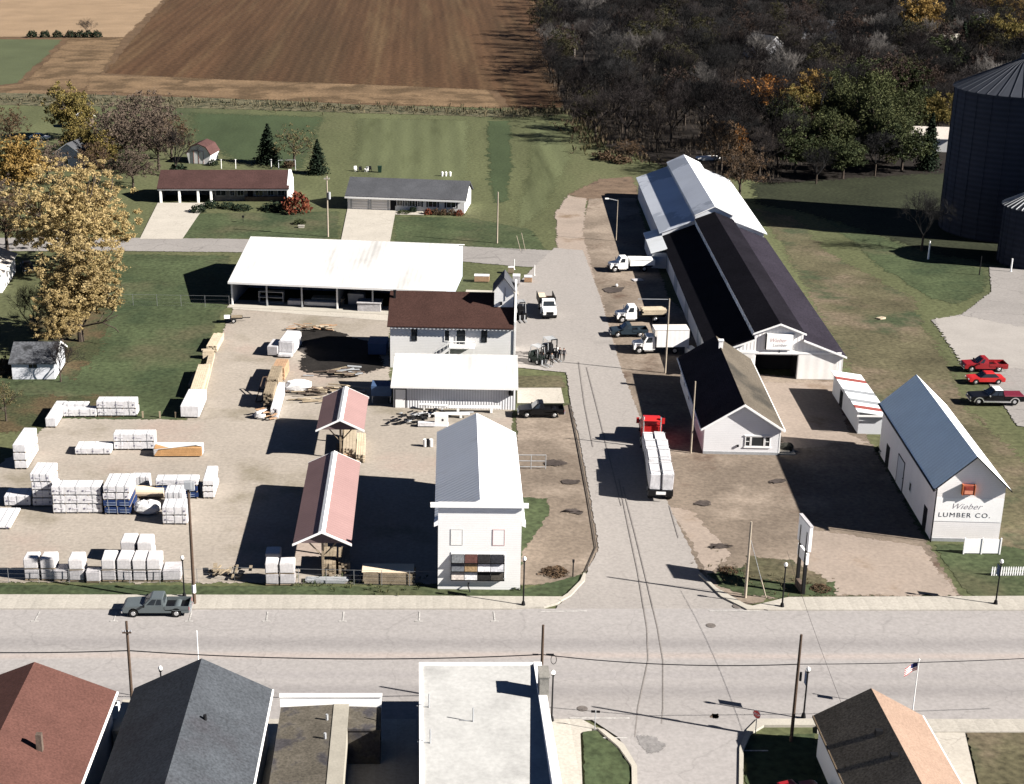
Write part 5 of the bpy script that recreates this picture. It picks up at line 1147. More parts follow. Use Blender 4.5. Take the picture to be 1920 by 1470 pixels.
# ================================================================ wrapped lumber packs and other yard goods
def pack_mesh(w_, l_, h_, style):
    """bundle, front on -y: w along x"""
    mb = MB(); mb.box(-w_/2, w_/2, 0, l_, .1, h_, j=.02)
    return mb
def packs(px0, px1, py, tiers, depth, h_, where, style='wrap', rot=0, off=(0, 0), m=None, group='wrapped lumber packs', z0=0.09, names=None):
    """a stack of bundles; front bottom edge from px0 to px1 on row py"""
    a = Vector(at(px0, py)); b = Vector(at(px1, py)); w_ = (b-a).length; c = (a+b)/2
    mats = {'wrap': m_wrap, 'grey': m_wrapg, 'blue': m_wrapblue}
    tname = {1: [''], 2: ['bottom one of ', 'top one of '], 3: ['bottom one of ', 'middle one of ', 'top one of '], 4: ['lowest one of ', 'second lowest of ', 'second highest of ', 'topmost of ']}[tiers]
    for k in range(tiers):
        sty = style if isinstance(style, str) else style[k]
        mb = MB(); jx = random.uniform(-.07, .07) if k else 0
        mb.box(-w_/2+jx, w_/2+jx, 0, depth, .1, h_, j=.015)
        colr = {'wrap': 'white wrapped', 'grey': 'greyish wrapped', 'blue': 'blue printed'}[sty]
        lab = ('%s pack, %s%s' % (colr, tname[k], where)) if tiers > 1 else '%s pack, %s' % (colr, where)
        o = solo('lumber_pack', mb, mats[sty], lab, 'lumber pack', (c.x, c.y, z0+k*(h_+.0)), rot+random.uniform(-.022, .022), group, bevel=.05)
        mb = MB(); n = max(2, int(w_/1.2))
        for i in range(n+1):
            xx = -w_/2+.12+(w_-.24)*i/n; mb.box(xx-.05, xx+.05, .02, depth-.02, 0, .099)
        part('dunnage', mb, m_lumberold, o)
        for q in (.18, .5, .82):
            mb = MB()
            if w_ > 1.8: xx = -w_/2+jx+w_*q; mb.box(xx-.025, xx+.025, -.022, depth+.022, h_+.012, h_+.02); mb.box(xx-.025, xx+.025, -.022, -.012, .1, h_+.012)
            else: yy = depth*q; mb.box(-w_/2+jx-.022, w_/2+jx+.022, yy-.025, yy+.025, h_+.012, h_+.02); mb.box(w_/2+jx+.012, w_/2+jx+.022, yy-.025, yy+.025, .1, h_+.012)
            part('strap', mb, m_galv, o)
        if sty != 'blue' and h_ < 1.4 and w_ > 2:
            mb = MB(); n = max(2, int(w_/1.25))
            for i in range(n):
                xx = -w_/2+jx+.3+(w_-.6)*i/max(1, n-1); mb.cyl((xx, -.03, h_*.55), (xx, -.012, h_*.55), .10, n=8)
                if i < n-1: mb.box(xx+.3, xx+.85, -.03, -.012, h_*.5, h_*.6, 1)
            part('print_mark', mb, [m_wrapmark, mat('pale_print', (.55, .53, .56), .1, 3, 0)], o)
        elif sty == 'blue':
            mb = MB()
            for i in range(2):
                for q in range(2):
                    xx = -w_/2+.25+i*w_*.5; mb.box(xx, xx+w_*.36, -.03, -.012, h_*(.3+.33*q), h_*(.36+.33*q))
            part('print_mark', mb, mat('blue_print', (.25, .30, .40), .3, 3, .1), o)
    return c
packs(86, 106, 803, 1, 6.0, 1.15, 'end on at the left end of the back row')
packs(119, 181, 783, 1, 1.3, .95, 'long low one second from the left in the back row')
packs(119, 166, 778, 1, 1.2, 1.25, 'taller one behind the long low pack in the back row')
packs(183, 257, 782, 2, 1.7, .95, 'the pile at the right end of the back row')
packs(28, 52, 881, 3, 5.2, .95, 'the end on pile at the left gravel edge')
packs(141, 208, 854, 1, 2.2, .75, 'low one at the left of the second row')
packs(214, 291, 845, 2, 1.5, .95, 'the pile in the middle of the second row', ['wrap', 'wrap'])
# torn pack
a = Vector(at(290, 858)); b = Vector(at(378, 858)); W_ = (b-a).length
t = thing('torn_lumber_pack', 'reddish lumber pack with its white wrap torn open', 'lumber pack', ((a.x+b.x)/2, a.y, .09), 0, 'wrapped lumber packs')
mb = MB(); [mb.box(-W_/2, W_/2, .0+.3*i, .28+.3*i, .1+.2*k, .28+.2*k) for i in range(5) for k in range(5)]; part('lumber', mb, mat('orange_lumber', (.42, .24, .11), .15, 1.5, .12, 8), t)
mb = MB(); mb.add([(-W_/2-.05, -.1, .2), (-W_/2+.5, -.12, .95), (-W_/2+2.0, -.06, 1.1), (W_/2-.6, .35, 1.26), (W_/2+.06, .3, 1.14), (W_/2+.06, 1.55, 1.13), (-W_/2-.05, 1.55, 1.13), (-W_/2-.08, .0, .9), (W_/2+.07, .3, .1), (W_/2+.07, 1.55, .1)], [(0, 1, 7), (1, 2, 6, 7), (2, 3, 5, 6), (3, 4, 5), (4, 8, 9, 5)]); part('wrap', mb, m_tarp, t)
packs(9, 58, 951, 1, 2.2, 1.15, 'low one at the far left of the third row')
packs(62, 100, 951, 4, 3.2, .9, 'the tall pile at the left of the third row')
packs(100, 192, 964, 3, 1.8, .98, 'the long pile in the middle of the third row')
packs(196, 246, 966, 4, 3.4, .78, 'the half blue pile in the third row', ['blue', 'blue', 'wrap', 'wrap'])
packs(248, 281, 922, 1, 1.2, 1.6, 'plain one behind the half blue pile')
packs(293, 372, 936, 3, 1.5, .7, 'the blue and white pile behind the utility pole', ['blue', 'blue', 'wrap'])
packs(305, 352, 985, 2, 2.2, .95, 'the pile nearest the utility pole in the third row')
packs(312, 345, 958, 2, 2.0, .98, 'the narrow pile behind the one near the pole')
packs(381, 402, 936, 3, 4.0, .68, 'the end on pile right of the third row')
packs(-26, 20, 994, 1, 4.5, .35, 'thin one lying flat at the left edge of the gravel')
x, y = at(279, 938); mb = MB(); mb.cyl((-1.6, 0, .75), (1.6, 0, .75), .62, n=18); o = solo('tan_roll', mb, m_tan, 'tan tarped roll between the half blue pile and the pole', 'roll', (x, y+.6), R(-1), smooth=False)
mb = MB(); [mb.box(-1.3+i*1.2, -1.1+i*1.2, -.6, .6, 0, .2) for i in range(3)]; part('dunnage', mb, m_lumberold, o)
def lump(name, label, cat, px, py, sx_, sy_, sz_, m, rot=0, grp=None, z0=.09):
    mb = MB(); mb.ball((0, 0, sz_*.45), (sx_, sy_, sz_*.55), 14, 9, 0, .12)
    for i, v_ in enumerate(mb.v): mb.v[i] = (max(-sx_*.8, min(sx_*.8, v_[0])), max(-sy_*.8, min(sy_*.8, v_[1])), max(0, v_[2]))
    x, y = at(px, py); return solo(name, mb, m, label, cat, (x, y, z0), rot, grp)
lump('tarp_heap', 'white tarp thrown over a heap below the tan roll', 'tarp', 277, 962, 1.6, 1.0, 1.3, m_tarp)
# wrapped cubes along the street fence
cubes = [(47, 74, 1090, 2, 1.5), (78, 106, 1090, 2, 1.5), (101, 128, 1091, 1, 1.4), (131, 158, 1092, 2, 1.7), (162, 189, 1094, 1, .9), (192, 218, 1092, 2, 2.0), (221, 248, 1092, 2, 2.0), (250, 275, 1092, 2, 2.0), (277, 303, 1092, 2, 1.9), (305, 340, 1092, 1, 1.9), (498, 523, 1099, 2, 1.3), (525, 553, 1099, 2, 1.3), (228, 256, 1058, 2, 2.0), (259, 287, 1059, 2, 2.0)]
cl = ['at the left end of the row by the street fence', 'second from the left in the row by the street fence', 'low one third from the left by the street fence', 'fourth from the left in the row by the street fence', 'small one standing forward beside the lamp shadow', 'first of the tight block of cubes by the street fence', 'second of the tight block of cubes by the street fence', 'third of the tight block of cubes by the street fence', 'fourth of the tight block of cubes by the street fence', 'at the right end of the row next to the tall pole', 'left of the pair in front of the long red shed', 'right of the pair in front of the long red shed', 'left one of the back pair behind the tight block', 'right one of the back pair behind the tight block']
for (x0, x1, py, n, dp), lab in zip(cubes, cl):
    a = Vector(at(x0, py)); b = Vector(at(x1, py)); w_ = (b-a).length; c = (a+b)/2; dp = dp*1.05
    hh = 1.12
    for k in range(n):
        mb = MB(); mb.box(-w_/2, w_/2, 0, dp, .12, hh, j=.03)
        o = solo('wrapped_pallet', mb, m_wrapg if (k == 0 or n == 1) else mat('cream_wrap', (.50, .48, .475), .08, 1.3, .06, 4, rough=.55, bump=.03, bscale=2.5), '%swrapped pallet cube %s' % ({0: ('lower ' if n > 1 else ''), 1: 'upper '}[k], lab), 'pallet', (c.x, c.y, .09+k*hh), random.uniform(-.03, .03), 'wrapped pallet cubes', bevel=.07)
        mb = MB(); [mb.box(-w_/2+.02, w_/2-.02, yy, yy+.1, 0, .118) for yy in (.05, dp/2-.05, dp-.15)]; part('pallet', mb, m_lumberold, o)
x, y = at(512, 1062); mb = MB(); mb.box(-.7, .7, 0, 1.6, .1, 1.25, j=.03); solo('wrapped_pallet', mb, m_wrap, 'white wrapped pallet cube behind the pair in front of the long red shed', 'pallet', (x, y, .09), 0, 'wrapped pallet cubes', bevel=.07)
# lumber along the left yard fence
def pile2(name, label, p0, p1, w_, h_, m, n=6, cat='lumber', z=.09):
    a = Vector(at(*p0)); b = Vector(at(*p1)); d = b-a
    return pile(name, label, cat, ((a.x+b.x)/2, (a.y+b.y)/2, z), math.atan2(d.y, d.x)-math.pi/2, w_, d.length, h_, m, n)
a = Vector(at(356, 785)); b = Vector(at(371, 752)); d = b-a
mb = MB(); mb.box(-1.1, 1.1, 0, d.length, .1, 1.5, j=.04); o = solo('lumber_pack', mb, m_wrap, 'white wrapped lumber pack at the near end of the yard edge row', 'lumber pack', (a.x, a.y, .09), math.atan2(d.y, d.x)-math.pi/2, 'wrapped lumber packs', bevel=.06)
pile2('lumber_pile', 'long pale lumber pile behind the white pack on the yard edge', (369, 748), (384, 700), 1.5, 1.2, m_lumber)
pile2('lumber_pile', 'low lumber strip on the gravel beside the long pale pile', (380, 740), (398, 668), .8, .5, m_lumber, 3)
pile2('lumber_pile', 'pale lumber pile at the far end of the yard edge row', (397, 662), (411, 637), 1.4, .9, m_lumber)
pile2('lumber_pile', 'crosswise tan lumber pile in the yard edge row', (380, 672), (400, 671), 1.0, 1.1, m_lumber, 3)
pile2('lumber_pile', 'grey weathered boards on the grass beside the yard edge', (356, 728), (366, 706), .5, .35, m_lumberold, 3)
# cart
x, y = at(438, 604); t = thing('yard_trailer', 'small dark yard trailer with white toolbox near the open shed corner', 'trailer', (x, y, .09), R(6))
mb = MB(); mb.box(-1.3, 1.3, -.7, .7, .55, .68); mb.box(1.3, 2.4, -.06, .06, .5, .58); part('deck', mb, m_iron, t)
for s_ in (-1, 1): wheel(t, 0, s_*.8, .32, .2, m_rim, s_)
mb = MB(); mb.box(-1.3, -.5, -.75, -.1, .68, 1.05); part('toolbox', mb, m_white, t)
mb = MB(); [mb.box(-.3, 1.25, -.5+.3*i, -.35+.3*i, .68, .8) for i in range(4)]; part('side_rail', mb, m_lumberold, t)
# van like wrapped pile, grey box
x, y = at(537, 668); mb = MB(); mb.box(-1.05, 1.05, 0, 5.0, .1, 2.0, j=.08); o = solo('lumber_pack', mb, m_wrap, 'tall white wrapped pack standing end on in the middle of the yard', 'lumber pack', (x, y, .09), R(-8), 'wrapped lumber packs', bevel=.15)
mb = MB(); mb.box(-1.0, 1.0, -.9, -.1, .05, .5, j=.06); o = solo('lumber_pack', mb, m_wrap, 'low white wrapped piece in front of the tall middle pack', 'lumber pack', (x, y, .09), R(-8), 'wrapped lumber packs', bevel=.1)
x, y = at(511, 669); mb = MB(); mb.box(-.7, .7, 0, 3.4, .1, 1.3, j=.04); solo('lumber_pack', mb, m_wrapg, 'grey wrapped pack left of the tall middle pack', 'lumber pack', (x, y, .09), R(-8), 'wrapped lumber packs', bevel=.05)
# scrap lumber heaps: every heap is one tangled thing
def heap(label, px, py, n, spread, ln, mats, rot=0, hgt=.7, name='scrap_heap'):
    x, y = at(px, py); mb = MB()
    for i in range(n):
        l_ = ln*random.uniform(.4, 1); a = rot+random.gauss(0, .22); cx_, cy_ = random.gauss(0, spread[0]), random.gauss(0, spread[1]); z = random.uniform(.02, hgt); tl = random.uniform(-.12, .12)
        mb.at((cx_, cy_, z), a, tl); mb.box(-l_/2, l_/2, -random.uniform(.06, .22), random.uniform(.06, .2), 0, random.uniform(.04, .14), random.randrange(len(mats)))
    mb.X = Matrix.Identity(4); mb.v = [(a, b, max(0, c)) for a, b, c in mb.v]
    return solo(name, mb, mats, label, 'scrap lumber', (x, y, .09))
heap('reddish scrap boards lying behind the tall middle pack', 585, 620, 24, (1.8, .5), 2.0, [m_lumberred, m_lumber, m_lumberold], 0, .8)
heap('scrap boards beside the white tarp in the middle of the yard', 612, 736, 36, (2.2, .6), 3.0, [m_lumberold, m_brick, m_lumber], .08, .6)
heap('dark scrap tangle in the shade of the two storey house', 640, 704, 22, (2.2, .8), 2.6, [m_lumberold, m_galv, m_brick], .05, .7)
heap('long loose boards in front of the white tarp', 565, 752, 10, (2.2, .25), 3.6, [m_lumberold, m_lumber], .04, .4)
heap('short broken scrap at the near end of the middle stacks', 496, 782, 16, (.7, .7), 1.2, [m_lumberred, m_wrap, m_lumberold], .6, .8)
pile2('lumber_pile', 'tall tan lumber stack at the back of the middle row', (522, 715), (531, 697), 1.6, 1.7, m_lumberred, 5)
pile2('lumber_pile', 'tall weathered lumber stack in the middle row', (512, 738), (521, 712), 1.4, 1.8, m_lumberold, 5)
pile2('lumber_pile', 'second tall weathered stack next to the white board pile', (504, 768), (511, 745), 1.2, 2.0, m_lumberold, 5)
pile2('board_pile', 'white board pile slanting along the middle row', (515, 785), (529, 735), .9, 1.2, m_wrap, 4)
lump('tarp_heap', 'crumpled white tarp over scrap in the middle of the yard', 'tarp', 560, 735, 2.0, 1.1, 1.5, m_tarp)
lump('wrapped_bundle', 'small white wrapped bundle at the near end of the middle stacks', 'bundle', 488, 785, .8, .6, .9, m_tarp)
x, y = at(478, 746); t = thing('timber_frame', 'dark timber frame leaning on the middle lumber stacks', 'frame', (x, y, .09), R(15))
mb = MB()
for a, b in (((-.2, -1.8, .05), (1.4, 1.8, 1.9)), ((.6, -1.8, .05), (1.9, 1.8, 1.9)), ((-.2, -1.8, .05), (.6, -1.8, .05)), ((.5, 0, .95), (1.2, 0, .95)), ((1.4, 1.8, 1.9), (1.9, 1.8, 1.9))): mb.cyl(a, b, .07, n=4)
part('rail', mb, m_pole, t)
# blue container and box on legs in the shade
x, y = at(715, 757); t = thing('fuel_box', 'blue steel box on legs beside the warehouse wall', 'steel box', (x, y, .09), R(-3))
mb = MB(); mb.box(-1.25, 1.25, 0, 2.2, .9, 2.2); part('box', mb, m_bluebox, t, bevel=.03)
for sx2 in (-1.1, 1.1):
    for yy in (.15, 2.05):
        mb = MB(); mb.box(sx2-.06, sx2+.06, yy-.06, yy+.06, 0, .9); part('leg', mb, m_galv, t)
x, y = at(707, 668); mb = MB(); mb.box(-1.2, 1.2, 0, 3.2, .15, 1.6); [mb.box(-1.2, -1.1, k, k+.1, .2, 1.7) for k in (.2, 1.2, 2.2)]; mb.box(-1.25, 1.25, -.02, 3.25, 1.6, 1.68); solo('dark_container', mb, m_bluebox, 'dark blue container in the shade left of the two storey house', 'container', (x, y, .09), R(-4))
# goods between warehouse and showroom
def bar(name, label, p0, p1, w_, h_, m, z=.09, cat='pipe bundle'):
    a = Vector(at(*p0)); b = Vector(at(*p1)); d = b-a; l_ = d.length
    mb = MB(); n = max(2, int(w_/.16))
    for i in range(n): mb.cyl((-l_/2, -w_/2+w_*(i+.5)/n, h_-.08), (l_/2, -w_/2+w_*(i+.5)/n, h_-.08), w_/n*.5, n=8)
    mb.box(-l_*.35, -l_*.3, -w_/2, w_/2, 0, h_-.16); mb.box(l_*.3, l_*.35, -w_/2, w_/2, 0, h_-.16)
    return solo(name, mb, m, label, cat, ((a.x+b.x)/2, (a.y+b.y)/2, z), math.atan2(d.y, d.x))
bar('gutter_bundle', 'long white gutter bundle against the warehouse wall', (842, 773), (938, 774), .7, .7, m_white)
bar('gutter_bundle', 'white gutter bundle with black ends left along the warehouse wall', (786, 768), (838, 771), .5, .7, m_white)
bar('gutter_bundle', 'white gutter bundle nearest the showroom roof', (790, 782), (880, 784), .6, .5, m_white)
bar('gutter_bundle', 'thin pale gutter bundle between the other two', (835, 780), (888, 779), .35, .4, m_galv)
heap('dark machine parts heap beside the warehouse door', 772, 790, 30, (.9, 1.0), 1.2, [m_black, m_galv, m_iron], .5, 1.2, 'machine_scrap')
x, y = at(827, 801); mb = MB(); mb.box(-.75, .75, 0, 1.1, .1, 1.3); mb.box(.1, .3, -.02, -.005, .7, .95, 1); mb.box(-.8, .8, -.05, 1.15, 0, .1); solo('white_cabinet', mb, [m_white, m_black], 'white metal cabinet behind the left corner of the showroom', 'cabinet', (x, y, .09), R(-4))
x, y = at(800, 802); mb = MB(); mb.box(-1.0, 1.0, 0, .7, .1, .5, j=.03); solo('pallet_pile', mb, m_wrap, 'low white pallet pile left of the white cabinet', 'pallet', (x, y, .09))
for i, px in enumerate((797, 802, 808)):
    x, y = at(px, 838); mb = MB(); mb.cyl((0, 0, 0), (0, 0, .85), .22, n=10); solo('small_drum', mb, [m_white, m_black, m_white][i], ['leftmost of the small drums by the showroom wall', 'black drum between two white drums by the showroom wall', 'white drum closest to the showroom wall'][i], 'drum', (x, y, .09), 0, 'small drums by the showroom')
x, y = at(787, 802); heap('dark spool of cable beside the machine heap', 812, 782, 14, (.4, .3), .9, [m_black, m_iron], 1.2, .9, 'cable_heap')
# rails of a pipe gate lying against the showroom
x, y = at(985, 880); t = thing('pipe_gate', 'pale pipe gate standing beside the showroom wall', 'gate', (x, y, .05), R(-1))
for z in (.25, .95, 1.65):
    mb = MB(); mb.cyl((-1.0, 0, z), (2.2, 0, z), .045, n=6); part('rail', mb, m_galv, t)
for xx in (-1.0, .6, 2.2):
    mb = MB(); mb.cyl((xx, 0, 0), (xx, 0, 1.7), .04, n=6); part('upright', mb, m_galv, t)
# lumber under the pole sheds and along the fence
pile2('lumber_pile', 'brown lumber stood under the front of the long red shed', (617, 1081), (619, 1050), 1.3, 1.3, m_lumberold, 4)
pile2('lumber_pile', 'second brown lumber pile right of the centre post of the long red shed', (646, 1078), (646, 1048), 1.1, 1.2, m_lumberold, 4)
pile2('lumber_pile', 'tan boards stacked under the short red shed', (655, 862), (657, 820), 1.4, 1.3, m_lumber, 4)
pile2('lumber_pile', 'tan boards beside the short red shed post', (676, 868), (678, 826), 1.0, .9, m_lumber, 4)
pile2('lumber_pile', 'reddish boards behind the ridge of the long red shed', (640, 868), (641, 842), 1.2, .6, m_lumberred, 4)
pile2('lumber_pile', 'long grey lumber pile lying along the fence left of the showroom', (684, 1089), (776, 1091), 1.6, 1.1, m_lumberold, 5)
mb = MB(); mb.box(-2.4, 2.4, -.9, .9, 0, .06); x, y = at(728, 1088); solo('cover_sheet', mb, m_tan, 'pale cover sheet on the long grey lumber pile by the fence', 'sheet', (x, y, 1.22), R(-1))
x, y = at(613, 1091); mb = MB(); mb.ext([(-2.0, .25), (-1.6, 0), (1.6, 0), (2.0, .25), (1.8, .3), (-1.8, .3)], -.4, .4); solo('long_trough', mb, m_galv, 'pale trough on the grass in front of the long red shed', 'trough', (x, y, .05), R(-1))
heap('weathered posts leaning by the fence near the tall utility pole', 425, 1080, 16, (1.0, .5), 1.6, [m_lumberold], 1.3, .6)
# goods at the lane corner
for px, py, w_, d_, h_, m, lab in ((903, 530, 2.3, 1.2, .9, m_lumberred, 'reddish brick pallet with pale cover at the lane corner'), (968, 534, 1.1, 1.5, 1.2, m_wrapg, 'grey boxy pallet at the lane corner'), (990, 531, 1.2, 1.3, .8, m_lumberred, 'reddish crate pallet at the right end of the lane corner'), (958, 514, .9, .9, .9, m_lumberold, 'brown pallet behind the roof tower')):
    x, y = at(px, py); mb = MB(); mb.box(-w_/2, w_/2, 0, d_, .1, h_, j=.03); mb.box(-w_/2+.02, w_/2-.02, .02, d_-.02, 0, .1, 2); mb.box(-w_/2-.03, w_/2+.03, -.03, d_+.03, h_+.035, h_+.09, 1)
    solo('corner_pallet', mb, [m, m_wrap, m_lumberold], lab, 'pallet', (x, y, .09), R(-5), 'pallets at the lane corner')
x, y = at(930, 552); mb = MB(); mb.box(-4.6, 3.4, -.7, .9, 0, .35); solo('concrete_wall', mb, m_concrete, 'pale low concrete ledge right of the white shed roof', 'wall', (x, y, 0), R(-6))
for i, (px, py) in enumerate(((964, 506), (1002, 517))):
    x, y = at(px, py); mb = MB(); mb.cyl((0, 0, 0), (0, 0, 1.7), .06, n=6); mb.cyl((0, 0, 0), (0, 0, .1), .15, n=8); solo('white_post', mb, m_white, ['thin white post in the grass strip of the lane', 'thin white post at the end of the grass strip'][i], 'post', (x, y, .05))
x, y = at(1195, 526); mb = MB(); mb.box(-.8, .8, -.6, .6, .05, .12); mb.box(-.7, .7, -.1, .1, .12, .2); solo('broken_pallet', mb, m_wrapg, 'pale broken pallet in the barn shade below the dump truck', 'pallet', (x, y, .05), .3)
lump('white_sack', 'white sack on the brown gravel below the dump truck', 'sack', 1156, 538, .25, .35, .4, m_tarp)
x, y = at(1298, 668); mb = MB(); mb.box(-.5, .5, -1.4, 1.4, .0, .9); mb.box(-.55, .55, -1.45, 1.45, .9, 1.0); solo('white_tank', mb, m_white, 'white lidded bin between the long barn and the office house', 'bin', (x, y, .05), R(15), bevel=.03)
lump('trash_heap', 'dark shrub and junk beside the right corner of the office house', 'junk', 1474, 846, .9, .7, .9, mat('dark_junk', (.03, .03, .025), .3, 3, .2))
mb = MB(); mb.box(-.04, .04, -1.2, 1.2, .3, .36); mb.box(-.9, .9, -1.25, 1.25, .36, .42)
x, y = at(1652, 598); mb = MB(); mb.box(-.55, .55, -.4, .4, 0, .22, j=.06); solo('board_scrap', mb, m_lumber, 'pale scrap board lying alone on the rough embankment', 'scrap', (x, y, .03), .5)
# ================================================================ poles, lamps, wires, signs, fences
def pole(label, base, top, m, r=.15, arms=(), extra=None, group='utility poles'):
    x, y = at(*base); h_ = hz((x, y), top)
    t = thing('utility_pole', label, 'utility pole', (x, y), 0, group)
    mb = MB(); mb.cyl((0, 0, 0), (0, 0, h_), r, r*.7, n=10); part('pole', mb, m, t)
    for (z, w_, a) in arms:
        mb = MB(); mb.at((0, 0, h_-z), a); mb.box(-w_, w_, -.18, -.06, -.06, .06); am = part('crossarm', mb, m, t)
        mb = MB(); mb.at((0, 0, h_-z), a); [mb.cyl((k*w_*.9, -.12, .06), (k*w_*.9, -.12, .22), .05, n=6) for k in (-1, -.4, .4, 1)]; part('insulator', mb, m_galv, am)
    return t, (x, y, h_)
t, pA = pole('tall brown utility pole rising from the far sidewalk at the left', (365, 1135), 905, m_pole, .16)
mb = MB(); mb.box(-.3, .3, -.35, .2, pA[2]-.5, pA[2]+.15); mb.box(.25, .55, -.2, .2, pA[2]-.7, pA[2]+.1); part('transformer', mb, m_galv, t)
mb = MB(); mb.cyl((0, 0, 1.3), (0, 0, 2.1), .19, n=8); part('band', mb, m_white, t)
t, pB = pole('dark utility pole between the red roof and the slate roof', (250, 1345), 1165, m_pole, .14, ((.9, .35, 0),))
t, pC = pole('dark utility pole standing behind the flat white roof corner', (1013, 1342), 1172, m_pole, .14)
t, pD = pole('long dark utility pole left of the tan roofed house', (1483, 1391), 1190, m_pole, .14)
mb = MB(); mb.cyl((.25, 0, pD[2]-3.9), (.25, 0, pD[2]-3.2), .1, n=8); part('bracket', mb, m_iron, t)
t, pE = pole('pale brown utility pole with guy wire on the corner verge', (1397, 1121), 978, m_polel, .14)
mb = MB(); g0 = Vector(at(1436, 1121))-Vector((pE[0], pE[1])); mb.cyl((0, 0, pE[2]*.8), (g0.x, g0.y, .05), .025, n=5); gw = part('guy_wire', mb, m_galv, t); mb = MB(); mb.cyl((g0.x*.7, g0.y*.7, pE[2]*.24), (g0.x, g0.y, .05), .06, n=6); part('guy_guard', mb, m_polel, gw)
t, pF = pole('slim grey pole with long side arm beside the box truck', (1247, 700), 560, m_polel, .13)
mb = MB(); ax = Vector(at(1196, 560, pF[2]-.05))-Vector((pF[0], pF[1])); mb.cyl((0, 0, pF[2]-.1), (ax.x, ax.y, pF[2]-.1), .045, n=5); part('side_arm', mb, m_galv, t)
t, pG = pole('slim grey pole at the left wall of the office house', (1295, 850), 715, m_polel, .11)
t, pH = pole('pale utility pole on the lawn between the ranch houses', (615, 444), 330, m_polel, .16, ((.5, .5, 0),))
mb = MB(); mb.cyl((.35, 0, pH[2]-4.0), (.35, 0, pH[2]-2.8), .25, n=10); part('transformer', mb, m_galv, t)
t, pI = pole('pale utility pole on the lawn right of the grey ranch house', (932, 456), 360, m_polel, .15)
t, pJ = pole('thin light pole with lamp arm beside the barn rear', (1155, 452), 375, m_polel, .09)
mb = MB(); mb.cyl((0, 0, pJ[2]-.1), (-1.7, -.2, pJ[2]+.3), .05, n=5); am = part('lamp_arm', mb, m_galv, t); mb = MB(); mb.box(-2.2, -1.6, -.35, -.05, pJ[2]+.2, pJ[2]+.38); part('lamp_head', mb, m_lamp, am)
t, pK = pole('short pale post at the edge of the dark silo yard', (1740, 486), 452, m_white, .16)
t, pL = pole('slim dark pole at the curve of the parking lot', (1836, 516), 480, m_iron, .09)
t, pM = pole('white flagless mast behind the peak of the slate roof', (377, 1330), 1182, m_white, .05)
for i, (b0, tp_, lab) in enumerate((((985, 470), 432, 'thin leaning marker stake on the lawn beside the lane'), ((976, 470), 440, 'second thin stake on the lawn beside the lane'))):
    x, y = at(*b0); mb = MB(); mb.cyl((0, 0, 0), (-.7, .3, 3.0-.5*i), .05, n=5); solo('marker_stake', mb, m_polel, lab, 'stake', (x, y))
for i, (b0, lab) in enumerate((((1895, 510), 'short white post at the right edge of the silo yard'),)):
    x, y = at(*b0); mb = MB(); mb.cyl((0, 0, 0), (0, 0, 2.2), .12, n=6); mb.cyl((0, 0, 0), (0, 0, .15), .2, n=6); solo('white_post', mb, m_white, lab, 'post', (x, y))
def wire(label, a, b, sag, r=.022, name='overhead_wire', grp='overhead wires'):
    a = Vector(a); b = Vector(b); n = 14; mb = MB(); pts = []
    for i in range(n+1):
        t_ = i/n; q = a.lerp(b, t_); q.z -= sag*4*t_*(1-t_); pts.append(tuple(q))
    mb.tube(pts, r, 5); return solo(name, mb, m_black, label, 'wire', (0, 0, 0), 0, grp)
zB = pB[2]*.70; zC = pC[2]*.68; zD = pD[2]*.73
wire('black overhead cable crossing from the left edge to the dark pole by the red roof', (-46, pB[1]+.5, zB+.1), (pB[0], pB[1], zB), .35, .045)
wire('overhead cable between the pole by the red roof and the flat roof pole', (pB[0], pB[1], zB), (pC[0], pC[1], zC), .55, .045)
wire('overhead cable between the flat roof pole and the tan roof pole', (pC[0], pC[1], zC), (pD[0], pD[1], zD), .45, .04)
wire('black overhead cable leaving the pole by the tan roof toward the right edge', (pD[0], pD[1], zD), (58, pD[1]+.4, zD+1.2), .35, .03)
wire('thin service wire from the corner lamp toward the tan roofed house', (32.9, 122, 5.5), (31.6, 96, 4.2), .3, .014)
mb = MB(); pts = [(pC[0]+.9+.22*math.cos(k*.6), pC[1], zC-.45+.4*math.sin(k*.6)) for k in range(12)]; mb.tube(pts, .025, 5); mb.cyl((pC[0]+.3, pC[1], zC), (pC[0]+.9, pC[1], zC), .08, n=6); mb.cyl((pC[0]-.75, pC[1], zC), (pC[0]-.3, pC[1], zC), .07, n=6)
solo('cable_coil', mb, m_black, 'coil of spare cable hanging beside the pole at the flat roof', 'cable')
def street_lamp(label, px, py, top, banner=0):
    x, y = at(px, py); h_ = hz((x, y), top); t = thing('street_lamp', label, 'street lamp', (x, y, .2), 0, 'street lamps along the main road'); h_ -= .2
    mb = MB(); mb.cyl((0, 0, 0), (0, 0, .35), .2, .13, n=10); mb.cyl((0, 0, .35), (0, 0, h_-.42), .075, .06, n=8); mb.cyl((0, 0, h_-.42), (0, 0, h_-.32), .12, .14, n=8); part('pole', mb, m_iron, t)
    mb = MB(); mb.ball((0, 0, h_-.14), (.17, .17, .21), 12, 8); part('lamp_globe', mb, m_lamp, t, smooth=True)
    if banner:
        mb = MB(); mb.box(.12*banner, .75*banner, -.015, .015, h_-1.7, h_-.7) if banner > 0 else mb.box(-.75, -.12, -.015, .015, h_-1.7, h_-.7); bn = part('banner', mb, m_bluebox, t)
        mb = MB(); mb.cyl((0, 0, h_-.68), (.78*banner, 0, h_-.68), .02, n=5); mb.cyl((0, 0, h_-1.72), (.78*banner, 0, h_-1.72), .02, n=5); part('banner_arm', mb, m_iron, bn); bn.rotation_euler = (0, 0, R(90))
    return t
street_lamp('globe street lamp on the far sidewalk right of the showroom', 981, 1138, 1045, 1)
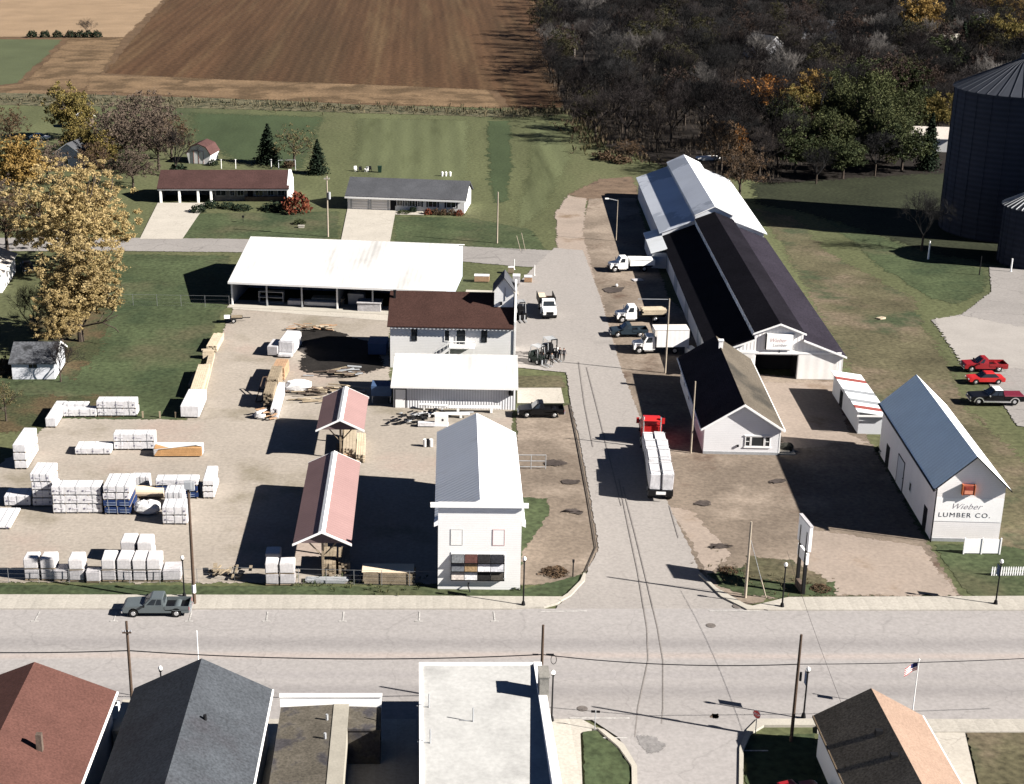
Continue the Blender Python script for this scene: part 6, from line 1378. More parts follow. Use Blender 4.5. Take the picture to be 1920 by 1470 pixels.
street_lamp('globe street lamp beside the tall brown pole at the left', 346, 1122, 1043)
street_lamp('globe street lamp beside the tall double post sign', 1466, 1141, 1056)
street_lamp('globe street lamp in front of the picket fence at the right', 1866, 1136, 1050, 1)
street_lamp('globe street lamp at the corner of the flat white roof', 1034, 1355, 1258)
street_lamp('globe street lamp with banner next to the long dark pole at the tan roof', 1506, 1349, 1252, 1)
street_lamp('globe street lamp peeking over the slate roof', 306, 1338, 1250)
x, y = at(1074, 1082); mb = MB(); mb.cyl((0, 0, 0), (0, 0, 1.5), .06, n=6); mb.box(-.1, .1, -.1, .1, 1.5, 1.75); solo('yard_post', mb, m_iron, 'short black post at the corner of the dirt lot', 'post', (x, y, .05))
# tall double post sign, seen nearly edge on
x, y = at(1507, 1113); x0, y0 = at(1500, 1108); h_ = hz((x, y), 985); a = R(96)
t = thing('roadside_sign', 'tall double post roadside sign seen edge on at the corner verge', 'sign', (x-.15, y), a)
for xx in (-.15, 1.45):
    mb = MB(); mb.box(xx-.14, xx+.14, -.14, .14, 0, h_-.6); part('post', mb, m_iron, t)
mb = MB(); mb.box(-.75, 2.05, -.14, .14, h_-2.3, h_+.1); sb = part('sign_panel', mb, m_white, t); mb = MB(); mb.box(-.8, 2.1, -.16, .16, h_+.1, h_+.25); part('sign_edge', mb, m_wrapg, sb)
mb = MB(); mb.box(-.5, 1.8, -.12, .12, h_-3.7, h_-2.6); part('lower_panel', mb, m_white, t)
mb = MB(); mb.box(-.2, 1.5, -.2, .2, .1, .9); part('planter', mb, m_brick, t)
# stop sign, street name sign, flag
x, y = at(1416, 1378); t = thing('stop_sign', 'red octagonal stop sign on the lower right street corner', 'stop sign', (x, y, .1), R(-50))
mb = MB(); mb.cyl((0, 0, 0), (0, 0, 1.9), .035, n=6); part('post', mb, m_galv, t)
mb = MB(); mb.cyl((0, -.045, 1.75), (0, -.02, 1.75), .38, n=8); mb.at((0, 0, 0)); pl = part('sign_plate', mb, m_white, t); mb = MB(); mb.cyl((0, -.052, 1.75), (0, -.046, 1.75), .345, n=8); fc = part('sign_face', mb, m_red, pl)
FSG = ((-.5, -.055), (1, 0), (0, -1)); 
cu = lettering(t, FSG, 'STOP', .22, 1.65, .2, m_white, out=.004, sx=.9)
x, y = at(1115, 1371); t = thing('street_name_sign', 'small street name sign on the lower left street corner', 'street sign', (x, y, .1), R(-5))
mb = MB(); mb.cyl((0, 0, 0), (0, 0, 1.75), .035, n=6); part('post', mb, m_galv, t)
mb = MB(); mb.box(-.34, -.03, -.015, .015, 1.55, 1.75); mb.box(.06, .34, -.015, .015, 1.55, 1.75); part('name_plate', mb, m_iron, t)
x, y = at(1711, 1333); h_ = hz((x, y), 1240); t = thing('flag_pole', 'white flag pole with a small striped flag behind the tan roof', 'flag pole', (x, y, .1))
mb = MB(); mb.cyl((0, 0, 0), (0, 0, h_), .05, .035, n=8); mb.ball((0, 0, h_+.05), .08, 8, 6); part('pole', mb, m_white, t)
mb = MB(); 
def fl(u, v_): return (-.06-u*1.0, .10*math.sin(u*5), h_-.15-v_*.72-u*.55)
for i in range(8):
    for j in range(9):
        u0, u1 = i/8, (i+1)/8; v0, v1 = j/9, (j+1)/9
        mb.add([fl(u0, v0), fl(u1, v0), fl(u1, v1), fl(u0, v1)], [(0, 1, 2, 3)], 2 if (i < 4 and j < 5) else j % 2)
part('flag', mb, [m_red, m_white, mat('flag_blue', (.02, .025, .09), .1, 3, 0)], t)
# board fence and picket fence
x, y = at(1806, 1039); t = thing('board_fence', 'white board fence panel in front of the lumber store', 'fence', (x, y), R(-1))
for k in (0, 1):
    mb = MB(); mb.box(.08+k*1.72, 1.68+k*1.72, -.03, .03, .12, 1.6); part('panel', mb, m_white, t)
for xx in (0, 1.70, 3.46):
    mb = MB(); mb.box(xx-.06, xx+.06, -.07, .07, 0, 1.72); part('post', mb, m_white, t)
x, y = at(1858, 1080); t = thing('picket_fence', 'low white picket fence at the right edge of the lawn', 'fence', (x, y), R(1))
for k in range(20):
    mb = MB(); mb.ext([(k*.22, .05), (k*.22+.11, .05), (k*.22+.11, .9), (k*.22+.055, 1.0), (k*.22, .9)], -.03, .0); part('picket', mb, m_white, t)
mb = MB(); mb.box(-.05, 4.5, .001, .05, .25, .34); mb.box(-.05, 4.5, .001, .05, .65, .74); part('rail', mb, m_white, t)
m_fence = mat('dull_fence_steel', (.16, .165, .17), .1, 2, 0, rough=.6)
def chain_fence(label, pts, h_, sp_=3.0, mesh=True):
    P = [Vector(at(*p)) for p in pts]; t = thing('chain_link_fence', label, 'fence', (P[0].x, P[0].y), 0, 'chain link fences'); o = P[0]
    rail = MB(); net = MB()
    for a, b in zip(P, P[1:]):
        n = max(1, int((b-a).length/sp_)); 
        rail.cyl((a.x-o.x, a.y-o.y, h_), (b.x-o.x, b.y-o.y, h_), .016, n=5)
        for z in (.1, h_*.35, h_*.65): net.cyl((a.x-o.x, a.y-o.y, z), (b.x-o.x, b.y-o.y, z), .006, n=3)
        for i in range(n+(b is P[-1])):
            q = a.lerp(b, i/n)-o; mb = MB(); mb.cyl((q.x, q.y, 0), (q.x, q.y, h_+.05), .026, n=6); part('post', mb, m_fence, t)
    part('rail', rail, m_fence, t); part('wire_mesh', net, m_fence, t)
chain_fence('chain link fence between the yard and the street verge', [(440, 1091), (560, 1094), (820, 1100)], 1.5, 2.4)
chain_fence('chain link fence across the lawn left of the open shed', [(205, 572), (430, 576)], 1.7, 3.4)
chain_fence('chain link fence behind the wrapped pallets at the street', [(-40, 1092), (300, 1094), (440, 1091)], 1.4, 2.6)
for i, (px, py) in enumerate(((268, 783), (300, 783), (330, 783))):
    x, y = at(px, py); mb = MB(); mb.box(-.1, .1, -.1, .1, 0, .7); mb.box(-.12, .12, -.12, .12, .7, .76); solo('yard_stake', mb, m_lumberold, ['short brown post nearest the back row packs at the lawn edge', 'short brown post in the middle of the lawn edge', 'short brown post nearest the yard edge lumber'][i], 'post', (x, y), .2)
# garden things behind and before the houses
for i, (px, py) in enumerate(((667, 322), (676, 323), (687, 323), (694, 322))):
    x, y = at(px, py); mb = MB(); mb.box(-.3, .3, -.3, .3, .4, .47); mb.box(-.3, .3, .26, .32, .47, 1.05); [mb.box(a, a+.06, b, b+.06, 0, .4) for a in (-.3, .24) for b in (-.3, .24)]; mb.box(-.34, -.28, -.3, .3, .62, .67); mb.box(.28, .34, -.3, .3, .62, .67)
    solo('garden_chair', mb, m_white if i % 2 == 0 else m_iron, ['leftmost white garden chair behind the grey ranch house', 'dark garden chair between two white ones', 'white garden chair right of the dark one', 'rightmost dark garden chair behind the grey ranch house'][i], 'garden chair', (x, y+.5), random.uniform(-.6, .6), 'garden chairs')
x, y = at(712, 324); mb = MB(); mb.tbox((-.35, .35, -.35, .35), (-.42, .42, -.42, .42), .05, 1.25); mb.box(-.45, .45, -.45, .45, 1.25, 1.33); solo('green_bin', mb, mat('dark_green_plastic', (.012, .03, .02), .1, 2, 0), 'dark green bin behind the grey ranch house', 'bin', (x, y+.4))
for i, px in enumerate((829, 836, 844)):
    x, y = at(px, 331); mb = MB(); mb.cyl((0, 0, 0), (0, 0, .6), .2, .26, n=10); mb.ball((0, 0, .7), .26, 8, 6); solo('flower_pot', mb, m_white, ['leftmost white flower pot behind the grey roof', 'middle white flower pot behind the grey roof', 'rightmost white flower pot behind the grey roof'][i], 'flower pot', (x, y+.4), 0, 'white flower pots')
for i, (px, py) in enumerate(((414, 318), (441, 318), (508, 318))):
    x, y = at(px, py); mb = MB(); mb.cyl((0, 0, 0), (0, 0, 2.0), .08, n=6); mb.cyl((-.25, 0, 1.9), (.25, 0, 1.9), .04, n=5); solo('clothes_post', mb, m_white, ['white clothes line post right of the garden shed', 'short white post in the middle of the back garden', 'white post beside the dark conifer'][i], 'post', (x, y+1))
x, y = at(537, 318); t = thing('swing_frame', 'pale swing frame behind the brown ranch house', 'swing', (x, y), .1)
mb = MB(); mb.cyl((-1.6, 0, 2), (1.9, 0, 2), .05, n=5)
for xx in (-1.6, 1.9): mb.cyl((xx, -.7, 0), (xx, 0, 2), .04, n=5); mb.cyl((xx, .7, 0), (xx, 0, 2), .04, n=5)
part('frame', mb, m_galv, t)
x, y = at(565, 427); mb = MB(); mb.box(-.5, .5, -.25, .25, 0, .4); mb.box(-.6, .6, -.3, .3, .4, .46); solo('stone_bench', mb, m_concrete, 'pale stone bench on the front lawn of the brown ranch house', 'bench', (x, y))
x, y = at(456, 417); mb = MB(); mb.box(-.2, .2, -.15, .15, .9, 1.25); mb.cyl((0, 0, 0), (0, 0, .9), .05, n=6); solo('mail_box', mb, m_iron, 'dark mail box on the lawn beside the driveway', 'mail box', (x, y))
x, y = at(212, 1350); t = thing('air_conditioner', 'small white air conditioner between the red roof and slate roof buildings', 'air conditioner', (x, y+.3, .2))
mb = MB(); mb.box(-.5, .5, -.45, .45, 0, 1.1); part('case', mb, m_white, t); mb = MB(); mb.cyl((0, 0, 1.1), (0, 0, 1.15), .36, n=14); part('fan_grille', mb, m_iron, t)
x, y = at(225, 1385); mb = MB(); mb.ext([(-.35, 0), (.35, 0), (.35, 2.0), (-.35, 2.0)], -2.2, 2.2); solo('wall_stub', mb, m_concrete, 'pale wall stub in the gap beside the slate roof', 'wall', (x+.3, y, .1))
x, y = at(1327, 300); mb = MB(); mb.ext([(-2.6, .5), (-1.5, .1), (1.6, .1), (2.6, .5), (2.2, .8), (-2.2, .8)], -.8, .8); solo('small_boat', mb, m_white, 'small white boat lying behind the rear of the long barn', 'boat', (x, y), .2)
# ================================================================ trees and shrubs
def limbs(mb, rnd, p, d, ln, r, depth, tips, twist=.5, n=5, up=.15):
    """recursive limb; collects tips"""
    k = 3; q = Vector(p); dd = Vector(d).normalized()
    for i in range(k):
        nd = (dd+Vector((rnd.gauss(0, .13), rnd.gauss(0, .13), rnd.gauss(0, .08)+up*.2))).normalized()
        q2 = q+nd*ln/k; mb.cyl(q, q2, r*(1-.25*i/k), r*(1-.25*(i+1)/k), n if r > .05 else 3, 0, False); q = q2; dd = nd
        if depth > 0 and i >= 1:
            a = rnd.random()*math.tau; o = dd.orthogonal().normalized(); o2 = dd.cross(o)
            bd = (dd*.65+(o*math.cos(a)+o2*math.sin(a))*twist*1.4+Vector((0, 0, up))).normalized()
            limbs(mb, rnd, q, bd, ln*rnd.uniform(.55, .8), r*.55, depth-1, tips, twist, n, up)
    if depth > 0:
        for _ in range(2):
            a = rnd.random()*math.tau; o = dd.orthogonal().normalized(); o2 = dd.cross(o)
            limbs(mb, rnd, q, (dd+(o*math.cos(a)+o2*math.sin(a))*twist).normalized(), ln*rnd.uniform(.6, .8), r*.6, depth-1, tips, twist, n, up)
    else: tips.append((q, dd))
def leaf(mb, rnd, c, s_, tint, flat=.0):
    n = Vector((rnd.gauss(0, 1), rnd.gauss(0, 1), rnd.gauss(0, 1)+flat)).normalized(); a = n.orthogonal().normalized(); b = n.cross(a); t = rnd.random()*6.28
    a, b = a*math.cos(t)+b*math.sin(t), b*math.cos(t)-a*math.sin(t); w_ = s_*.62
    o = len(mb.v); mb.v += [tuple(c-a*s_), tuple(c+b*w_), tuple(c+a*s_), tuple(c-b*w_)]; mb.f.append([o, o+1, o+2, o+3]); mb.mi.append(0); mb.attr.setdefault('tint', []).extend([tint]*4)
def leafy(seed, h_, rx, rz_, n_cl, n_lf, ls, shape='round', z0=None, gap=.5, trunk_r=None):
    rnd = random.Random(seed); tr = MB(); tips = []; z0 = h_-2*rz_*.95 if z0 is None else z0
    r = trunk_r or h_*.022
    tr.cyl((0, 0, -.1), (0, 0, max(1.2, z0+rz_*.4)), r*1.25, r*.8, 8, 0, False)
    for i in range(7):
        a = i*math.tau/7+rnd.gauss(0, .3); limbs(tr, rnd, (0, 0, max(1.0, z0+rz_*rnd.uniform(-.05, .6))), (math.cos(a), math.sin(a), rnd.uniform(.4, 1.1)), rx*.62, r*.45, 1, tips, .5)
    cr = MB(); cz = h_-rz_
    for i in range(n_cl):
        while True:
            u = Vector((rnd.uniform(-1, 1), rnd.uniform(-1, 1), rnd.uniform(-1, 1)))
            if .25 < u.length < 1: break
        u = u.normalized()*(rnd.uniform(.45, 1.02) if rnd.random() < .85 else rnd.uniform(.2, .5))
        nz = mnoise.noise(u*1.7+Vector((seed, 0, 0)))
        k = 1+nz*gap
        if shape == 'cone': k *= max(.15, (1-u.z)*.62)
        if shape == 'weep': u.z = u.z*.9-.1
        if u.z < -.55 and shape != 'weep': u.z *= .6
        c = Vector((u.x*rx*k, u.y*rx*k, cz+u.z*rz_*(1+nz*gap*.5)))
        rc = ls*rnd.uniform(1.6, 3.4); tint = min(1, max(0, rnd.gauss(.45, .3)))
        for q in range(n_lf):
            v_ = Vector((rnd.gauss(0, 1), rnd.gauss(0, 1), rnd.gauss(0, .75)))*rc*.55
            if shape == 'weep': v_.z *= 2.2
            leaf(cr, rnd, c+v_, ls*rnd.uniform(.55, 1.2), min(1, max(0, tint+rnd.gauss(0, .15))), .3)
    return tr, cr
def bare(seed, h_, spread=.55, twig=2600, depth=3):
    rnd = random.Random(seed); tr = MB(); tips = []
    r = h_*.018; zt = h_*.28
    tr.cyl((0, 0, -.1), (0, 0, zt), r*1.3, r, 7, 0, False)
    br = MB(); tips = []
    for i in range(5):
        a = i*math.tau/5+rnd.gauss(0, .4); limbs(br, rnd, (0, 0, zt*rnd.uniform(.75, 1.0)), (math.cos(a)*spread, math.sin(a)*spread, 1), h_*.33, r*.6, depth, tips, spread, 5, .25)
    for i in range(twig):
        q, d = rnd.choice(tips); p = q-d*rnd.uniform(-.2, 1.6)+Vector((rnd.gauss(0, .25), rnd.gauss(0, .25), rnd.gauss(0, .2)))
        e = (d+Vector((rnd.gauss(0, .6), rnd.gauss(0, .6), rnd.gauss(.15, .5)))).normalized()*rnd.uniform(.5, 1.3)
        s_ = e.orthogonal().normalized()*rnd.uniform(.015, .04)
        br.add([tuple(p-s_), tuple(p+s_), tuple(p+e)], [(0, 1, 2)])
    return tr, br
def conifer(seed, h_, rx, n=46):
    rnd = random.Random(seed); tr = MB(); tr.cyl((0, 0, -.1), (0, 0, h_*.96), h_*.018, .02, 7, 0, False); cr = MB()
    for i in range(n):
        t_ = i/n; z = h_*(.06+.94*t_); rr = rx*(1-t_)**.85*rnd.uniform(.85, 1.1)+.08; m_ = max(5, int(15*(1-t_)+5))
        for k in range(m_):
            a = rnd.random()*math.tau; l_ = rr*rnd.uniform(.7, 1.1)
            for s_ in range(5):
                q = (s_+.6)/5; c = Vector((math.cos(a)*l_*q, math.sin(a)*l_*q, z-l_*.32*q+rnd.gauss(0, .08))); leaf(cr, rnd, c, .20+.22*(1-q)*min(1, rr), min(1, max(0, rnd.gauss(.4, .25))), 1.2)
    return tr, cr
def fol(name, a, b, rnd_=.12, trans=.12): return mat(name, a, .12, .5, 0, tint=b, rnd=rnd_, trans=trans, spec=.1)
f_yellow = fol('yellow_leaves', (.32, .24, .105), (.46, .355, .18), trans=.4)
f_gold = fol('golden_leaves', (.22, .14, .04), (.32, .215, .08), trans=.25)
f_olive = fol('yellow_green_leaves', (.10, .085, .028), (.20, .15, .05))
f_green = fol('green_leaves', (.026, .034, .016), (.058, .066, .028))
f_willow = fol('willow_leaves', (.034, .042, .018), (.085, .09, .038))
f_dark = fol('evergreen_needles', (.010, .017, .010), (.022, .032, .018), trans=0)
f_orange = fol('orange_leaves', (.20, .085, .022), (.28, .13, .04))
f_red = fol('red_leaves', (.11, .028, .018), (.17, .06, .03))
f_brown = fol('brown_leaves', (.060, .040, .026), (.10, .065, .038))
f_maroon = fol('purple_brown_leaves', (.078, .058, .046), (.12, .092, .068))
f_twig = mat('grey_twigs', (.0135, .013, .013), .2, .3, 0, rnd=.4)
f_twigb = mat('brown_twigs', (.017, .014, .0135), .2, .3, 0, rnd=.4)
f_twigp = mat('pale_twigs', (.10, .092, .085), .2, .3, 0, rnd=.2)
PROTO = {}
def proto(key, mk, bark_, leafm, crown_name='crown'):
    tr, cr = mk(); a = tr.mesh('trunk', bark_); b = cr.mesh(crown_name, leafm); PROTO[key] = (a, b, crown_name)
proto('yellow1', lambda: leafy(1, 18, 10.2, 8.6, 800, 85, .17, z0=2.0, gap=.5), m_bark, f_yellow)
proto('yellow2', lambda: leafy(2, 14, 5.0, 6.4, 400, 75, .16, z0=2.0, gap=.6), m_bark, f_yellow)
proto('olive', lambda: leafy(3, 12, 6.4, 5.2, 320, 40, .24, z0=2.2, gap=.55), m_bark, f_olive)
proto('gold', lambda: leafy(4, 13, 5, 6, 300, 44, .24, z0=2.2, gap=.5), m_bark, f_gold)
proto('willow', lambda: leafy(5, 13, 6, 6, 320, 36, .26, 'weep', 2.0, gap=.6), m_bark, f_willow)
proto('green', lambda: leafy(6, 10, 4.6, 4.4, 240, 34, .23, z0=1.8, gap=.6), m_bark, f_green)
proto('orange', lambda: leafy(7, 9, 3.6, 3.8, 110, 24, .30, z0=1.8, gap=.6), m_bark, f_orange)
proto('brown', lambda: leafy(8, 11, 5.2, 4.8, 200, 26, .17, z0=2.0, gap=.6), m_bark, f_brown)
proto('maroon', lambda: leafy(9, 11, 5.8, 5.0, 230, 26, .17, z0=2.0, gap=.6), m_bark, f_maroon)
proto('thin', lambda: leafy(10, 7, 3.2, 3.0, 110, 16, .12, z0=1.5, gap=.7), m_bark, fol('olive_brown_leaves', (.07, .06, .03), (.10, .085, .042)))
proto('darkleaf', lambda: leafy(14, 11, 4.6, 4.8, 170, 24, .17, z0=2.0, gap=.6), m_bark, fol('dark_brown_leaves', (.032, .022, .019), (.055, .037, .028)))
proto('darkolive', lambda: leafy(15, 11, 4.6, 4.8, 190, 26, .18, z0=2.0, gap=.6), m_bark, fol('dark_olive_leaves', (.030, .029, .016), (.055, .050, .024)))
proto('conifer', lambda: conifer(11, 8, 2.6), m_bark, f_dark)
proto('conifer2', lambda: conifer(12, 11, 3.0, 56), m_bark, f_dark)
for i in range(5): proto('bare%d' % i, lambda: bare(20+i, 13+i*.6, .5+.07*i), m_bark, f_twig if i % 2 else f_twigb, 'branches')
proto('barepale', lambda: bare(31, 15, .42), m_barkp, f_twigp, 'branches')
def shrub_mesh(seed, r, h_, n, ls):
    rnd = random.Random(seed); mb = MB()
    for i in range(n):
        u = Vector((rnd.gauss(0, 1), rnd.gauss(0, 1), rnd.gauss(0, 1))).normalized(); u.z = abs(u.z); k = rnd.uniform(.6, 1.0)*(1+.25*mnoise.noise(u*2+Vector((seed, 1, 0))))
        leaf(mb, rnd, Vector((u.x*r*k, u.y*r*k, u.z*h_*k*.95+.08)), ls*rnd.uniform(.6, 1.2), min(1, max(0, rnd.gauss(.4, .3))), .3)
    return mb
SHR = {k: shrub_mesh(40+i, 1, 1, 420, .13).mesh('shrub', m_) for i, (k, m_) in enumerate((('dark', f_dark), ('red', f_red), ('green', f_green), ('brown', f_brown), ('orange', f_orange)))}
def tree(name, key, label, xy, h_=None, group=None, wid=1.0):
    a, b, cn = PROTO[key]; h0 = max(v_.co.z for v_ in b.vertices)
    k = (h_/h0) if h_ else 1.0
    t = bpy.data.objects.new(name, None); COL.objects.link(t); t.location = (xy[0], xy[1], 0); t.rotation_euler = (0, 0, random.random()*6.28); t.scale = (k*wid, k*wid, k)
    t['label'] = label; t['category'] = 'tree'
    if group: t['group'] = group
    for nm, me in (('trunk', a), (cn, b)):
        o = bpy.data.objects.new(nm, me); COL.objects.link(o); o.parent = t
    return t
def shrub(label, px, py, r, h_, kind, group=None):
    x, y = at(px, py); o = bpy.data.objects.new('shrub', SHR[kind]); COL.objects.link(o); o.location = (x, y, 0); o.scale = (r, r, h_); o.rotation_euler = (0, 0, random.random()*6)
    o['label'] = label; o['category'] = 'shrub'
    if group: o['group'] = group
# left side
tree('yellow_tree', 'yellow1', 'huge yellow autumn tree left of the brown ranch house driveway', at(140, 512), 19.0, wid=1.05)
tree('yellow_tree', 'yellow2', 'tall yellow tree standing nearer above the small garage', at(152, 640), 14.8, wid=1.15)
tree('yellow_tree', 'yellow2', 'short yellow tree between the small garage and the tall yellow tree', at(118, 660), 9.0)
tree('yellow_tree', 'gold', 'golden yellow tree at the left edge above the huge yellow one', at(40, 372), 13.0, wid=1.1)
tree('yellow_tree', 'olive', 'dull yellow tree at the far side of the left gardens', at(135, 262), 13.5, wid=.85)
tree('yellow_tree', 'olive', 'olive yellow tree in front of the far dull yellow one', at(150, 305), 10.0, wid=.9)
tree('yellow_tree', 'olive', 'yellow brown tree beside the white car at the upper left', at(196, 318), 8.5, wid=.9)
tree('brown_tree', 'maroon', 'purple brown tree in the row left of the garden shed', at(238, 312), 13.5, wid=.95)
tree('brown_tree', 'maroon', 'tall purple brown tree nearest the garden shed', at(298, 318), 13.5, wid=.8)
tree('brown_tree', 'maroon', 'far purple brown tree at the back of the left gardens', at(290, 262), 11.0, wid=1.1)
tree('brown_tree', 'maroon', 'reddish brown tree just behind the huge yellow crown', at(250, 352), 9.0, wid=1.0)
tree('brown_tree', 'brown', 'russet tree behind the golden tree at the left edge', at(20, 270), 9.0)
tree('bare_tree', 'bare0', 'bare thin tree at the left edge of the far gardens', at(330, 330), 11)
tree('bare_tree', 'bare1', 'bare dark tree behind the small garage', at(70, 640), 8.5)
tree('bare_tree', 'bare2', 'bare thin tree right of the small garage wall', at(114, 716), 6)
tree('yellow_tree', 'thin', 'small thin yellow tree at the lower left lawn edge', at(12, 790), 5.5, wid=.8)
tree('conifer', 'conifer', 'dark spruce behind the brown ranch house, the taller of two', at(503, 306), 8.6, wid=1.25)
tree('conifer', 'conifer', 'smaller dark spruce behind the gap between the ranch houses', at(596, 326), 7.3, wid=1.2)
tree('thin_tree', 'thin', 'pale olive thin tree between the two dark spruces', at(552, 312), 9.0, wid=1.15)
tree('conifer', 'conifer2', 'dark evergreen beside the pale house near the grain bin', at(1738, 318), 12)
tree('dark_tree', 'bare3', 'dark bare tree rising from the silo yard', at(1728, 470), 10.5)
for px, py, h_, k_, lab in ((208, 292, 12, 'maroon', 'grey purple tree between the far dull yellow tree and the garden shed'), (322, 300, 10, 'brown', 'russet tree left behind the garden shed'), (262, 285, 14, 'maroon', 'tallest purple brown tree of the left gardens'), (175, 345, 9, 'brown', 'brown tree just above the huge yellow crown'),
        (90, 345, 9, 'maroon', 'brown tree between the golden tree and the huge yellow crown'), (14, 470, 11, 'brown', 'brown tree at the left edge beside the huge yellow crown'), (8, 420, 9, 'maroon', 'dark purple tree at the left edge above the white side house')):
    tree('brown_tree', k_, lab, at(px, py), h_, wid=1.05)
# right woods
tree('orange_tree', 'orange', 'orange tree at the edge of the dark wood right of centre', at(1432, 214), 10.5, wid=1.25)
tree('orange_tree', 'orange', 'dull orange tree left of the bright orange one', at(1388, 208), 8.5)
tree('orange_tree', 'orange', 'slim orange tree behind the rear roof of the barn', at(1384, 305), 8.5, wid=.55)
tree('yellow_tree', 'gold', 'yellow tree between the orange tree and the willows', at(1522, 215), 11.5, wid=1.0)
tree('yellow_tree', 'gold', 'big golden tree at the far right of the wood', at(1722, 82), 17, wid=1.2)
tree('yellow_tree', 'gold', 'second golden tree at the far top right corner', at(1890, 60), 14, wid=1.2)
tree('yellow_tree', 'gold', 'small golden tree far off at the top of the wood', at(1310, 14), 11)
tree('yellow_tree', 'olive', 'dull yellow tree near the top right houses', at(1840, 40), 12)
for i, (px, py, h_, lab) in enumerate(((1575, 250, 12.5, 'left'), (1630, 262, 14, 'second from left'), (1688, 262, 12.5, 'right'), (1662, 306, 12.5, 'nearest'), (1600, 300, 8.0, 'low left'))):
    tree('willow_tree', 'willow', 'green willow like tree, %s one of the clump near the grain bin' % lab, at(px, py), h_, 'green trees near the grain bin', .85)
tree('green_tree', 'green', 'dark green round tree right of the willow clump', at(1725, 240), 10, wid=1.05)
tree('green_tree', 'green', 'dark green tree near the tan house path', at(1545, 318), 7)
tree('green_tree', 'green', 'low green tree behind the willow clump', at(1548, 262), 8)
tree('brown_tree', 'brown', 'russet tree behind the right corner of the barn rear', at(1386, 372), 11.5, wid=.95)
tree('brown_tree', 'brown', 'taller russet tree left of the slim orange tree', at(1352, 320), 11.5, wid=.85)
tree('brown_tree', 'brown', 'russet bush like tree at the lawn corner of the wood', at(1180, 298), 4.5, wid=1.5)
tree('pale_tree', 'barepale', 'pale barked bare tree standing out at the field side of the wood', at(1122, 128), 17, wid=1.0)
tree('pale_tree', 'barepale', 'second pale bare tree farther back along the field', at(1098, 62), 17, wid=.9)
tree('pale_tree', 'barepale', 'pale bare tree near the pale roofed house in the wood', at(1425, 150), 15)
tree('red_tree', 'maroon', 'reddish tree low at the wood edge behind the lawn', at(1155, 178), 7.5)
for i in range(7):
    px = 60+i*24 if i < 4 else 150+(i-4)*16; x, y = at(px+random.uniform(-6, 6), 70); 
    shrub(['leftmost dark bush of the far hedge line', 'second dark bush of the far hedge line', 'third dark bush of the far hedge line', 'fourth dark bush of the far hedge line', 'dark bush beside the tall far hedge tree', 'dark bush right of the tall far hedge tree', 'rightmost dark bush of the far hedge line'][i], px, 70, 2.0, 2.4, 'dark', 'far hedge bushes')
tree('bare_tree', 'bare2', 'small bare tree in the far hedge line at the upper left', at(165, 70), 7)
for i, (px, py, h_, k_) in enumerate(((1490, 325, 10, 'green'), (1530, 345, 8, 'bare1'), (1580, 335, 9, 'green'), (1640, 330, 10, 'bare3'), (1690, 322, 11, 'green'), (1470, 270, 11, 'green'), (1500, 245, 11, 'olive'), (1560, 215, 12, 'willow'), (1640, 215, 12, 'willow'), (1700, 205, 12, 'green'), (1755, 250, 10, 'olive'), (1620, 190, 12, 'green'), (1775, 190, 13, 'bare2'), (1760, 150, 13, 'green'), (1800, 120, 13, 'conifer2'), (1835, 95, 12, 'green'), (1880, 110, 14, 'olive'), (1780, 60, 13, 'conifer2'), (1472, 238, 10, 'gold'), (1505, 292, 9, 'willow'), (1560, 300, 11, 'willow'), (1655, 285, 13, 'willow'))):
    nm = {'go': 'yellow_tree', 'gr': 'green_tree', 'ba': 'bare_tree', 'ol': 'yellow_tree', 'wi': 'willow_tree', 'co': 'conifer'}[k_[:2]]
    lab = ['low dark green tree at the shaded lawn left of the willow clump', 'bare tree standing on the shaded lawn below the wood', 'green tree in front of the grey house in the trees', 'bare tree in front of the nearest willow', 'green tree between the nearest willow and the dark evergreen', 'dark green tree left of the low left willow', 'olive tree just below the yellow tree of the wood', 'pale green tree behind the left willow', 'pale green tree behind the middle of the willow clump', 'green tree behind the right willow', 'olive tree right of the dark evergreen', 'green tree farthest behind the willow clump', 'bare tree beside the top of the grain bin', 'green tree behind the bare tree by the grain bin', 'dark evergreen below the big golden tree', 'green tree below the far right white house', 'olive tree at the right edge above the grain bin', 'dark evergreen right of the big golden tree', 'small yellow tree just right below the orange tree', 'pale green tree left of the low left willow', 'pale green tree in front of the left willow', 'large pale green tree in the middle front of the willow clump'][i]
    tree(nm, k_, lab, at(px, py), h_, wid=1.1)
# wood: scatter of bare trees
wp = [Vector(at(*p)) for p in [(990, 0), (1012, 60), (1026, 150), (1040, 200), (1085, 232), (1122, 268), (1200, 283), (1330, 292), (1340, 335), (1450, 345), (1500, 310), (1540, 240), (1720, 225), (1775, 250), (1990, 215), (1990, -6), (990, -6)]]
def inside(p, poly):
    c = False; n = len(poly)
    for i in range(n):
        a, b = poly[i], poly[i-1]
        if (a.y > p.y) != (b.y > p.y) and p.x < (b.x-a.x)*(p.y-a.y)/(b.y-a.y)+a.x: c = not c
    return c
rw = random.Random(99); spots = []; keep_out = [(Vector(at(*p)), r) for p, r in (((1452, 118), 13), ((1568, 78), 10), ((1805, 106), 10), ((1845, 66), 8), ((1432, 218), 8), ((1440, 250), 9), ((1522, 222), 8), ((1525, 255), 9), ((1388, 214), 7), ((1722, 90), 12), ((1600, 285), 7), ((1560, 225), 8), ((1640, 225), 9), ((1700, 220), 8), ((1790, 200), 9), ((1122, 140), 8), ((1128, 165), 7), ((1098, 70), 8), ((1452, 135), 6))]
xs = [p.x for p in wp]; ys = [p.y for p in wp]
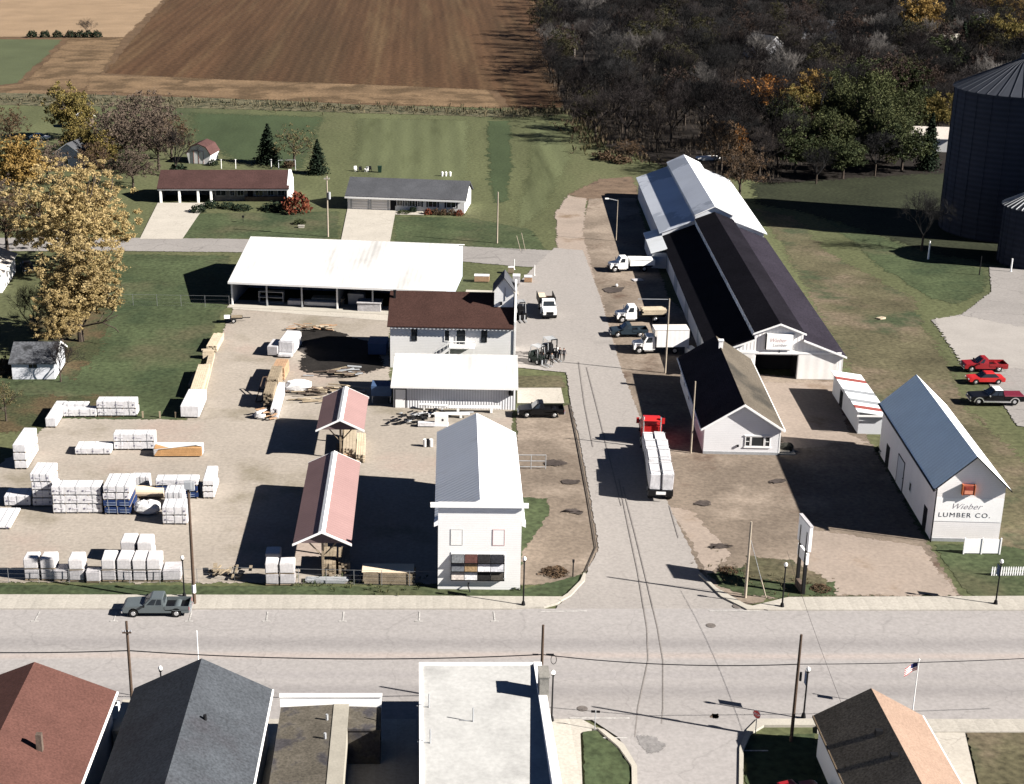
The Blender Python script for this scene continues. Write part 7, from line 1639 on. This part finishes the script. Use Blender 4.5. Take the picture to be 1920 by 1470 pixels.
for _ in range(16000):
    p = Vector((rw.uniform(min(xs), max(xs)), rw.uniform(min(ys), max(ys))))
    if not inside(p, wp): continue
    d = 7.2+max(0, p.y-330)*.012
    if any((p-q).length < d for q in spots) or any((p-q).length < r for q, r in keep_out): continue
    spots.append(p)
spots.sort(key=lambda p: p.y)
kinds = ['bare0', 'bare1', 'bare2', 'bare3', 'bare4']*4+['darkleaf', 'darkleaf', 'darkolive', 'darkolive', 'barepale']
lbl = {'b': ('bare_tree', 'bare grey brown tree among many others in the dark wood beyond the lawn', 'bare trees of the wood'), 'm': ('brown_tree', 'dark brown leafed tree among the bare trees of the dark wood', 'brown leafed trees of the wood'), 'r': ('olive_tree', 'dark olive leafed tree among the bare trees of the dark wood', 'olive trees of the wood'), 'p': ('pale_tree', 'pale twigged bare tree among the darker bare trees of the wood', 'pale bare trees of the wood')}
for p in spots[:285]:
    k = rw.choice(kinds); nm, lb, gp = lbl[{'darkleaf': 'm', 'darkolive': 'r', 'barepale': 'p'}.get(k, 'b')]
    tree(nm, k, lb, p, rw.uniform(10.5, 15.5), gp, rw.uniform(.8, 1.1))
if len(spots) > 285:
    mbv = []; bm = bmesh.new()
    for p in spots[285:]:
        a, b, cn = PROTO[rw.choice(['bare0', 'bare1', 'bare2', 'bare4'])]; k = rw.uniform(10, 14)/max(v_.co.z for v_ in b.vertices)
        me2 = b.copy(); me2.transform(Matrix.Translation((p.x, p.y, 0)) @ Matrix.Rotation(rw.random()*6, 4, 'Z') @ Matrix.Scale(k, 4)); bm.from_mesh(me2); bpy.data.meshes.remove(me2)
    me = bpy.data.meshes.new('far_wood'); bm.to_mesh(me); bm.free(); me.materials.append(f_twig)
    o = bpy.data.objects.new('far_wood', me); COL.objects.link(o); o['kind'] = 'stuff'
print('wood trees', len(spots))
# undergrowth of the wood, nobody could count it
def brush(name, poly, n, h_, m, seed):
    rnd = random.Random(seed); mb = MB(); xs = [p.x for p in poly]; ys = [p.y for p in poly]; c = 0
    while c < n:
        p = Vector((rnd.uniform(min(xs), max(xs)), rnd.uniform(min(ys), max(ys))))
        if not inside(p, poly) or p.y > 460: 
            continue
        c += 1
        for q in range(9):
            e = Vector((rnd.gauss(0, .5), rnd.gauss(0, .5), 1)).normalized()*h_*rnd.uniform(.4, 1.2); b = Vector((p.x+rnd.gauss(0, .8), p.y+rnd.gauss(0, .8), 0)); s_ = Vector((rnd.gauss(0, 1), rnd.gauss(0, 1), 0)).normalized()*.10
            mb.add([tuple(b-s_), tuple(b+s_), tuple(b+e)], [(0, 1, 2)])
    return solo(name, mb, m, None, None, kind='stuff')
brush('undergrowth', wp, 2600, 1.6, mat('dark_brush', (.045, .036, .028), .3, .2, 0), 8)
# shrubs round the houses
shrub('big dark shrub at the back left corner of the brown ranch house', 333, 330, 2.2, 2.6, 'dark')
shrub('dark shrub behind the garden shed', 376, 288, 1.6, 2.0, 'dark')
shrub('dark shrub right of the garden shed', 400, 310, 1.2, 1.4, 'dark')
shrub('large red bush at the right end of the brown ranch house', 557, 398, 2.9, 3.8, 'red')
shrub('dark spreading shrub left of the large red bush', 518, 393, 3.0, 1.3, 'dark')
shrub('dark shrub beside the driveway of the brown ranch house', 371, 398, 1.6, 1.5, 'dark')
shrub('second dark shrub beside the porch of the brown ranch house', 396, 389, 1.8, 1.3, 'dark')
shrub('dark round shrub in front of the brown house door', 428, 390, 1.7, 1.1, 'dark')
shrub('low green shrub in the middle of the brown house front', 455, 393, 2.0, 1.0, 'dark')
shrub('small green shrub on the front lawn near the stone bench', 562, 420, 1.2, .9, 'green')
shrub('dark bush at the back of the swing frame', 541, 314, 1.4, 1.6, 'brown')
for i, px in enumerate((803, 817, 832, 847, 861)):
    shrub(['reddish round bush, leftmost under the grey house windows', 'dark red round bush, second under the grey house windows', 'dark red round bush in the middle under the grey house windows', 'dark red round bush, fourth under the grey house windows', 'dark red bush at the right corner of the grey house'][i], px, 402-i*0+int(i*.5), .9, 1.1, 'red' if i in (0, 4) else 'brown', 'bushes under the grey house windows')
shrub('dark bush beside the front step of the grey ranch house', 774, 398, .8, 1.1, 'dark')
shrub('low hedge bush left of the grey house step', 757, 400, 1.3, .6, 'green')
shrub('brown bush at the lawn edge of the wood', 1135, 300, 2.0, 2.0, 'brown')
shrub('tawny bush in front of the wood left of the barn rear', 1165, 305, 2.4, 1.6, 'brown')
shrub('weedy bush right of the roadside sign', 1540, 1105, 1.0, .35, 'brown')
shrub('weedy brown bush behind the corner kerb', 1365, 1072, 1.0, .35, 'brown')
shrub('brown weed clump by the dirt lot corner', 1042, 1075, 1.3, .5, 'brown')
shrub('green weed clump at the right front corner of the showroom', 968, 1104, .6, .5, 'green')
shrub('dark shrubs in the shaded strip left of the lumber store', 1660, 850, 1.3, .9, 'dark')
shrub('bush at the left edge of the small garage', 8, 700, 1.2, 2.2, 'brown')
